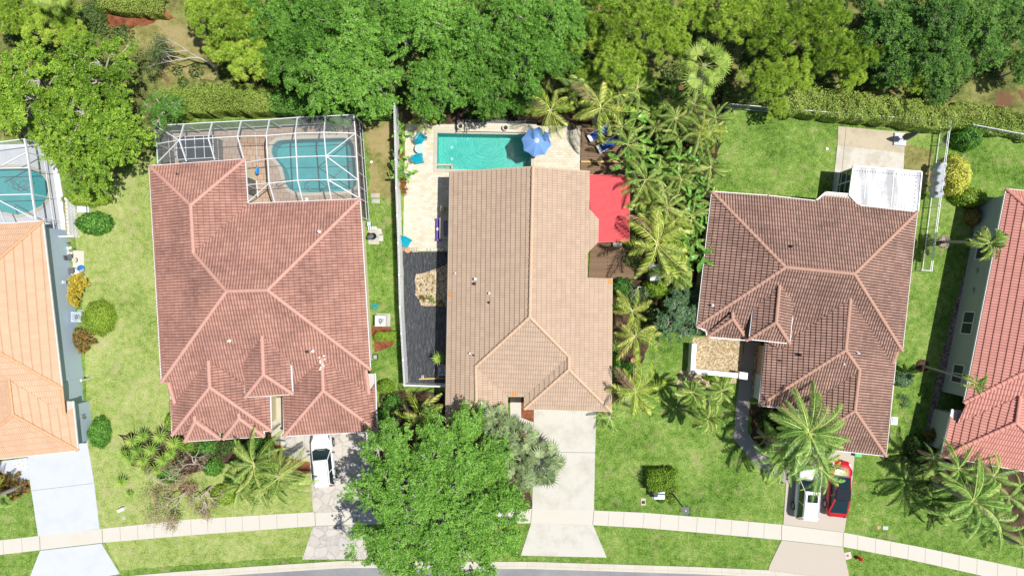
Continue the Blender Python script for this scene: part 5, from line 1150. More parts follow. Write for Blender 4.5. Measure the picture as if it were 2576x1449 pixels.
# ------------------------------------------------------------------ rear terrace of the brown-roofed house
struct('concrete_slab', [(2108, 318.4), (2277, 334), (2274, 386), (2106, 367)], .05, 'old_slab', z0=0)
struct('concrete_slab', [(2106, 367), (2274, 386), (2268, 520), (2091, 500)], .054, 'worn_paint_slab', z0=0)
m = MB(); m.beam(W(2129, 320, .058), W(2118, 430, .058), .03, .006); m.build('slab_joint', 'joint', kind='structure')
sr = thing('sun_room', 'lean-to room with a weathered white flat roof and dark west windows', 'sun room', W(2210, 470))
rp = [(2146, 418), (2318.3, 432.8), (2308.6, 534), (2163, 517.6), (2136, 489)]
m = MB(); m.slab([W(x, y, 2.95) for x, y in rp], 2.85, 2.95); m.build('roof', 'weathered_white_roof', sr)
m = MB()
for a, b in ((0, 1), (1, 2), (4, 0)): m.beam(W(*rp[a], 2.93), W(*rp[b], 2.93), .10, .16)
m.build('gutter', 'white_metal', sr)
for k in range(1, 5): m = MB(); a = Vector(rp[0]).lerp(Vector(rp[1]), k / 5); b = Vector((2140 + k * 34, 492 + k * 8.5)); m.beam(W(a.x, a.y, 2.965), W(b.x, b.y, 2.965), .05, .03); m.build('roof_seam', 'white_metal', sr)
m = MB()
for k in range(26): a = Vector(rp[0]).lerp(Vector(rp[1]), (k + .5) / 26); m.lathe(W(a.x, a.y + 11, 2.95), [(.05, 0), (.04, .02), (0, .03)], 8)
for k in range(9): a = Vector(rp[1]).lerp(Vector(rp[2]), (k + 1.5) / 10); m.lathe(W(a.x - 12, a.y, 2.95), [(.05, 0), (.04, .02), (0, .03)], 8)
m.build('roof_screws', 'dark_grey', sr)
q = [Vector((W(x, y, 2.95).x, W(x, y, 2.95).y, 0)) for x, y in rp]; wa, wb = q[0] + Vector((.15, -.15, 0)), q[4] + Vector((.15, .1, 0)); d = (wb - wa).normalized()
window(sr, wa, wb, .12, 2.75, (-1, .1, 0), 2, 3, 'white_metal', 'window_wall', .10)
m = MB(); m.plate([wa + Vector((0, 0, .05)), wb + Vector((0, 0, .05)), wb + Vector((0, 0, .6)), wa + Vector((0, 0, .6))], .08); m.build('sill_wall', 'white_metal', sr)
m = MB(); n0, n1 = q[0] + Vector((.1, -.15, 0)), q[1] + Vector((-.2, -.15, 0)); m.plate([n0, n1, n1 + Vector((0, 0, 2.84)), n0 + Vector((0, 0, 2.84))], .08); m.build('rear_wall', 'grey_deck', sr)
m = MB(); n0, n1 = q[1] + Vector((-.2, -.2, 0)), q[2] + Vector((-.2, 0, 0)); m.plate([n0, n1, n1 + Vector((0, 0, 2.84)), n0 + Vector((0, 0, 2.84))], .08); m.build('side_wall', 'grey_deck', sr)
t = local('closed_parasol', 'folded dark grey parasol standing on a square grey base', 'parasol', W(2262, 352)); t.location.z = .05
m = MB(); m.box((0, 0, .07), (1.0, 1.02, .14), -.08); m.build('base', 'grey_deck', t); m = MB(); m.tube([(0, 0, .1), (0, 0, 2.75)], .03, 8); m.build('pole', 'black_metal', t)
m = MB(); vs = []; fs = []; nn = 16
for i, (z, r_) in enumerate(((.75, .22), (1.0, .24), (1.5, .20), (2.1, .13), (2.65, .05))):
    for k in range(nn): a = 2 * math.pi * k / nn; rr = r_ * (1.15 if k % 2 else .72); vs.append((rr * math.cos(a), rr * math.sin(a), z))
for i in range(4):
    for k in range(nn): a = i * nn + k; b = i * nn + (k + 1) % nn; fs.append((a, b, b + nn, a + nn))
m.add(vs, fs + [tuple(range(nn - 1, -1, -1)), tuple(range(4 * nn, 5 * nn))]); m.build('folded_canopy', 'dark_grey', t)
# mulch rings round the two slender palms
for x, y in ((2375, 609), (2320, 920)):
    m = MB(); m.lathe(W(x, y), [(.52, 0), (.54, .07), (.44, .09), (.42, .03), (0, .05)], 22); m.build('tree_ring', 'dark_mulch' if y > 700 else 'grey_gravel', label='round edging ring at the foot of the slender palm, %s one' % ('lower' if y > 700 else 'upper'), cat='tree ring', group='edging rings round slender palms')
# ------------------------------------------------------------------ cars
def car(name, label, cat, x, y, rz, Lc, Wc, H, paint, suv=True, glassroof=False):
    t = local(name, label, cat, W(x, y) + Vector((0, 0, .05)), rz); hw = Wc / 2; hl = Lc / 2   # front towards +Y
    belt = .98 if suv else .88; hood = .95 if suv else .78
    st = [(-hl, .70, .55, belt - .30), (-hl + .12, .90, .40, belt - .05), (-hl + .5, .97, .3, belt), (-hl * .45, 1.0, .28, belt), (0, 1.0, .26, belt), (hl * .30, 1.0, .26, belt - .01), (hl * .45, .99, .26, hood + .04), (hl * .72, .97, .28, hood), (hl - .28, .90, .32, hood - .10), (hl - .08, .78, .38, hood - .22), (hl, .55, .45, hood - .38)]
    m = MB(); vs = []; n = 0
    for yy, wf, zb, zt_ in st:
        w_ = hw * wf; pr = [(0, zb), (w_ * .86, zb), (w_ * .98, zb + .15), (w_, (zb + zt_) / 2 + .05), (w_ * .96, zt_ - .10), (w_ * .88, zt_ - .02), (w_ * .6, zt_ + .015), (0, zt_ + .03)]
        full = pr + [(-a, b) for a, b in reversed(pr[1:-1])]; n = len(full); vs += [(a, yy, b) for a, b in full]
    fs = [(i * n + k, i * n + (k + 1) % n, (i + 1) * n + (k + 1) % n, (i + 1) * n + k) for i in range(len(st) - 1) for k in range(n)]
    m.add(vs, fs + [tuple(range(n - 1, -1, -1)), tuple((len(st) - 1) * n + k for k in range(n))]); ob = m.build('body', paint, t, smooth=False)
    ob.data.polygons.foreach_set('use_smooth', [len(f.vertices) < 6 for f in ob.data.polygons]); sm = ob.modifiers.new('s', 'SUBSURF'); sm.levels = sm.render_levels = 2
    # cabin
    yb0, yb1 = (-hl + .10, hl * .42) if suv else (-hl + .42, hl * .46); yt0, yt1 = (-hl + .42, hl * .10) if suv else (-hl * .30, hl * .10)
    def rr(y0, y1, wb, wf, z, n=5, rad=.16):
        out = []
        for cx, cy, a0, w_ in ((wf, y1, 0, wf), (-wf, y1, 90, wf), (-wb, y0, 180, wb), (wb, y0, 270, wb)):
            sx = 1 if cx > 0 else -1; sy = 1 if cy == y1 else -1
            for k in range(n): a = math.radians(a0 + 90 * k / (n - 1)); out.append((cx - sx * rad + rad * math.cos(a), cy - sy * rad + rad * math.sin(a) + (0.10 * (1 - abs(cx - sx * rad + rad * math.cos(a)) / w_) if sy > 0 else 0), z))
        return out
    A_ = rr(yb0, yb1, hw * .84, hw * .84, belt); B_ = rr(yt0, yt1, hw * .68, hw * .66, H - .06); k = len(A_)
    m = MB(); m.add(A_ + B_, [(i, (i + 1) % k, (i + 1) % k + k, i + k) for i in range(k)]); m.build('windows', 'car_glass', t, smooth=False)
    C_ = rr(yt0 - .05, yt1 + .02, hw * .71, hw * .69, H - .085); D_ = rr(yt0, yt1 - .03, hw * .67, hw * .65, H - .02); E_ = rr(yt0 + .18, yt1 - .2, hw * .5, hw * .5, H); m = MB()
    m.add(C_ + D_ + E_, [(i, (i + 1) % k, (i + 1) % k + k, i + k) for i in range(k)] + [(i + k, (i + 1) % k + k, (i + 1) % k + 2 * k, i + 2 * k) for i in range(k)] + [tuple(range(2 * k, 3 * k)), tuple(range(k - 1, -1, -1))]); m.build('roof', 'roof_glass' if glassroof else paint, t, smooth=False)
    if glassroof:
        G = rr(yt0 + .04, yt1 - .05, hw * .58, hw * .57, H + .004); G2 = rr(yt0 - .9, yt0 + .02, hw * .60, hw * .58, H + .004); m = MB(); m.add(G, [tuple(range(k))]); 
        m.build('glass_roof', 'roof_glass', t)
    elif suv:
        m = MB(); m.box((0, yt1 - .55, H + .006), (hw * .9, .62, .012)); m.build('sunroof', 'roof_glass', t) if name == 'parked_van' else None
        for s_ in (-1, 1): m = MB(); m.tube([(s_ * hw * .62, yt0 + .15, H), (s_ * hw * .62, yt0 + .3, H + .045), (s_ * hw * .60, yt1 - .35, H + .045), (s_ * hw * .60, yt1 - .2, H)], .018, 6); m.build('roof_rail', 'dark_grey' if name != 'parked_van' else 'grey_metal', t)
        m = MB(); m.box((0, yt0 - .04, H - .06), (hw * 1.2, .22, .03)); m.build('spoiler', paint, t); m = MB(); m.tube([(0, yt0 + .3, H), (0, yt0 + .12, H + .09)], .012, 5); m.build('aerial', 'dark_grey', t)
    # pillars
    for s_ in (-1, 1):
        m = MB(); i0 = 2
        m.beam((s_ * hw * .80, yb1 - .10, belt), (s_ * hw * .63, yt1 - .08, H - .07), .08, .05); m.beam((s_ * hw * .80, yb0 + .10, belt), (s_ * hw * .65, yt0 + .06, H - .07), .13, .05)
        m.beam((s_ * hw * .855, (yb0 + yb1) / 2 - .1, belt), (s_ * hw * .69, (yt0 + yt1) / 2 - .05, H - .08), .07, .04); m.build('pillars', paint, t)
        m = MB(); m.box((s_ * (hw + .09), yb1 - .28, belt + .06), (.22, .10, .15)); m.build('mirror', 'dark_grey' if paint != 'red_car_paint' else paint, t)
        m = MB(); m.plate([(s_ * hw * .50, hl - .10, hood - .26), (s_ * hw * .80, hl - .20, hood - .20), (s_ * hw * .86, hl - .62, hood - .02), (s_ * hw * .74, hl - .40, hood - .08)], .05); m.build('headlight', 'lamp_clear' if paint != 'white_car_paint' else 'dark_grey', t)
        m = MB(); m.plate([(s_ * hw * .55, -hl + .06, belt - .12), (s_ * hw * .86, -hl + .14, belt - .12), (s_ * hw * .90, -hl + .42, belt + .0), (s_ * hw * .80, -hl + .16, belt + .02)], .05); m.build('tail_light', 'lamp_red', t)
        for yy in (-hl * .58, hl * .60):
            m = MB(); m.tube([(s_ * (hw - .20), yy, .35), (s_ * (hw + .015), yy, .35)], .35, 24); wh = m.build('wheel', 'tyre', t)
            m = MB(); m.tube([(s_ * (hw + .0), yy, .35), (s_ * (hw + .03), yy, .35)], .23, 16); r_ = m.build('rim', 'rim', t); r_.parent = wh
    # wipers and cowl
    m = MB(); m.beam((-hw * .6, yb1 + .06, belt + .03), (hw * .6, yb1 + .06, belt + .03), .10, .03); m.build('cowl', 'black_metal', t)
    m = MB(); m.box((0, -hl + .02, .55), (.52, .03, .14)); m.build('number_plate', 'white_paint', t)
    return t
car('parked_suv', 'white sport utility car parked on the flagstone drive', 'car', 819, 1152, math.radians(5.5), 4.45, 1.84, 1.66, 'white_car_paint', True)
car('parked_van', 'white tall estate car under palm fronds on the tan drive', 'car', 2022, 1229, math.radians(-5), 4.75, 1.9, 1.72, 'white_car_paint', True)
car('parked_saloon', 'shiny red saloon with a black glass roof on the tan drive', 'car', 2101, 1224, math.radians(-6), 4.7, 1.84, 1.46, 'red_car_paint', False, True)
# ------------------------------------------------------------------ leaves and foliage
leaf_mat('leaf_oak', [(0.039, 0.111, 0.013), (0.096, 0.249, 0.027), (0.215, 0.461, 0.061), (0.383, 0.654, 0.136)])
leaf_mat('leaf_ash', [(0.071, 0.146, 0.013), (0.176, 0.335, 0.029), (0.368, 0.581, 0.061), (0.625, 0.754, 0.135)])
leaf_mat('leaf_dark_oak', [(0.039, 0.101, 0.020), (0.090, 0.222, 0.038), (0.205, 0.415, 0.072), (0.435, 0.686, 0.143)])
leaf_mat('needle', [(0.147, 0.253, 0.031), (0.318, 0.492, 0.058), (0.565, 0.782, 0.110), (0.819, 0.850, 0.204)], 0.35)
leaf_mat('hedge_leaf', [(0.115, 0.175, 0.026), (0.282, 0.393, 0.068), (0.423, 0.553, 0.107), (0.513, 0.481, 0.201)])
leaf_mat('shrub_leaf', [(0.020, 0.071, 0.014), (0.060, 0.178, 0.027), (0.149, 0.371, 0.051), (0.316, 0.599, 0.115)])
leaf_mat('lime_leaf', [(0.069, 0.150, 0.014), (0.173, 0.321, 0.026), (0.321, 0.482, 0.053), (0.459, 0.574, 0.106)])
leaf_mat('grey_leaf', [(0.068, 0.149, 0.068), (0.121, 0.243, 0.108), (0.203, 0.351, 0.162), (0.324, 0.459, 0.230)])
leaf_mat('gold_leaf', [(0.353, 0.221, 0.043), (0.630, 0.455, 0.058), (0.781, 0.635, 0.086), (0.378, 0.469, 0.072)])
leaf_mat('yellow_leaf', [(0.506, 0.551, 0.096), (0.784, 0.754, 0.118), (0.850, 0.850, 0.239), (0.278, 0.463, 0.118)])
leaf_mat('bronze_leaf', [(0.065, 0.091, 0.026), (0.182, 0.195, 0.046), (0.364, 0.260, 0.078), (0.520, 0.208, 0.078)])
leaf_mat('red_leaf', [(0.12, 0.10, 0.03), (0.40, 0.12, 0.04), (0.50, 0.20, 0.07), (0.25, 0.30, 0.06)])
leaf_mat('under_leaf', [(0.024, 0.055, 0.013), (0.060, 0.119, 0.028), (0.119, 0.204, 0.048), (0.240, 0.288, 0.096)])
leaf_mat('palm_leaf', [(0.063, 0.147, 0.024), (0.173, 0.308, 0.050), (0.431, 0.570, 0.125), (0.794, 0.725, 0.297)], 0.25, 0.4)
leaf_mat('coco_leaf', [(0.088, 0.188, 0.022), (0.286, 0.416, 0.046), (0.683, 0.747, 0.130), (0.850, 0.819, 0.364)], 0.25, 0.4)
leaf_mat('queen_leaf', [(0.053, 0.145, 0.026), (0.155, 0.326, 0.054), (0.388, 0.620, 0.136), (0.781, 0.825, 0.304)], 0.25, 0.4)
leaf_mat('fan_leaf', [(0.055, 0.095, 0.041), (0.148, 0.213, 0.092), (0.316, 0.408, 0.187), (0.530, 0.556, 0.329)], 0.2, 0.4)
leaf_mat('washington_leaf', [(0.094, 0.187, 0.026), (0.209, 0.341, 0.053), (0.376, 0.506, 0.097), (0.522, 0.506, 0.194)], 0.25, 0.4)
leaf_mat('yucca_leaf', [(0.102, 0.232, 0.036), (0.246, 0.435, 0.072), (0.464, 0.652, 0.131), (0.652, 0.696, 0.217)], 0.2, 0.4)
leaf_mat('paddle_leaf', [(0.065, 0.195, 0.033), (0.143, 0.351, 0.052), (0.260, 0.494, 0.091), (0.520, 0.546, 0.156)], 0.25, 0.3)
leaf_mat('dry_leaf', [(0.28, 0.18, 0.10), (0.40, 0.27, 0.16), (0.50, 0.38, 0.22), (0.28, 0.30, 0.08)])

def quads(C, N, size, asp, rng, tint, jit=.35):
    """rhombic leaves at C with rough normals N"""
    n = len(C); N = N + rng.normal(0, jit, (n, 3)); N /= np.linalg.norm(N, axis=1)[:, None] + 1e-9
    r = rng.normal(0, 1, (n, 3)); A = np.cross(N, r); A /= np.linalg.norm(A, axis=1)[:, None] + 1e-9; B = np.cross(N, A)
    s = size * rng.uniform(.65, 1.3, (n, 1)); a = A * s * .5; b = B * s * asp * .5
    V = np.stack([C - a, C + b, C + a, C - b], 1).reshape(-1, 3); F = np.arange(4 * n).reshape(n, 4)
    return V, F, tint
def merge(parts):
    Vs, Fs, Ts = [], [], []; o = 0
    for V, F, T_ in parts: Vs.append(V); Fs.append(F + o); Ts.append(T_); o += len(V)
    return np.concatenate(Vs), np.concatenate(Fs), np.concatenate(Ts)
def lobes(rng, rx, ry, zc, rz, n):
    L_ = [(0, 0, zc + rz * .05, rx * .42, rz * .6)]; sc_ = math.sqrt(13.0 / n)
    for k in range(n):
        a = 2.39996 * k + rng.uniform(-.4, .4); d = math.sqrt((k + .7) / n) * rng.uniform(.68, .92)
        R_ = rng.uniform(.20, .36) * sc_ * (1.3 if n > 50 else 1.0); d2 = min(d, 1 - R_ * .6); L_.append((d2 * rx * math.cos(a), d2 * ry * math.sin(a), zc + rz * (.45 - .75 * d2 ** 2) + rng.uniform(-.20, .20) * rz, rx * R_, rz * rng.uniform(.30, .48)))
    return L_
def crown(seed, rx, ry, zc, rz, nl, clumps, per, leaf, asp=.55, cr=.32, kind='leaf', up=.55, low=-.25, tintw=.25):
    rng = np.random.default_rng(seed); LB = lobes(rng, rx, ry, zc, rz, nl); w_ = np.array([l[3] ** 2 for l in LB]); w_ /= w_.sum()
    cen = []; nor = []
    pick = rng.choice(len(LB), clumps * 2, p=w_)
    for i in pick:
        x, y, z, r, h = LB[i]; v = rng.normal(0, 1, 3); v /= np.linalg.norm(v)
        if v[2] < low: v[2] = -v[2]
        q = np.array([x + v[0] * r, y + v[1] * r, z + v[2] * h]) ; q[:2] *= 1 + rng.uniform(-.03, .05)
        ok = True
        for j, (a, b, c, rr, hh) in enumerate(LB):
            if j != i and ((q[0] - a) / rr) ** 2 + ((q[1] - b) / rr) ** 2 + ((q[2] - c) / hh) ** 2 < .62: ok = False; break
        if ok: cen.append(q); nor.append(v)
        if len(cen) >= clumps: break
    cen = np.array(cen); nor = np.array(nor); n = len(cen); ct = rng.uniform(0, 1, n)
    return rng, LB, cen, nor, ct
def leafy(rng, cen, nor, ct, per, leaf, asp, cr, up=.40, tintw=.3, flat=.5):
    """each centre carries a spray: a drooping twig with several leaf tufts along it"""
    n = len(cen); sub = 9; k = max(6, per // sub); out = cen.copy(); out[:, 2] = 0; out /= np.linalg.norm(out, axis=1)[:, None] + 1e-6
    D = out * .8 + nor * .35 + rng.normal(0, .45, (n, 3)); D[:, 2] = rng.uniform(-.45, .10, n); D /= np.linalg.norm(D, axis=1)[:, None]
    Lh = cr * 2.6 * rng.uniform(.6, 1.3, n); t = np.linspace(-.5, .5, sub); S_ = np.cross(D, [0, 0, 1.0]); S_ /= np.linalg.norm(S_, axis=1)[:, None] + 1e-6
    sd_ = rng.uniform(-.30, .30, (n, sub)) * cr * 1.6; C0 = cen[:, None, :] + D[:, None, :] * (t * Lh[:, None])[..., None] + S_[:, None, :] * sd_[..., None]; C0[..., 2] -= (t[None, :] + .5) ** 2 * .10
    rad = cr * .44 * rng.uniform(.6, 1.3, (n, sub)) * (1 - .35 * (t + .5))[None, :]; off = rng.normal(0, 1, (n, sub, k, 3)) * np.array([1, 1, flat]) * .55
    C = C0[:, :, None, :] + off * rad[:, :, None, None]; N = nor[:, None, None, :] * (1 - up) + np.array([0, 0, up]) + off * .5
    T_ = np.clip(.5 + tintw * (ct[:, None, None] - .5) + rng.normal(0, .10, (n, sub, 1)) + rng.normal(0, .17, (n, sub, k)), 0, 1)
    return quads(C.reshape(-1, 3), N.reshape(-1, 3), leaf, asp, rng, T_.reshape(-1), .55)
def tufts(rng, cen, nor, ct, needles, ln, wd):
    n = len(cen); D = rng.normal(0, 1, (n, needles, 3)) + nor[:, None, :] * .6 + np.array([0, 0, .30]); D /= np.linalg.norm(D, axis=2)[..., None]
    Lh = ln * rng.uniform(.7, 1.15, (n, needles, 1)); c = np.repeat(cen[:, None, :], needles, 1); s = np.cross(D, rng.normal(0, 1, D.shape)); s /= np.linalg.norm(s, axis=2)[..., None]
    tip = c + D * Lh + np.array([0, 0, -.06]) * Lh; mid = c + D * Lh * .5
    V = np.stack([c, mid + s * wd, tip, mid - s * wd], 2).reshape(-1, 3); F = np.arange(len(V)).reshape(-1, 4)
    T_ = np.clip(.35 * ct[:, None] + .32 + rng.normal(0, .16, (n, needles)), 0, 1).reshape(-1)
    return V, F, T_
def limbs(m, rng, LB, cen, zbase, r0, frac=.10, twig=.025):
    m.tube([(0, 0, 0), (rng.uniform(-.1, .1), rng.uniform(-.1, .1), zbase * .5), (0, 0, zbase)], [r0, r0 * .8, r0 * .7], 10)
    for x, y, z, r, h in LB:
        mid = (x * .45, y * .45, zbase + (z - zbase) * .65); m.tube([(0, 0, zbase - .1), mid, (x * .9, y * .9, z)], [r0 * .5, r0 * .3, .05], 6)
    P = np.array([(l[0], l[1], l[2]) for l in LB])
    for i in rng.choice(len(cen), int(len(cen) * frac), replace=False):
        q = cen[i] + np.array([0, 0, .16]); j = np.argmin(((P - q) ** 2).sum(1)); a = P[j]; md = (a + q) / 2 + rng.normal(0, .12, 3); e_ = q + (q - a) * .06
        m.tube([tuple(a), tuple(md), tuple(e_)], [twig * 1.8, twig * 1.3, twig * .5], 5, cap=False)
TREES = {}
def proto_tree(key, seed, mat, kind, rx, ry, zc, rz, nl, clumps, per, leaf, asp=.55, cr=.32, r0=.22, bark='pale_bark', frac=.28, low=-.25):
    rng, LB, cen, nor, ct = crown(seed, rx, ry, zc, rz, nl, clumps, per, leaf, low=low)
    if kind == 'pine': V, F, T_ = tufts(rng, cen, nor, ct, per, leaf, asp)
    else: V, F, T_ = leafy(rng, cen, nor, ct, per, leaf, asp, cr)
    me = npmesh('crown', V, F, T_); me.materials.append(MATS[mat]); m = MB(); limbs(m, rng, LB, cen, zc - rz * .5, r0, frac)
    tm = bpy.data.meshes.new('trunk'); tm.from_pydata(m.v, [], m.f); tm.materials.append(MATS[bark]); TREES[key] = (tm, me, zc)
def tree(key, label, x, y, r=None, group=None, name='tree', cat='tree', rz=None, sc=None, z0=0.0, sz=None):
    tm, me, zc = TREES[key]; base = {'a': 1}; R0 = TREES_R[key]; sc = sc or (r / 30.0 * (HC - zc) / HC) / R0
    p = W(x, y, zc * (sz or sc)); rnd = random.Random(int(x * 7 + y)); t = local(name, label, cat, (p.x, p.y, z0), rnd.uniform(0, 6.28) if rz is None else rz, group); t.scale = (sc, sc, sz or sc)
    link('trunk', tm, None, t); link('crown', me, None, t); return t
TREES_R = {}
def P_(key, *a, **k): TREES_R[key] = a[3]; proto_tree(key, *a, **k)
P_('oak_a', 11, 'leaf_oak', 'leaf', 3.6, 3.4, 6.0, 3.0, 22, 190, 240, .13, cr=.44)
P_('oak_b', 12, 'leaf_oak', 'leaf', 3.6, 3.6, 6.4, 3.0, 24, 195, 240, .13, cr=.42)
P_('ash', 13, 'leaf_ash', 'leaf', 3.6, 3.4, 5.0, 2.7, 24, 205, 240, .13, cr=.42)
P_('dark_oak', 14, 'leaf_dark_oak', 'leaf', 3.6, 3.5, 6.0, 3.2, 22, 180, 230, .135, cr=.44)
P_('pine_a', 15, 'needle', 'pine', 3.3, 3.1, 7.0, 2.6, 20, 135, 120, .56, .020, r0=.2, bark='bark', frac=.2)
P_('pine_b', 16, 'needle', 'pine', 3.3, 3.3, 7.4, 2.4, 22, 145, 120, .54, .020, r0=.2, bark='bark', frac=.2)
P_('big_oak', 17, 'leaf_oak', 'leaf', 7.0, 7.0, 5.6, 2.4, 72, 1450, 170, .115, cr=.34, r0=.35, frac=.22)
P_('grey_tree', 18, 'grey_leaf', 'leaf', 2.0, 1.9, 2.7, 1.1, 12, 110, 110, .11, cr=.26, r0=.10, frac=.25)
P_('feathery', 19, 'shrub_leaf', 'leaf', 1.6, 1.5, 4.0, 1.0, 9, 90, 140, .10, asp=.35, cr=.30, r0=.10)
big_oak = tree('big_oak', 'huge round bright green street tree in front of the sand-roofed house', 1100, 1266, 246, rz=0.4, sz=1.0)
for i, (x, y, r, k) in enumerate(((245, 190, 112, 'ash'), (95, 225, 118, 'ash'), (260, 325, 120, 'ash'), (165, 340, 85, 'ash'), (228, 425, 76, 'ash'), (30, 275, 64, 'ash'))):
    tree(k, 'yellow-green leafy tree at the left, %s' % ['the highest one beside the bare clearing', 'behind the others towards the left edge', 'reaching nearest the pool cage', 'at the centre of the group', 'the lowest one over the side lawn', 'cut by the left edge above the pool'][i], x, y, r, 'yellow-green trees at the left')
tree('feathery', 'small dark green feathery tree at the left end of the sunlit hedge', 408, 272, 48)
OAK = ((700, 40, 92), (800, 70, 105), (730, 150, 85), (830, 195, 105), (935, 205, 92), (900, 90, 95), (990, 40, 95), (1085, 70, 100), (1110, 215, 92), (1190, 110, 98), (1235, 215, 82), (1290, 50, 95), (1325, 150, 95), (1410, 60, 85), (1420, 150, 55), (852, 290, 38), (1320, 245, 48))
OL = ['above the sunlit pine, leftmost at the top', 'second from the left at the top edge', 'behind the hedge next to the left pines', 'directly above the pool cage', 'left of the dark gap above the white fence', 'in the middle of the left half of the belt', 'at the top edge above the dark gap', 'at the top edge right of the dark gap', 'over the top end of the white fence', 'above the turquoise pool, upper one', 'hanging low over the raised pool wall', 'at the top edge above the parasol', 'behind the palm beside the parasol', 'at the top edge next to the yellow pines', 'smaller crown touching the yellow pines', 'low branch hanging over the pool cage', 'low crown beside the parasol palm']
for i, (x, y, r) in enumerate(OAK): tree('oak_a' if i % 2 else 'oak_b', 'bright green rear tree ' + OL[i], x, y, r, 'bright green trees of the rear belt')
PIN = ((30, 30, 70), (110, 70, 62), (190, 95, 50), (520, 40, 60), (600, 60, 82), (625, 150, 72), (560, 120, 50), (1530, 50, 75), (1560, 160, 72), (1480, 195, 45), (1640, 60, 80), (1740, 30, 60), (1850, 40, 78), (1950, 80, 85), (2050, 50, 85), (2085, 130, 65), (1925, 200, 62), (2000, 185, 55), (1620, 215, 38), (2140, 190, 42), (1955, 275, 32), (2290, 195, 45), (150, 20, 60), (2160, 130, 60), (1690, 110, 55), (1470, 90, 55))
PL = ['in the top left corner', 'second from the left edge', 'beside the red mulch clearing', 'at the top edge right of the clearing', 'large one right of the clearing', 'lowest one above the hedge', 'small one next to the dead tree', 'left end of the right group, top', 'left end of the right group, lower', 'small one touching the bright green trees', 'above the fan palm, left', 'at the top edge above the fan palm', 'right of the fan palm at the top', 'large sunlit one in the middle of the right group', 'large one before the dark trees, top', 'right side facing the dark trees', 'lower sunlit one above the picket fence', 'between the two large sunlit ones and the hedge', 'small one left of the fan palm', 'in shade below the dark trees', 'tiny yellow one at the picket fence', 'sunlit boughs under the dark trees', 'at the top edge left of the clipped olive hedge', 'in the shade left of the dark trees', 'left of the fan palm', 'behind the bright green trees']
for i, (x, y, r) in enumerate(PIN): tree('pine_a' if i % 2 else 'pine_b', 'yellow-green pine ' + PL[i], x, y, r, 'pines of the rear belt')
DK = ((2225, 80, 85), (2325, 50, 95), (2250, 170, 62), (2345, 150, 78), (2430, 50, 85), (2400, 165, 55), (2470, 130, 62), (2545, 60, 75), (2575, 170, 50), (2352, 238, 34))
DL = ['leftmost beside the large pine', 'second from the left at the top', 'lower left one', 'in the middle', 'at the top edge towards the right', 'low one right of the middle', 'over the shaded grass', 'in the top right corner', 'cut by the right edge', 'lowest small one above the hedge']
for i, (x, y, r) in enumerate(DK): tree('dark_oak', 'dark green tree of the top right wood, ' + DL[i], x, y, r, 'dark green trees of the top right wood')
tree('grey_tree', 'grey-green airy tree beside the wall of the brown-roofed house, lower crown', 1700, 805, 62, 'grey-green airy trees')
tree('grey_tree', 'grey-green airy tree beside the wall of the brown-roofed house, upper crown', 1728, 745, 40, 'grey-green airy trees')
# bare trees
def bare(name, label, x, y, h, seed, spread, depth, mat, leafmat=None, lean=(0, 0), nleaf=0):
    rng = random.Random(seed); t = local(name, label, 'tree', W(x, y)); m = MB(); tips = []
    def grow(p, d, l, r, k):
        q = p + d * l; mid = p.lerp(q, .5) + Vector([rng.uniform(-.06, .06) * l for _ in range(3)]); m.tube([p, mid, q], [r, r * .8, r * .62], 6 if k > 2 else 4, cap=False)
        if k == 0: tips.append(q); return
        for _ in range(2 if rng.random() < .55 else 3):
            a = Vector((rng.uniform(-1, 1), rng.uniform(-1, 1), rng.uniform(-.75, .15))) * spread; grow(q, (d + a).normalized(), l * rng.uniform(.62, .88), r * .60, k - 1)
        if k <= 2: tips.append(q)
    grow(Vector((0, 0, 0)), Vector((lean[0], lean[1], 1)).normalized(), h, .11 if depth > 4 else .08, depth)
    m.build('trunk', mat, t, smooth=True)
    if leafmat:
        R_ = np.random.default_rng(seed); c = np.array([tuple(q) for q in tips]); idx = R_.integers(0, len(c), nleaf); C = c[idx] + R_.normal(0, .16, (nleaf, 3)); V, F, T_ = quads(C, np.tile([0, 0, 1.0], (nleaf, 1)), .11, .5, R_, R_.uniform(0, 1, nleaf), .7)
        link('crown', npmesh('crown', V, F, T_), leafmat, t)
bare('bare_tree', 'sprawling brown half-dead tree leaning over the front pavement', 485, 1215, 1.3, 4, 1.15, 7, 'dead_wood', 'dry_leaf', (0, -.3), 2200)
bare('bare_tree', 'second brown leafless tree behind the sprawling one by the yuccas', 500, 1165, 1.0, 9, 1.1, 6, 'dead_wood', 'dry_leaf', (.1, .2), 500)
bare('bare_tree', 'low brown leafless tree right of the sprawling one beside the queen palms', 535, 1222, .9, 14, 1.1, 6, 'dead_wood', 'dry_leaf', (-.1, -.2), 1200)
bare('bare_tree', 'brown leafless branches reaching left towards the lone yucca', 440, 1195, .9, 18, 1.2, 6, 'dead_wood', 'dry_leaf', (-.3, .0), 900)
bare('bare_tree', 'thin half-bare tree with pale limbs on the grassy clearing', 545, 175, 1.7, 23, .8, 6, 'pale_bark', 'under_leaf', (-.6, .35), 3800)
bare('bare_tree', 'small leafless grey shrub beside the sand-coloured roof corner', 1600, 722, .5, 31, .9, 5, 'pale_bark', 'grey_leaf', (.2, 0), 400)
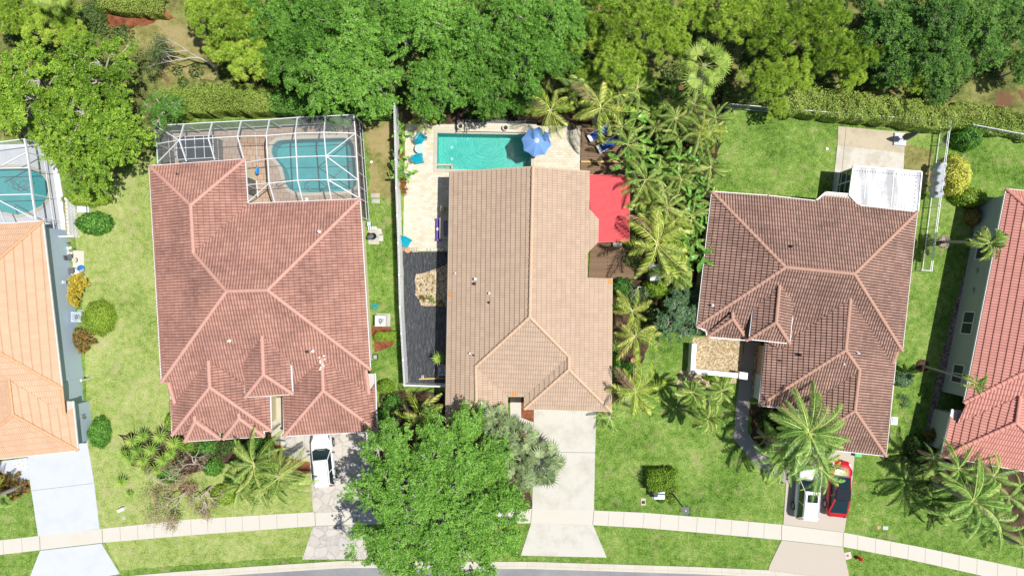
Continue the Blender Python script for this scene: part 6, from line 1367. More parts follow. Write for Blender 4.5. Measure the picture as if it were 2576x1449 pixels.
# ------------------------------------------------------------------ hedges, shrubs, ground cover
def blob_leaves(rng, cx, cy, rx, ry, h, n, leaf, asp, box=False, z0=0.0):
    """leaf shell of a rounded or clipped shrub"""
    v = rng.normal(0, 1, (n, 3)); v[:, 2] = np.abs(v[:, 2]); v /= np.linalg.norm(v, axis=1)[:, None]
    if box:
        q = v / np.max(np.abs(v), axis=1)[:, None]; v2 = np.sign(q) * np.abs(q) ** .8; P3 = v2 * np.array([rx, ry, h])
    else: P3 = v * np.array([rx, ry, h])
    lump = 1 + .10 * np.sin(v[:, :1] * 7 + cx) * np.cos(v[:, 1:2] * 6 + cy) + rng.normal(0, .045, (n, 1)); P3 = P3 * lump * rng.uniform(.86, 1.03, (n, 1))
    T_ = np.clip(rng.normal(.5, .24, n), 0, 1)
    V, F, T_ = quads(P3 + np.array([cx, cy, z0]), v, leaf, asp, rng, T_, .45); return V, F, T_
def shrub(label, x, y, rx, ry, h, mat, leaf=.13, asp=.5, n=None, box=False, name='shrub', cat='shrub', group=None, rz=0.0, z=None, dens=1.0):
    k = (HC - h * .6) / HC / 30; rx *= k; ry *= k; p = W(x, y, h * .6 if z is None else z); rng = np.random.default_rng(int(x * 3 + y)); n = n or int(dens * 2.6 * (math.pi * rx * ry + 2.2 * h * (rx + ry)) / (leaf * leaf * asp * .5))
    n = min(n, 16000); t = local(name, label, cat, (p.x, p.y, 0), rz, group)
    m = MB(); [m.tube([(0, 0, 0), (rx * .5 * math.cos(a), ry * .5 * math.sin(a), h * .6)], [.04, .015], 5) for a in (0, 1.3, 2.6, 4, 5.2)]; m.build('stem', 'bark', t)
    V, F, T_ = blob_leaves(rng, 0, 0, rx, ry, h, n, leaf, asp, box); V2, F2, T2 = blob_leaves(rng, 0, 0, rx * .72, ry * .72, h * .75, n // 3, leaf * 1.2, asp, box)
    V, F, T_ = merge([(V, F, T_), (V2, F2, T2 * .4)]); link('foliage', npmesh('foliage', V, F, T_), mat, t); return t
def spiky(label, x, y, r, h, mat, n=60, blade=.30, wd=.035, heads=9, name='shrub', cat='shrub', group=None):
    """croton or bromeliad: many heads of long leaves"""
    k = (HC - h) / HC / 30; R_ = r * k; p = W(x, y, h * .7); rng = np.random.default_rng(int(x + y * 5)); t = local(name, label, cat, (p.x, p.y, 0), 0, group); parts = []; m = MB()
    for i in range(heads):
        a = i * 2.4; d = R_ * .80 * math.sqrt((i + .3) / heads); c = np.array([d * math.cos(a), d * math.sin(a), h * (1 - .45 * (d / R_) ** 2) + rng.uniform(-.05, .05)]); m.tube([(0, 0, 0), tuple(c)], [.03, .015], 5)
        D = rng.normal(0, 1, (n, 3)) + np.array([0, 0, .5]); D /= np.linalg.norm(D, axis=1)[:, None]; Lh = blade * rng.uniform(.6, 1.1, (n, 1)); s = np.cross(D, rng.normal(0, 1, (n, 3))); s /= np.linalg.norm(s, axis=1)[:, None]
        c0 = c + rng.normal(0, .03, (n, 3)); V = np.stack([c0, c0 + D * Lh * .5 + s * wd, c0 + D * Lh - np.array([0, 0, .05]), c0 + D * Lh * .5 - s * wd], 1).reshape(-1, 3); parts.append((V, np.arange(4 * n).reshape(n, 4), np.clip(rng.normal(.5, .25, n), 0, 1)))
    m.build('stem', 'bark', t); V, F, T_ = merge(parts); link('foliage', npmesh('foliage', V, F, T_), mat, t); return t
def hedge(label, pts, wd, h, mat, leaf=.12, dens=1.0, asp=.55, name='hedge', cat='hedge'):
    P = [W(x, y, h * .7) for x, y in pts]; rng = np.random.default_rng(int(pts[0][0])); o = P[0].copy(); o.z = 0; t = local(name, label, cat, o); C = []; Nn = []
    w_ = wd / 30
    for a, b in zip(P[:-1], P[1:]):
        l = (b - a).length; hk = rng.uniform(-.22, .22, int(l / .55) + 3); wk = rng.uniform(-.2, .2, int(l / .5) + 3); n = int(dens * l * (w_ + 2 * h) * 1.9 / (leaf * leaf * asp * .5)); d = (b - a).normalized(); s = Vector((-d.y, d.x, 0)); u = rng.uniform(-.02, 1.02, n); v = rng.uniform(-1, 1, n); top = rng.uniform(0, 1, n) < (w_ / (w_ + 1.2 * h))
        hump = 1 + np.interp(u * l + v * .5, np.arange(len(hk)) * .55, hk) + .06 * np.sin(u * l * 4.1 + v * 5)
        cx = a.x - o.x + d.x * u * l; cy = a.y - o.y + d.y * u * l; vv = np.where(top, v, np.sign(v)); zz = np.where(top, h * hump * (1 - .18 * v ** 2), rng.uniform(.05, .92, n) * h); wob = 1 + np.interp(u * l, np.arange(len(wk)) * .5, wk)
        C.append(np.stack([cx + s.x * vv * w_ / 2 * wob, cy + s.y * vv * w_ / 2 * wob, zz + rng.normal(0, .11, n) + (rng.uniform(0, 1, n) > .97) * .3], 1)); Nn.append(np.stack([s.x * vv * ~top, s.y * vv * ~top, np.where(top, 1.0, .35)], 1))
        m = None
    C = np.concatenate(C); Nn = np.concatenate(Nn); pt = .5 + .25 * np.sin(C[:, 0] * .9) * np.cos(C[:, 1] * 1.7); V, F, T_ = quads(C, Nn, leaf, asp, rng, np.clip(pt * .5 + .25 + rng.normal(0, .22, len(C)), 0, 1), .6)
    link('foliage', npmesh('foliage', V, F, T_), mat, t); m = MB()
    for a, b in zip(P[:-1], P[1:]):
        for k in range(max(2, int((b - a).length / .8))): q = a.lerp(b, k / max(2, int((b - a).length / .8))) - o; m.tube([(q.x, q.y, 0), (q.x + .1, q.y, h * .85)], [.04, .02], 5)
    m.build('stem', 'bark', t)
hedge('long yellow-green hedge in the sun behind the pool cage', [(415, 262), (520, 252), (600, 248), (690, 258)], 66, 1.9, 'hedge_leaf')
hedge('shaded dark green hedge under the trees above the pool cage', [(690, 258), (770, 268), (860, 262), (985, 268)], 50, 1.9, 'shrub_leaf', .14, .7)
hedge('rough olive hedge behind the white picket fence', [(1960, 255), (2060, 258), (2150, 268), (2270, 282), (2390, 300)], 62, 1.7, 'hedge_leaf', .13, .8)
hedge('rough olive hedge running out of the top right of the picture', [(2400, 288), (2480, 300), (2600, 325)], 62, 1.0, 'hedge_leaf', .13, .7)
hedge('clipped olive hedge above the red mulch at the top edge', [(255, 2), (330, 14), (415, 18)], 42, 1.3, 'hedge_leaf', .12, .8)
hedge('dark shrubs between fan palm and picket fence', [(1820, 240), (1890, 250), (1950, 262)], 34, 1.2, 'under_leaf', .15, .6)
# low tangle under the trees: one mass nobody could count
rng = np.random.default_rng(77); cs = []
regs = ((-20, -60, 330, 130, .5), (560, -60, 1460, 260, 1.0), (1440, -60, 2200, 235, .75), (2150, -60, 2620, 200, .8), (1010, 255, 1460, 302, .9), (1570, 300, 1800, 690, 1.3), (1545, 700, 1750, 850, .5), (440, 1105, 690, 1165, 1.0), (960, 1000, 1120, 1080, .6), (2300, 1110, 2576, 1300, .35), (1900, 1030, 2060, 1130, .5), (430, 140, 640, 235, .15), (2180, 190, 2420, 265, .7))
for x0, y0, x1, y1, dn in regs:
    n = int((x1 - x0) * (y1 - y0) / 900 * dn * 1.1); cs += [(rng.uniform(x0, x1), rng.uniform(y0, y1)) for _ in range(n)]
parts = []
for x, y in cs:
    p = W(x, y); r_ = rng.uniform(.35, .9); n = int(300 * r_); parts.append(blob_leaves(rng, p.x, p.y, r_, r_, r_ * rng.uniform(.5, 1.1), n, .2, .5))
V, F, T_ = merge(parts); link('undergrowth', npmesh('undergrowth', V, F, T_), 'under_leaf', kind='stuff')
G = 'clipped and loose bushes of the blue-grey house'
shrub('glossy green rounded bush below the grey hatch', 229, 561, 46, 29, 1.2, 'shrub_leaf', .17, .5, box=False)
shrub('large round clipped green bush beside the grey air conditioner', 239, 800, 40, 45, 1.4, 'lime_leaf', .10, .5, dens=.8)
shrub('oval bush speckled with red flowers by the painted driveway', 243, 1089, 26, 40, 1.2, 'shrub_leaf', .11)
spiky('golden croton bush nearest the blue hose', 197, 711, 30, .9, 'gold_leaf', 70, .30, .035, 14); spiky('golden-yellow croton bush just above the grey air conditioner', 184, 749, 27, .9, 'gold_leaf', 70, .30, .035, 12)
spiky('dark bronze croton bush below the round clipped bush', 209, 854, 38, .9, 'bronze_leaf', 90, .34, .035, 16); spiky('dark yellow-tipped croton by the painted path at the left edge', 35, 1222, 42, .8, 'bronze_leaf', 80, .32, .035, 16)
spiky('low yellow croton at the left edge of the picture', 2, 1215, 22, .8, 'gold_leaf', 70, .30, .035, 8)
shrub('small green clump under the board fence at the left', 208, 500, 60, 18, 1.3, 'lime_leaf', .16)
shrub('bright green square-clipped hedge block below the white air conditioner', 970, 846, 24, 11, .9, 'lime_leaf', .09, box=True)
shrub('green bush at the lower corner of the rose-roofed house', 967, 974, 22, 18, 1.2, 'lime_leaf', .13); shrub('small dark bush below the bush at the rose-roofed corner', 985, 1010, 20, 20, 1.0, 'shrub_leaf', .14)
shrub('dark bush squeezed between the rose-roofed house and the street tree', 960, 1060, 24, 34, 1.2, 'shrub_leaf', .15)
shrub('square clipped bright green bush on the middle front lawn', 1664, 1207, 35, 27, 1.55, 'lime_leaf', .12, .5, box=True)
spiky('loose yellow-green plant between transformer box and street lamp', 1688, 1256, 18, .4, 'lime_leaf', 40, .28, .02, 7)
shrub('small dark bush beside the transformer box', 1664, 1258, 10, 8, .5, 'shrub_leaf', .10)
for i, (x, y, rx, ry, h, mt, lb) in enumerate(((645, 1120, 38, 18, 1.3, 'shrub_leaf', 'neat green hedge under the right bay of the rose-roofed house'), (575, 1122, 34, 18, 1.1, 'under_leaf', 'dull bush between the two bays of the rose-roofed house'), (515, 1125, 30, 18, 1.3, 'shrub_leaf', 'dense green bush below the left bay'),
        (468, 1120, 22, 20, 1.4, 'lime_leaf', 'light green bush right of the yuccas'), (425, 1060, 12, 22, 1.0, 'lime_leaf', 'narrow green bush at the left wall of the rose-roofed house'), (530, 1178, 26, 22, 1.1, 'shrub_leaf', 'green bush between the dead trees and the queen palm'), (560, 1245, 34, 28, .9, 'lime_leaf', 'spreading light green bush right of the sprawling dead tree'),
        (420, 1195, 30, 22, .9, 'shrub_leaf', 'green bush left of the sprawling dead tree'), (590, 1200, 28, 24, .8, 'shrub_leaf', 'green bush under the queen palm fronds'), (470, 1230, 24, 16, .7, 'dry_leaf', 'orange-brown withered bush under the sprawling dead tree'), (1560, 722, 22, 24, 1.4, 'shrub_leaf', 'glossy bush at the right corner of the sand-roofed house'),
        (1655, 722, 36, 26, 1.8, 'lime_leaf', 'bright lime bush below the corrugated shed roof'), (1550, 920, 12, 34, 1.0, 'shrub_leaf', 'narrow dark bush along the sand-roofed wall'), (1580, 925, 26, 16, .6, 'shrub_leaf', 'low spreading bush beside the terracotta pot in the palm bed'), (1630, 250, 26, 22, 2.2, 'shrub_leaf', 'round-leaved bush among the palms behind the timber deck'),
        (1640, 270, 30, 22, 2.0, 'shrub_leaf', 'round-leaved bush nearest the timber deck'), (2440, 345, 38, 30, 1.8, 'shrub_leaf', 'dark glossy bush at the outer corner of the picket fence'), (2448, 495, 44, 24, 1.6, 'lime_leaf', 'green bush between the yellow bush and the coral-roofed house'), (2452, 545, 18, 22, 1.0, 'bronze_leaf', 'dark red bush at the grey-green wall'),
        (2275, 955, 26, 20, .9, 'grey_leaf', 'pale green bush at the right wall of the brown-roofed house'), (2310, 1130, 26, 36, 1.1, 'under_leaf', 'dark bush at the lower corner of the coral-roofed plot'), (2270, 1155, 40, 10, .5, 'under_leaf', 'low dark bush under the front eave of the brown-roofed house'), (1805, 950, 38, 10, .5, 'lime_leaf', 'low yellow-green planting on the gravel below the court wall'),
        (1975, 1010, 40, 16, .6, 'under_leaf', 'dark low planting under the front-left eave of the brown-roofed house'), (225, 35, 26, 34, 1.6, 'under_leaf', 'dark bush left of the clipped olive hedge'), (2344, 300, 22, 12, 1.3, 'lime_leaf', 'bright lime tuft growing through the picket fence corner'))):
    shrub(lb, x, y, rx, ry, h, mt, .14 if mt != 'grey_leaf' else .10, dens=.75)
spiky('dark croton with orange tips at the foot of the grey-green wall', 2342, 1096, 20, .9, 'bronze_leaf', 70, .26, .04, 12)
shrub('bright yellow flowering bush outside the picket fence', 2412, 440, 36, 54, 2.0, 'yellow_leaf', .15, .6, dens=.55)
for i, (x, y) in enumerate(((1010, 385), (1014, 457), (1018, 476))): spiky('red and orange bromeliad %s beside the white slatted fence' % ['topmost', 'in the middle', 'lowest'][i], x, y, 14, .5, 'red_leaf', 40, .34, .03, 3, 'bromeliad', 'plant', 'bromeliads beside the white fence')
for i, (x, y) in enumerate(((1065, 752), (1086, 755), (1112, 765))): spiky(['small dark red tuft on the tan gravel', 'green tuft on the tan gravel', 'dark tuft on the gravel by the shaded wall'][i], x, y, 10, .35, ['bronze_leaf', 'lime_leaf', 'red_leaf'][i], 40, .35, .02, 2, 'tuft', 'plant')
spiky('pale grassy tuft beside the right wall of the brown-roofed house', 2276, 1004, 20, .3, 'grey_leaf', 90, .5, .012, 3, 'tuft', 'plant')
# ------------------------------------------------------------------ palms
def frond_mesh(L_, n=42, ll=.55, wd=.026, rise=.45, droop=.9, seed=0, hang=.35, tipdry=.5, fwd=.75):
    """feather leaf: stem bending over, leaflets along both sides"""
    rng = np.random.default_rng(seed); t = np.linspace(0, 1, n); x = L_ * (t - .12 * t ** 2 * droop); z = L_ * (rise * t - droop * .62 * t ** 2.1); P3 = np.stack([x, .05 * L_ * np.sin(t * 2 + seed) * t, z], 1)
    V = []; F = []; T_ = []; o = 0
    rw = np.interp(t, [0, .2, 1], [.05, .028, .006])
    for i in range(n - 1):
        a, b = P3[i], P3[i + 1]; V += [a + [0, rw[i], 0], b + [0, rw[i + 1], 0], b - [0, rw[i + 1], 0], a - [0, rw[i], 0]]; F.append([o, o + 1, o + 2, o + 3]); T_.append(.85); o += 4
    d = np.gradient(P3, axis=0); d /= np.linalg.norm(d, axis=1)[:, None]
    for i in range(int(n * .13), n):
        for s in (-1, 1):
            for rep in ((0, .5) if n > 30 else (0,)):
                c = P3[i] + (P3[min(i + 1, n - 1)] - P3[i]) * rep; pr = math.sin(math.pi * min(1, .12 + t[i] * .86)) ** .55; l = ll * pr * rng.uniform(.8, 1.1); f = fwd + .4 * t[i] + rng.uniform(-.15, .15)
                D = np.array([0, s, 0]) + d[i] * f + np.array([0, 0, rng.uniform(-.35, .45)]); D /= np.linalg.norm(D); w_ = np.cross(D, [0, 0, 1.0]); w_ /= np.linalg.norm(w_) + 1e-9; w_ = w_ * wd + np.array([0, 0, wd * .4 * s])
                m1 = c + D * l * .45; e_ = c + D * l * .95 + np.array([0, 0, -hang * l])
                V += [c, m1 + w_, e_, m1 - w_]; F.append([o, o + 1, o + 2, o + 3]); T_.append(min(1, max(0, rng.normal(.42, .2) + (t[i] > .8) * tipdry * .3))); o += 4
    return npmesh('frond', np.array(V), np.array(F), np.array(T_))
def fan_mesh(R_=.75, pet=.9, n=34, seed=0, droop=.3):
    rng = np.random.default_rng(seed); V = [[0, .02, 0], [pet, .015, pet * .35], [pet, -.015, pet * .35], [0, -.02, 0]]; F = [[0, 1, 2, 3]]; T_ = [.6]; o = 4; c = np.array([pet, 0, pet * .35])
    for i in range(n):
        a = math.radians(-150 + 300 * (i + .5) / n); da = math.radians(150 / n) * 1.02; l = R_ * rng.uniform(.88, 1.05) * (.85 + .15 * math.cos(a))
        def pt(an, r, dz): return c + np.array([r * math.cos(an), r * math.sin(an), dz - droop * (r / R_) ** 2 * R_ * .6])
        V += [c, pt(a - da, l * .60, -.05), pt(a, l * .66, .07), pt(a + da, l * .60, -.05)]; F.append([o, o + 1, o + 2, o + 3]); T_.append(float(np.clip(rng.normal(.5, .15), 0, 1))); o += 4
        tip = pt(a + rng.uniform(-.02, .02), l * 1.05, -.05 - droop * .12); V += [pt(a - da * .8, l * .58, -.03), pt(a, l * .66, .07), tip, pt(a, l * .66, .07)]; V[-1] = pt(a + da * .8, l * .58, -.03); V[-3] = tip; V[-2] = tip + np.array([0, 0, .001]); F.append([o, o + 1, o + 2, o + 3]); T_.append(float(np.clip(rng.normal(.6, .15), 0, 1))); o += 4
    return npmesh('frond', np.array(V), np.array(F), np.array(T_))
def paddle_mesh(L_=1.6, wd=.24, pet=.8, seed=0, droop=.8):
    rng = np.random.default_rng(seed); n = 12; t = np.linspace(0, 1, n); V = []; F = []; T_ = []; xs_ = pet * .5 + L_ * (t - .15 * droop * t ** 2); zs = pet * .9 + L_ * (.45 * t - droop * .6 * t ** 2); w_ = wd * np.sin(np.pi * np.clip(.06 + t * .94, 0, 1)) ** .6
    V = [[0, .02, 0], [pet * .5, .015, pet * .9], [pet * .5, -.015, pet * .9], [0, -.02, 0]]; F = [[0, 1, 2, 3]]; T_ = [.7]; o = 4
    for i in range(n - 1):
        for s in (-1, 1):
            j = rng.uniform(.82, 1.08); V += [[xs_[i], 0, zs[i]], [xs_[i + 1], 0, zs[i + 1]], [xs_[i + 1] + .05, s * w_[i + 1] * j, zs[i + 1] + .06 - (1 - j) * .3], [xs_[i] + .05, s * w_[i] * j, zs[i] + .06 - (1 - j) * .3]]; F.append([o, o + 1, o + 2, o + 3]); T_.append(float(np.clip(rng.normal(.5, .16), 0, 1))); o += 4
    return npmesh('leaf', np.array(V), np.array(F), np.array(T_))
COCO = [frond_mesh(3.1, 27, .74, .030, .42, .95, 1, .75), frond_mesh(2.9, 27, .70, .030, .70, 1.05, 2, .65), frond_mesh(3.2, 27, .74, .030, .15, .8, 3, .9), frond_mesh(3.3, 27, .70, .030, .30, 1.1, 13, .8)]
QUEEN = [frond_mesh(3.0, 40, .50, .016, .50, 1.05, 4, .55), frond_mesh(2.8, 40, .48, .016, .75, 1.15, 5, .5), frond_mesh(3.0, 40, .50, .016, .20, .95, 6, .65), frond_mesh(3.3, 40, .46, .016, .35, 1.2, 14, .6)]
XMAS = [frond_mesh(1.6, 32, .48, .022, .55, 1.15, 7, .15, .2, .9), frond_mesh(1.5, 32, .45, .022, .85, 1.3, 8, .15, .2, .9)]
FAN = [fan_mesh(.74, .95, 19, 1, .35), fan_mesh(.70, .8, 19, 2, .5)]; WASH = [fan_mesh(1.0, 1.35, 22, 3, .45), fan_mesh(.95, 1.1, 22, 4, .6)]
PAD = [paddle_mesh(1.4, .24, .8, 1), paddle_mesh(1.2, .22, 1.0, 2, .6)]
def palm(name, label, x, y, z, r, meshes, mat, n, L0, base=None, group=None, tr=.14, seed=0, low=-.35, part='frond', trunk='palm_bark', cat='palm tree', hi=1.1):
    c = W(x, y, z); b = W(*base) if base else Vector((c.x, c.y, 0)); t = local(name, label, cat, b, 0, group); rnd = random.Random(int(x * 3 + y) + seed); s = r / 30 * (HC - z) / HC / L0
    top = c - b; m = MB(); k = 8; m.tube([Vector((top.x * (i / k) ** 1.3, top.y * (i / k) ** 1.3, top.z * i / k)) for i in range(k + 1)], [tr * (1.25 - .4 * i / k) for i in range(k + 1)], 10); m.build('trunk', trunk, t)
    for i in range(n):
        me = meshes[i % len(meshes)]; o = bpy.data.objects.new(part, me); COL.objects.link(o); o.parent = t
        if not me.materials: me.materials.append(MATS[mat])
        o.location = top + Vector((0, 0, -.05)); u = i / max(1, n - 1)
        o.rotation_euler = (rnd.uniform(-.8, .8), -(low + (hi - low) * u ** 1.4) * .55 + rnd.uniform(-.12, .12), i * 2.39996 + rnd.uniform(-.35, .35)); q = s * rnd.uniform(.78, 1.10) * (1 - .25 * u); o.scale = (q, q, q)
        if mat in ('coco_leaf', 'queen_leaf') and n > 11 and i == 1: o.material_slots[0].link = 'OBJECT'; o.material_slots[0].material = MATS['dry_leaf']; continue
        if me.materials[0] is not MATS[mat]: o.material_slots[0].link = 'OBJECT'; o.material_slots[0].material = MATS[mat]
    return t
palm('coconut_palm', 'largest yellow-green coconut palm, spreading over the shed and red awning', 1652, 612, 4.6, 106, COCO, 'coco_leaf', 20, 2.75)
palm('coconut_palm', 'coconut palm with long fronds below the sand-roofed right corner', 1600, 984, 4.2, 90, COCO, 'coco_leaf', 18, 2.75)
palm('coconut_palm', 'coconut palm beside the sand-roofed wall with browned fronds', 1598, 846, 3.6, 72, COCO, 'coco_leaf', 14, 2.75)
palm('coconut_palm', 'smaller coconut palm above the one with browned fronds', 1590, 782, 3.4, 62, COCO, 'coco_leaf', 11, 2.75)
palm('coconut_palm', 'coconut palm leaning its fronds over the blue parasol', 1385, 278, 4.6, 72, COCO, 'coco_leaf', 15, 2.75)
palm('coconut_palm', 'coconut palm shading the timber deck', 1512, 272, 4.8, 98, COCO, 'coco_leaf', 15, 2.75)
palm('coconut_palm', 'low coconut palm under the trees at the top of the stone patio', 1062, 298, 2.8, 52, COCO, 'coco_leaf', 12, 2.75)
palm('coconut_palm', 'yellowish coconut palm between the rose and sand roofs above the street tree', 1058, 1045, 3.4, 70, COCO, 'coco_leaf', 14, 2.75)
palm('small_palm', 'small dark palm at the top right corner of the white driveway', 1534, 1049, 1.5, 46, QUEEN, 'queen_leaf', 12, 2.7)
for i, (x, y, r) in enumerate(((1742, 986, 50), (1815, 984, 48), (1779, 1053, 50))): palm('feather_palm', 'dark green feather palm on the lawn, %s of three' % ['upper left one', 'upper right, beside the grey walk,', 'lower one'][i], x, y, 3.9, r, XMAS, 'palm_leaf', 15, 1.38, (1768 + i * 6, 978 + (i == 2) * 30), 'three feather palms on the lawn', .10)
palm('queen_palm', 'large shaggy queen palm over the white estate car', 2035, 1088, 5.6, 122, QUEEN, 'queen_leaf', 36, 2.7, (2010, 1070))
palm('queen_palm', 'second shaggy queen palm left of the white estate car', 1975, 1140, 4.0, 96, QUEEN, 'queen_leaf', 26, 2.7)
palm('queen_palm', 'third queen palm crown between the white and red cars', 2062, 1172, 5.0, 92, QUEEN, 'queen_leaf', 24, 2.7, (1995, 1120))
palm('small_palm', 'small yellowish palm beside the grey entry walk', 1925, 1095, 1.6, 34, QUEEN, 'coco_leaf', 9, 2.7)
palm('queen_palm', 'queen palm in front of the rose-roofed house, nearest the parked car', 702, 1200, 4.0, 92, QUEEN, 'palm_leaf', 17, 2.7, (690, 1190), low=-.5)
palm('queen_palm', 'queen palm with dense fronds below the entry of the rose-roofed house', 640, 1168, 4.0, 94, QUEEN, 'palm_leaf', 24, 2.7)
palm('queen_palm', 'lower queen palm crown right of the dead tree', 610, 1222, 3.0, 74, QUEEN, 'palm_leaf', 16, 2.7)
palm('queen_palm', 'small queen palm crown closest to the front pavement of the rose-roofed house', 660, 1240, 2.6, 66, QUEEN, 'palm_leaf', 12, 2.7)
BR = ((2448, 1262, 5.2, 112, 24), (2412, 1178, 4.6, 78, 16), (2500, 1305, 4.6, 88, 18), (2500, 1198, 4.6, 74, 16), (2350, 1150, 2.4, 48, 12), (2575, 1375, 3.0, 52, 12), (2540, 1250, 4.0, 70, 14))
BLB = ['largest central crown', 'upper one against the coral roof', 'lower right one by the pavement', 'upper right one at the eave', 'small dark one at the far left of the cluster', 'low one in the bottom right corner', 'right one near the white door mat']
for i, (x, y, z, r, n) in enumerate(BR): palm('queen_palm', 'shaggy palm before the coral-roofed house, ' + BLB[i], x, y, z, r, QUEEN, 'queen_leaf', n, 2.7, None, 'shaggy palms before the coral-roofed house')
palm('slender_palm', 'slender palm with pale leaning trunk, upper one beside the grey-green wall', 2490, 612, 5.4, 52, XMAS, 'palm_leaf', 14, 1.38, (2375, 609), 'slender palms along the grey-green wall', .10)
palm('slender_palm', 'slender palm with pale leaning trunk, lower one with a small crown', 2455, 962, 5.4, 36, XMAS, 'palm_leaf', 9, 1.38, (2320, 920), 'slender palms along the grey-green wall', .08)
palm('fan_palm', 'tall fan palm with big pleated pale-green leaves among the pines', 1772, 165, 7.6, 88, WASH, 'washington_leaf', 17, 2.2, (1745, 235), None, .2, low=-1.0, hi=1.3)
palm('fan_palm', 'pale fan palm cut by the top left edge of the picture', 125, -8, 6.5, 52, WASH, 'washington_leaf', 17, 2.2, (185, 30), None, .2, low=-1.0, hi=1.3)
FP = ((1356, 1166, 2.8, 72, 24), (1306, 1105, 3.2, 54, 16), (1248, 1060, 4.2, 56, 18), (1258, 1122, 5.0, 56, 16), (1296, 1205, 4.6, 60, 17), (1308, 1155, 4.2, 52, 14), (1222, 1046, 4.2, 44, 14))
FL_ = ['the rightmost, spreading over the white driveway', 'just below the entry path', 'uppermost against the sand roof', 'between the street tree and the entry bed', 'lowest beside the white driveway', 'in the middle of the group', 'small one under the sand-roofed eave']
for i, (x, y, z, r, n) in enumerate(FP): palm('fan_palm', 'grey-green fan palm by the white driveway, ' + FL_[i], x, y, z, r, FAN, 'fan_leaf', n, 1.5, None, 'grey-green fan palms by the white driveway', .10, low=-.9, hi=1.4)
palm('queen_palm', 'palm crown cut by the left edge above the dark croton', -45, 1262, 4.2, 72, QUEEN, 'queen_leaf', 14, 2.7)
# yuccas and other rosettes
def rosette(name, label, x, y, r, z, mat='yucca_leaf', n=60, group=None, wd=.032, cat='plant'):
    c = W(x, y, z); R_ = r / 30 * (HC - z) / HC; t = local(name, label, cat, (c.x, c.y, 0), 0, group); rng = np.random.default_rng(int(x + y)); az = np.arange(n) * 2.39996; el = np.radians(np.linspace(-15, 80, n)); D = np.stack([np.cos(az) * np.cos(el), np.sin(az) * np.cos(el), np.sin(el)], 1); s = np.stack([-np.sin(az), np.cos(az), np.zeros(n)], 1)
    Lh = R_ * rng.uniform(.85, 1.1, (n, 1)); c0 = np.array([0, 0, z]); V = np.stack([np.tile(c0, (n, 1)), c0 + D * Lh * .4 + s * wd, c0 + D * Lh - np.array([0, 0, .04]), c0 + D * Lh * .4 - s * wd], 1).reshape(-1, 3)
    m = MB(); m.tube([(0, 0, 0), (0, 0, z)], [.06, .04], 7); m.build('stem', 'palm_bark', t); link('foliage', npmesh('foliage', V, np.arange(4 * n).reshape(n, 4), np.clip(.3 + .5 * el / 1.4 + rng.normal(0, .12, n), 0, 1)), mat, t)
YU = ((333, 1109, 24, 1.5), (360, 1097, 22, 1.4), (403, 1098, 25, 2.0), (437, 1112, 26, 2.0), (380, 1130, 25, 1.9), (360, 1158, 24, 1.7), (326, 1153, 22, 1.4), (411, 1155, 26, 1.8), (345, 1132, 22, 1.6), (310, 1140, 18, 1.1), (366, 1182, 22, 1.2), (395, 1180, 22, 1.2), (306, 1212, 20, .8), (326, 1242, 13, .4), (430, 1140, 22, 1.6))
YL = ['upper left one', 'small one at the top behind the leftmost', 'tall one at the top beside the roof', 'tall one touching the roof corner', 'bright one in the centre', 'left of centre', 'far left one', 'right of centre', 'upper centre-left', 'outermost on the left', 'lower middle one', 'lower right one', 'lone one on the lawn below the cluster', 'smallest, dry one lowest on the lawn', 'right one under the bushes']
for i, (x, y, r, z) in enumerate(YU): rosette('yucca', 'spiky yucca before the rose-roofed house, ' + YL[i], x, y, r, z, group='yuccas before the rose-roofed house')
rosette('dracaena', 'single spiky green rosette on the long black sheet', 1103, 901, 21, 1.3, 'yucca_leaf', 50); rosette('dracaena', 'dark green spiky rosette at the right wall of the sand-roofed house, upper one', 1554, 770, 19, 1.0, 'palm_leaf', 50, 'spiky rosettes at the sand-roofed wall'); rosette('dracaena', 'dark green spiky rosette at the right wall of the sand-roofed house, lower one', 1551, 868, 22, 1.0, 'palm_leaf', 50, 'spiky rosettes at the sand-roofed wall')
t = local('plant_pot', 'round terracotta pot on the lawn below the browned coconut palm', 'pot', W(1591, 905)); m = MB(); m.lathe((0, 0, 0), [(.14, 0), (.2, .3), (.21, .31), (0, .32)], 18); m.build('pot', 'terracotta', t)
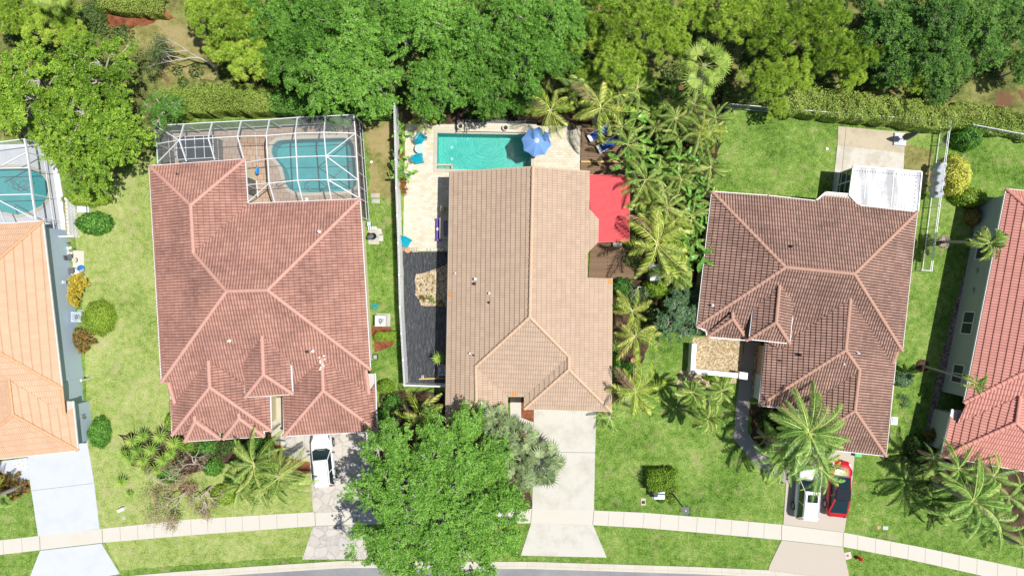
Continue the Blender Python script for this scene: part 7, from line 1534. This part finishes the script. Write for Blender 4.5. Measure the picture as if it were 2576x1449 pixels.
# jungle strip between the sand and brown roofs
def jungle(name, label, x, y, z, r, kind, n, grp):
    if kind == 'pad': return palm(name, label, x, y, z, r, PAD, 'paddle_leaf', n, 1.75, None, grp, .07, part='leaf', trunk='palm_bark', cat='plant', low=-.8, hi=1.2)
    return palm(name, label, x, y, z, r, {'areca': QUEEN, 'broad': XMAS, 'coco': COCO}[kind], {'areca': 'palm_leaf', 'broad': 'palm_leaf', 'coco': 'coco_leaf'}[kind], n, {'areca': 2.7, 'broad': 1.38, 'coco': 2.75}[kind], None, grp, .06, cat='palm tree')
rnd = random.Random(12); JG = set()
spots = [(1566, 318, 'areca'), (1575, 365, 'areca'), (1735, 415, 'areca'), (1700, 560, 'coco'), (1632, 528, 'coco'), (1792, 330, 'coco'), (1785, 420, 'areca'), (1640, 285, 'areca'), (1690, 450, 'areca'), (1790, 520, 'areca'), (1700, 620, 'areca'), (1745, 540, 'areca'), (1610, 480, 'areca'), (1682, 415, 'areca'), (1775, 570, 'pad'), (1765, 640, 'pad'), (1585, 300, 'pad'), (1600, 345, 'pad'), (1610, 395, 'pad'), (1645, 320, 'areca'), (1655, 370, 'pad'), (1660, 425, 'pad'), (1700, 300, 'areca'), (1705, 350, 'areca'), (1710, 400, 'pad'), (1745, 262, 'broad'), (1760, 335, 'areca'), (1765, 385, 'pad'), (1750, 430, 'pad'), (1715, 455, 'areca'), (1665, 480, 'areca'), (1620, 450, 'areca'), (1625, 510, 'broad'), (1680, 520, 'areca'), (1735, 500, 'pad'), (1765, 470, 'pad'), (1760, 545, 'pad'), (1720, 560, 'pad'), (1640, 550, 'broad'), (1690, 590, 'areca'), (1745, 600, 'pad'), (1800, 300, 'areca'), (1560, 235, 'areca'), (1600, 225, 'areca'), (1660, 245, 'areca'), (1690, 255, 'broad'), (1575, 420, 'pad'), (1445, 225, 'areca'), (1480, 215, 'broad'), (1730, 650, 'areca'), (1700, 680, 'broad')]
for i, (x, y, k) in enumerate(spots):
    kd = {'pad': 'paddle-leaved plant', 'areca': 'feathery areca palm', 'broad': 'short-fronded dark palm', 'coco': 'coconut palm'}[k]
    row = next(l for lim, l in ((232, 'under the pines'), (262, 'just below the pines'), (308, 'level with the parasol top'), (338, 'level with the parasol centre'), (362, 'level with the loungers'), (408, 'level with the timber beam'), (440, 'just above the awning'), (475, 'level with the awning top'), (515, 'beside the upper awning'), (555, 'beside the awning centre'), (598, 'beside the lower awning'), (640, 'beside the largest coconut palm'), (2000, 'by the shed roof')) if y < lim)
    side = 'at its far left' if x < 1590 else 'in its left half' if x < 1650 else 'at its middle' if x < 1700 else 'in its right half' if x < 1752 else 'at its far right'
    jungle({'pad': 'paddle_plant', 'areca': 'areca_palm', 'broad': 'dwarf_palm', 'coco': 'coconut_palm'}[k], '%s in the jungle, %s, %s' % (kd, row, side), x + rnd.uniform(-5, 5), y + rnd.uniform(-5, 5), rnd.uniform(1.8, 3.4) if k == 'pad' else rnd.uniform(2.2, 4.6), rnd.uniform(48, 82) if k != 'pad' else rnd.uniform(40, 54), k, 10 if k == 'pad' else rnd.randint(9, 16), 'jungle strip beside the brown-roofed house')
for i, (x, y) in enumerate(((1004, 400), (1010, 425), (1000, 450), (1020, 440), (1008, 335))): jungle('paddle_plant', 'big-leaved plant leaning on the white slatted fence, %s' % ['upper one', 'middle one', 'lower left one', 'lower right one', 'shaded one above the chairs'][i], x, y, 1.1, 32, 'pad', 7, 'big-leaved plants on the white fence')
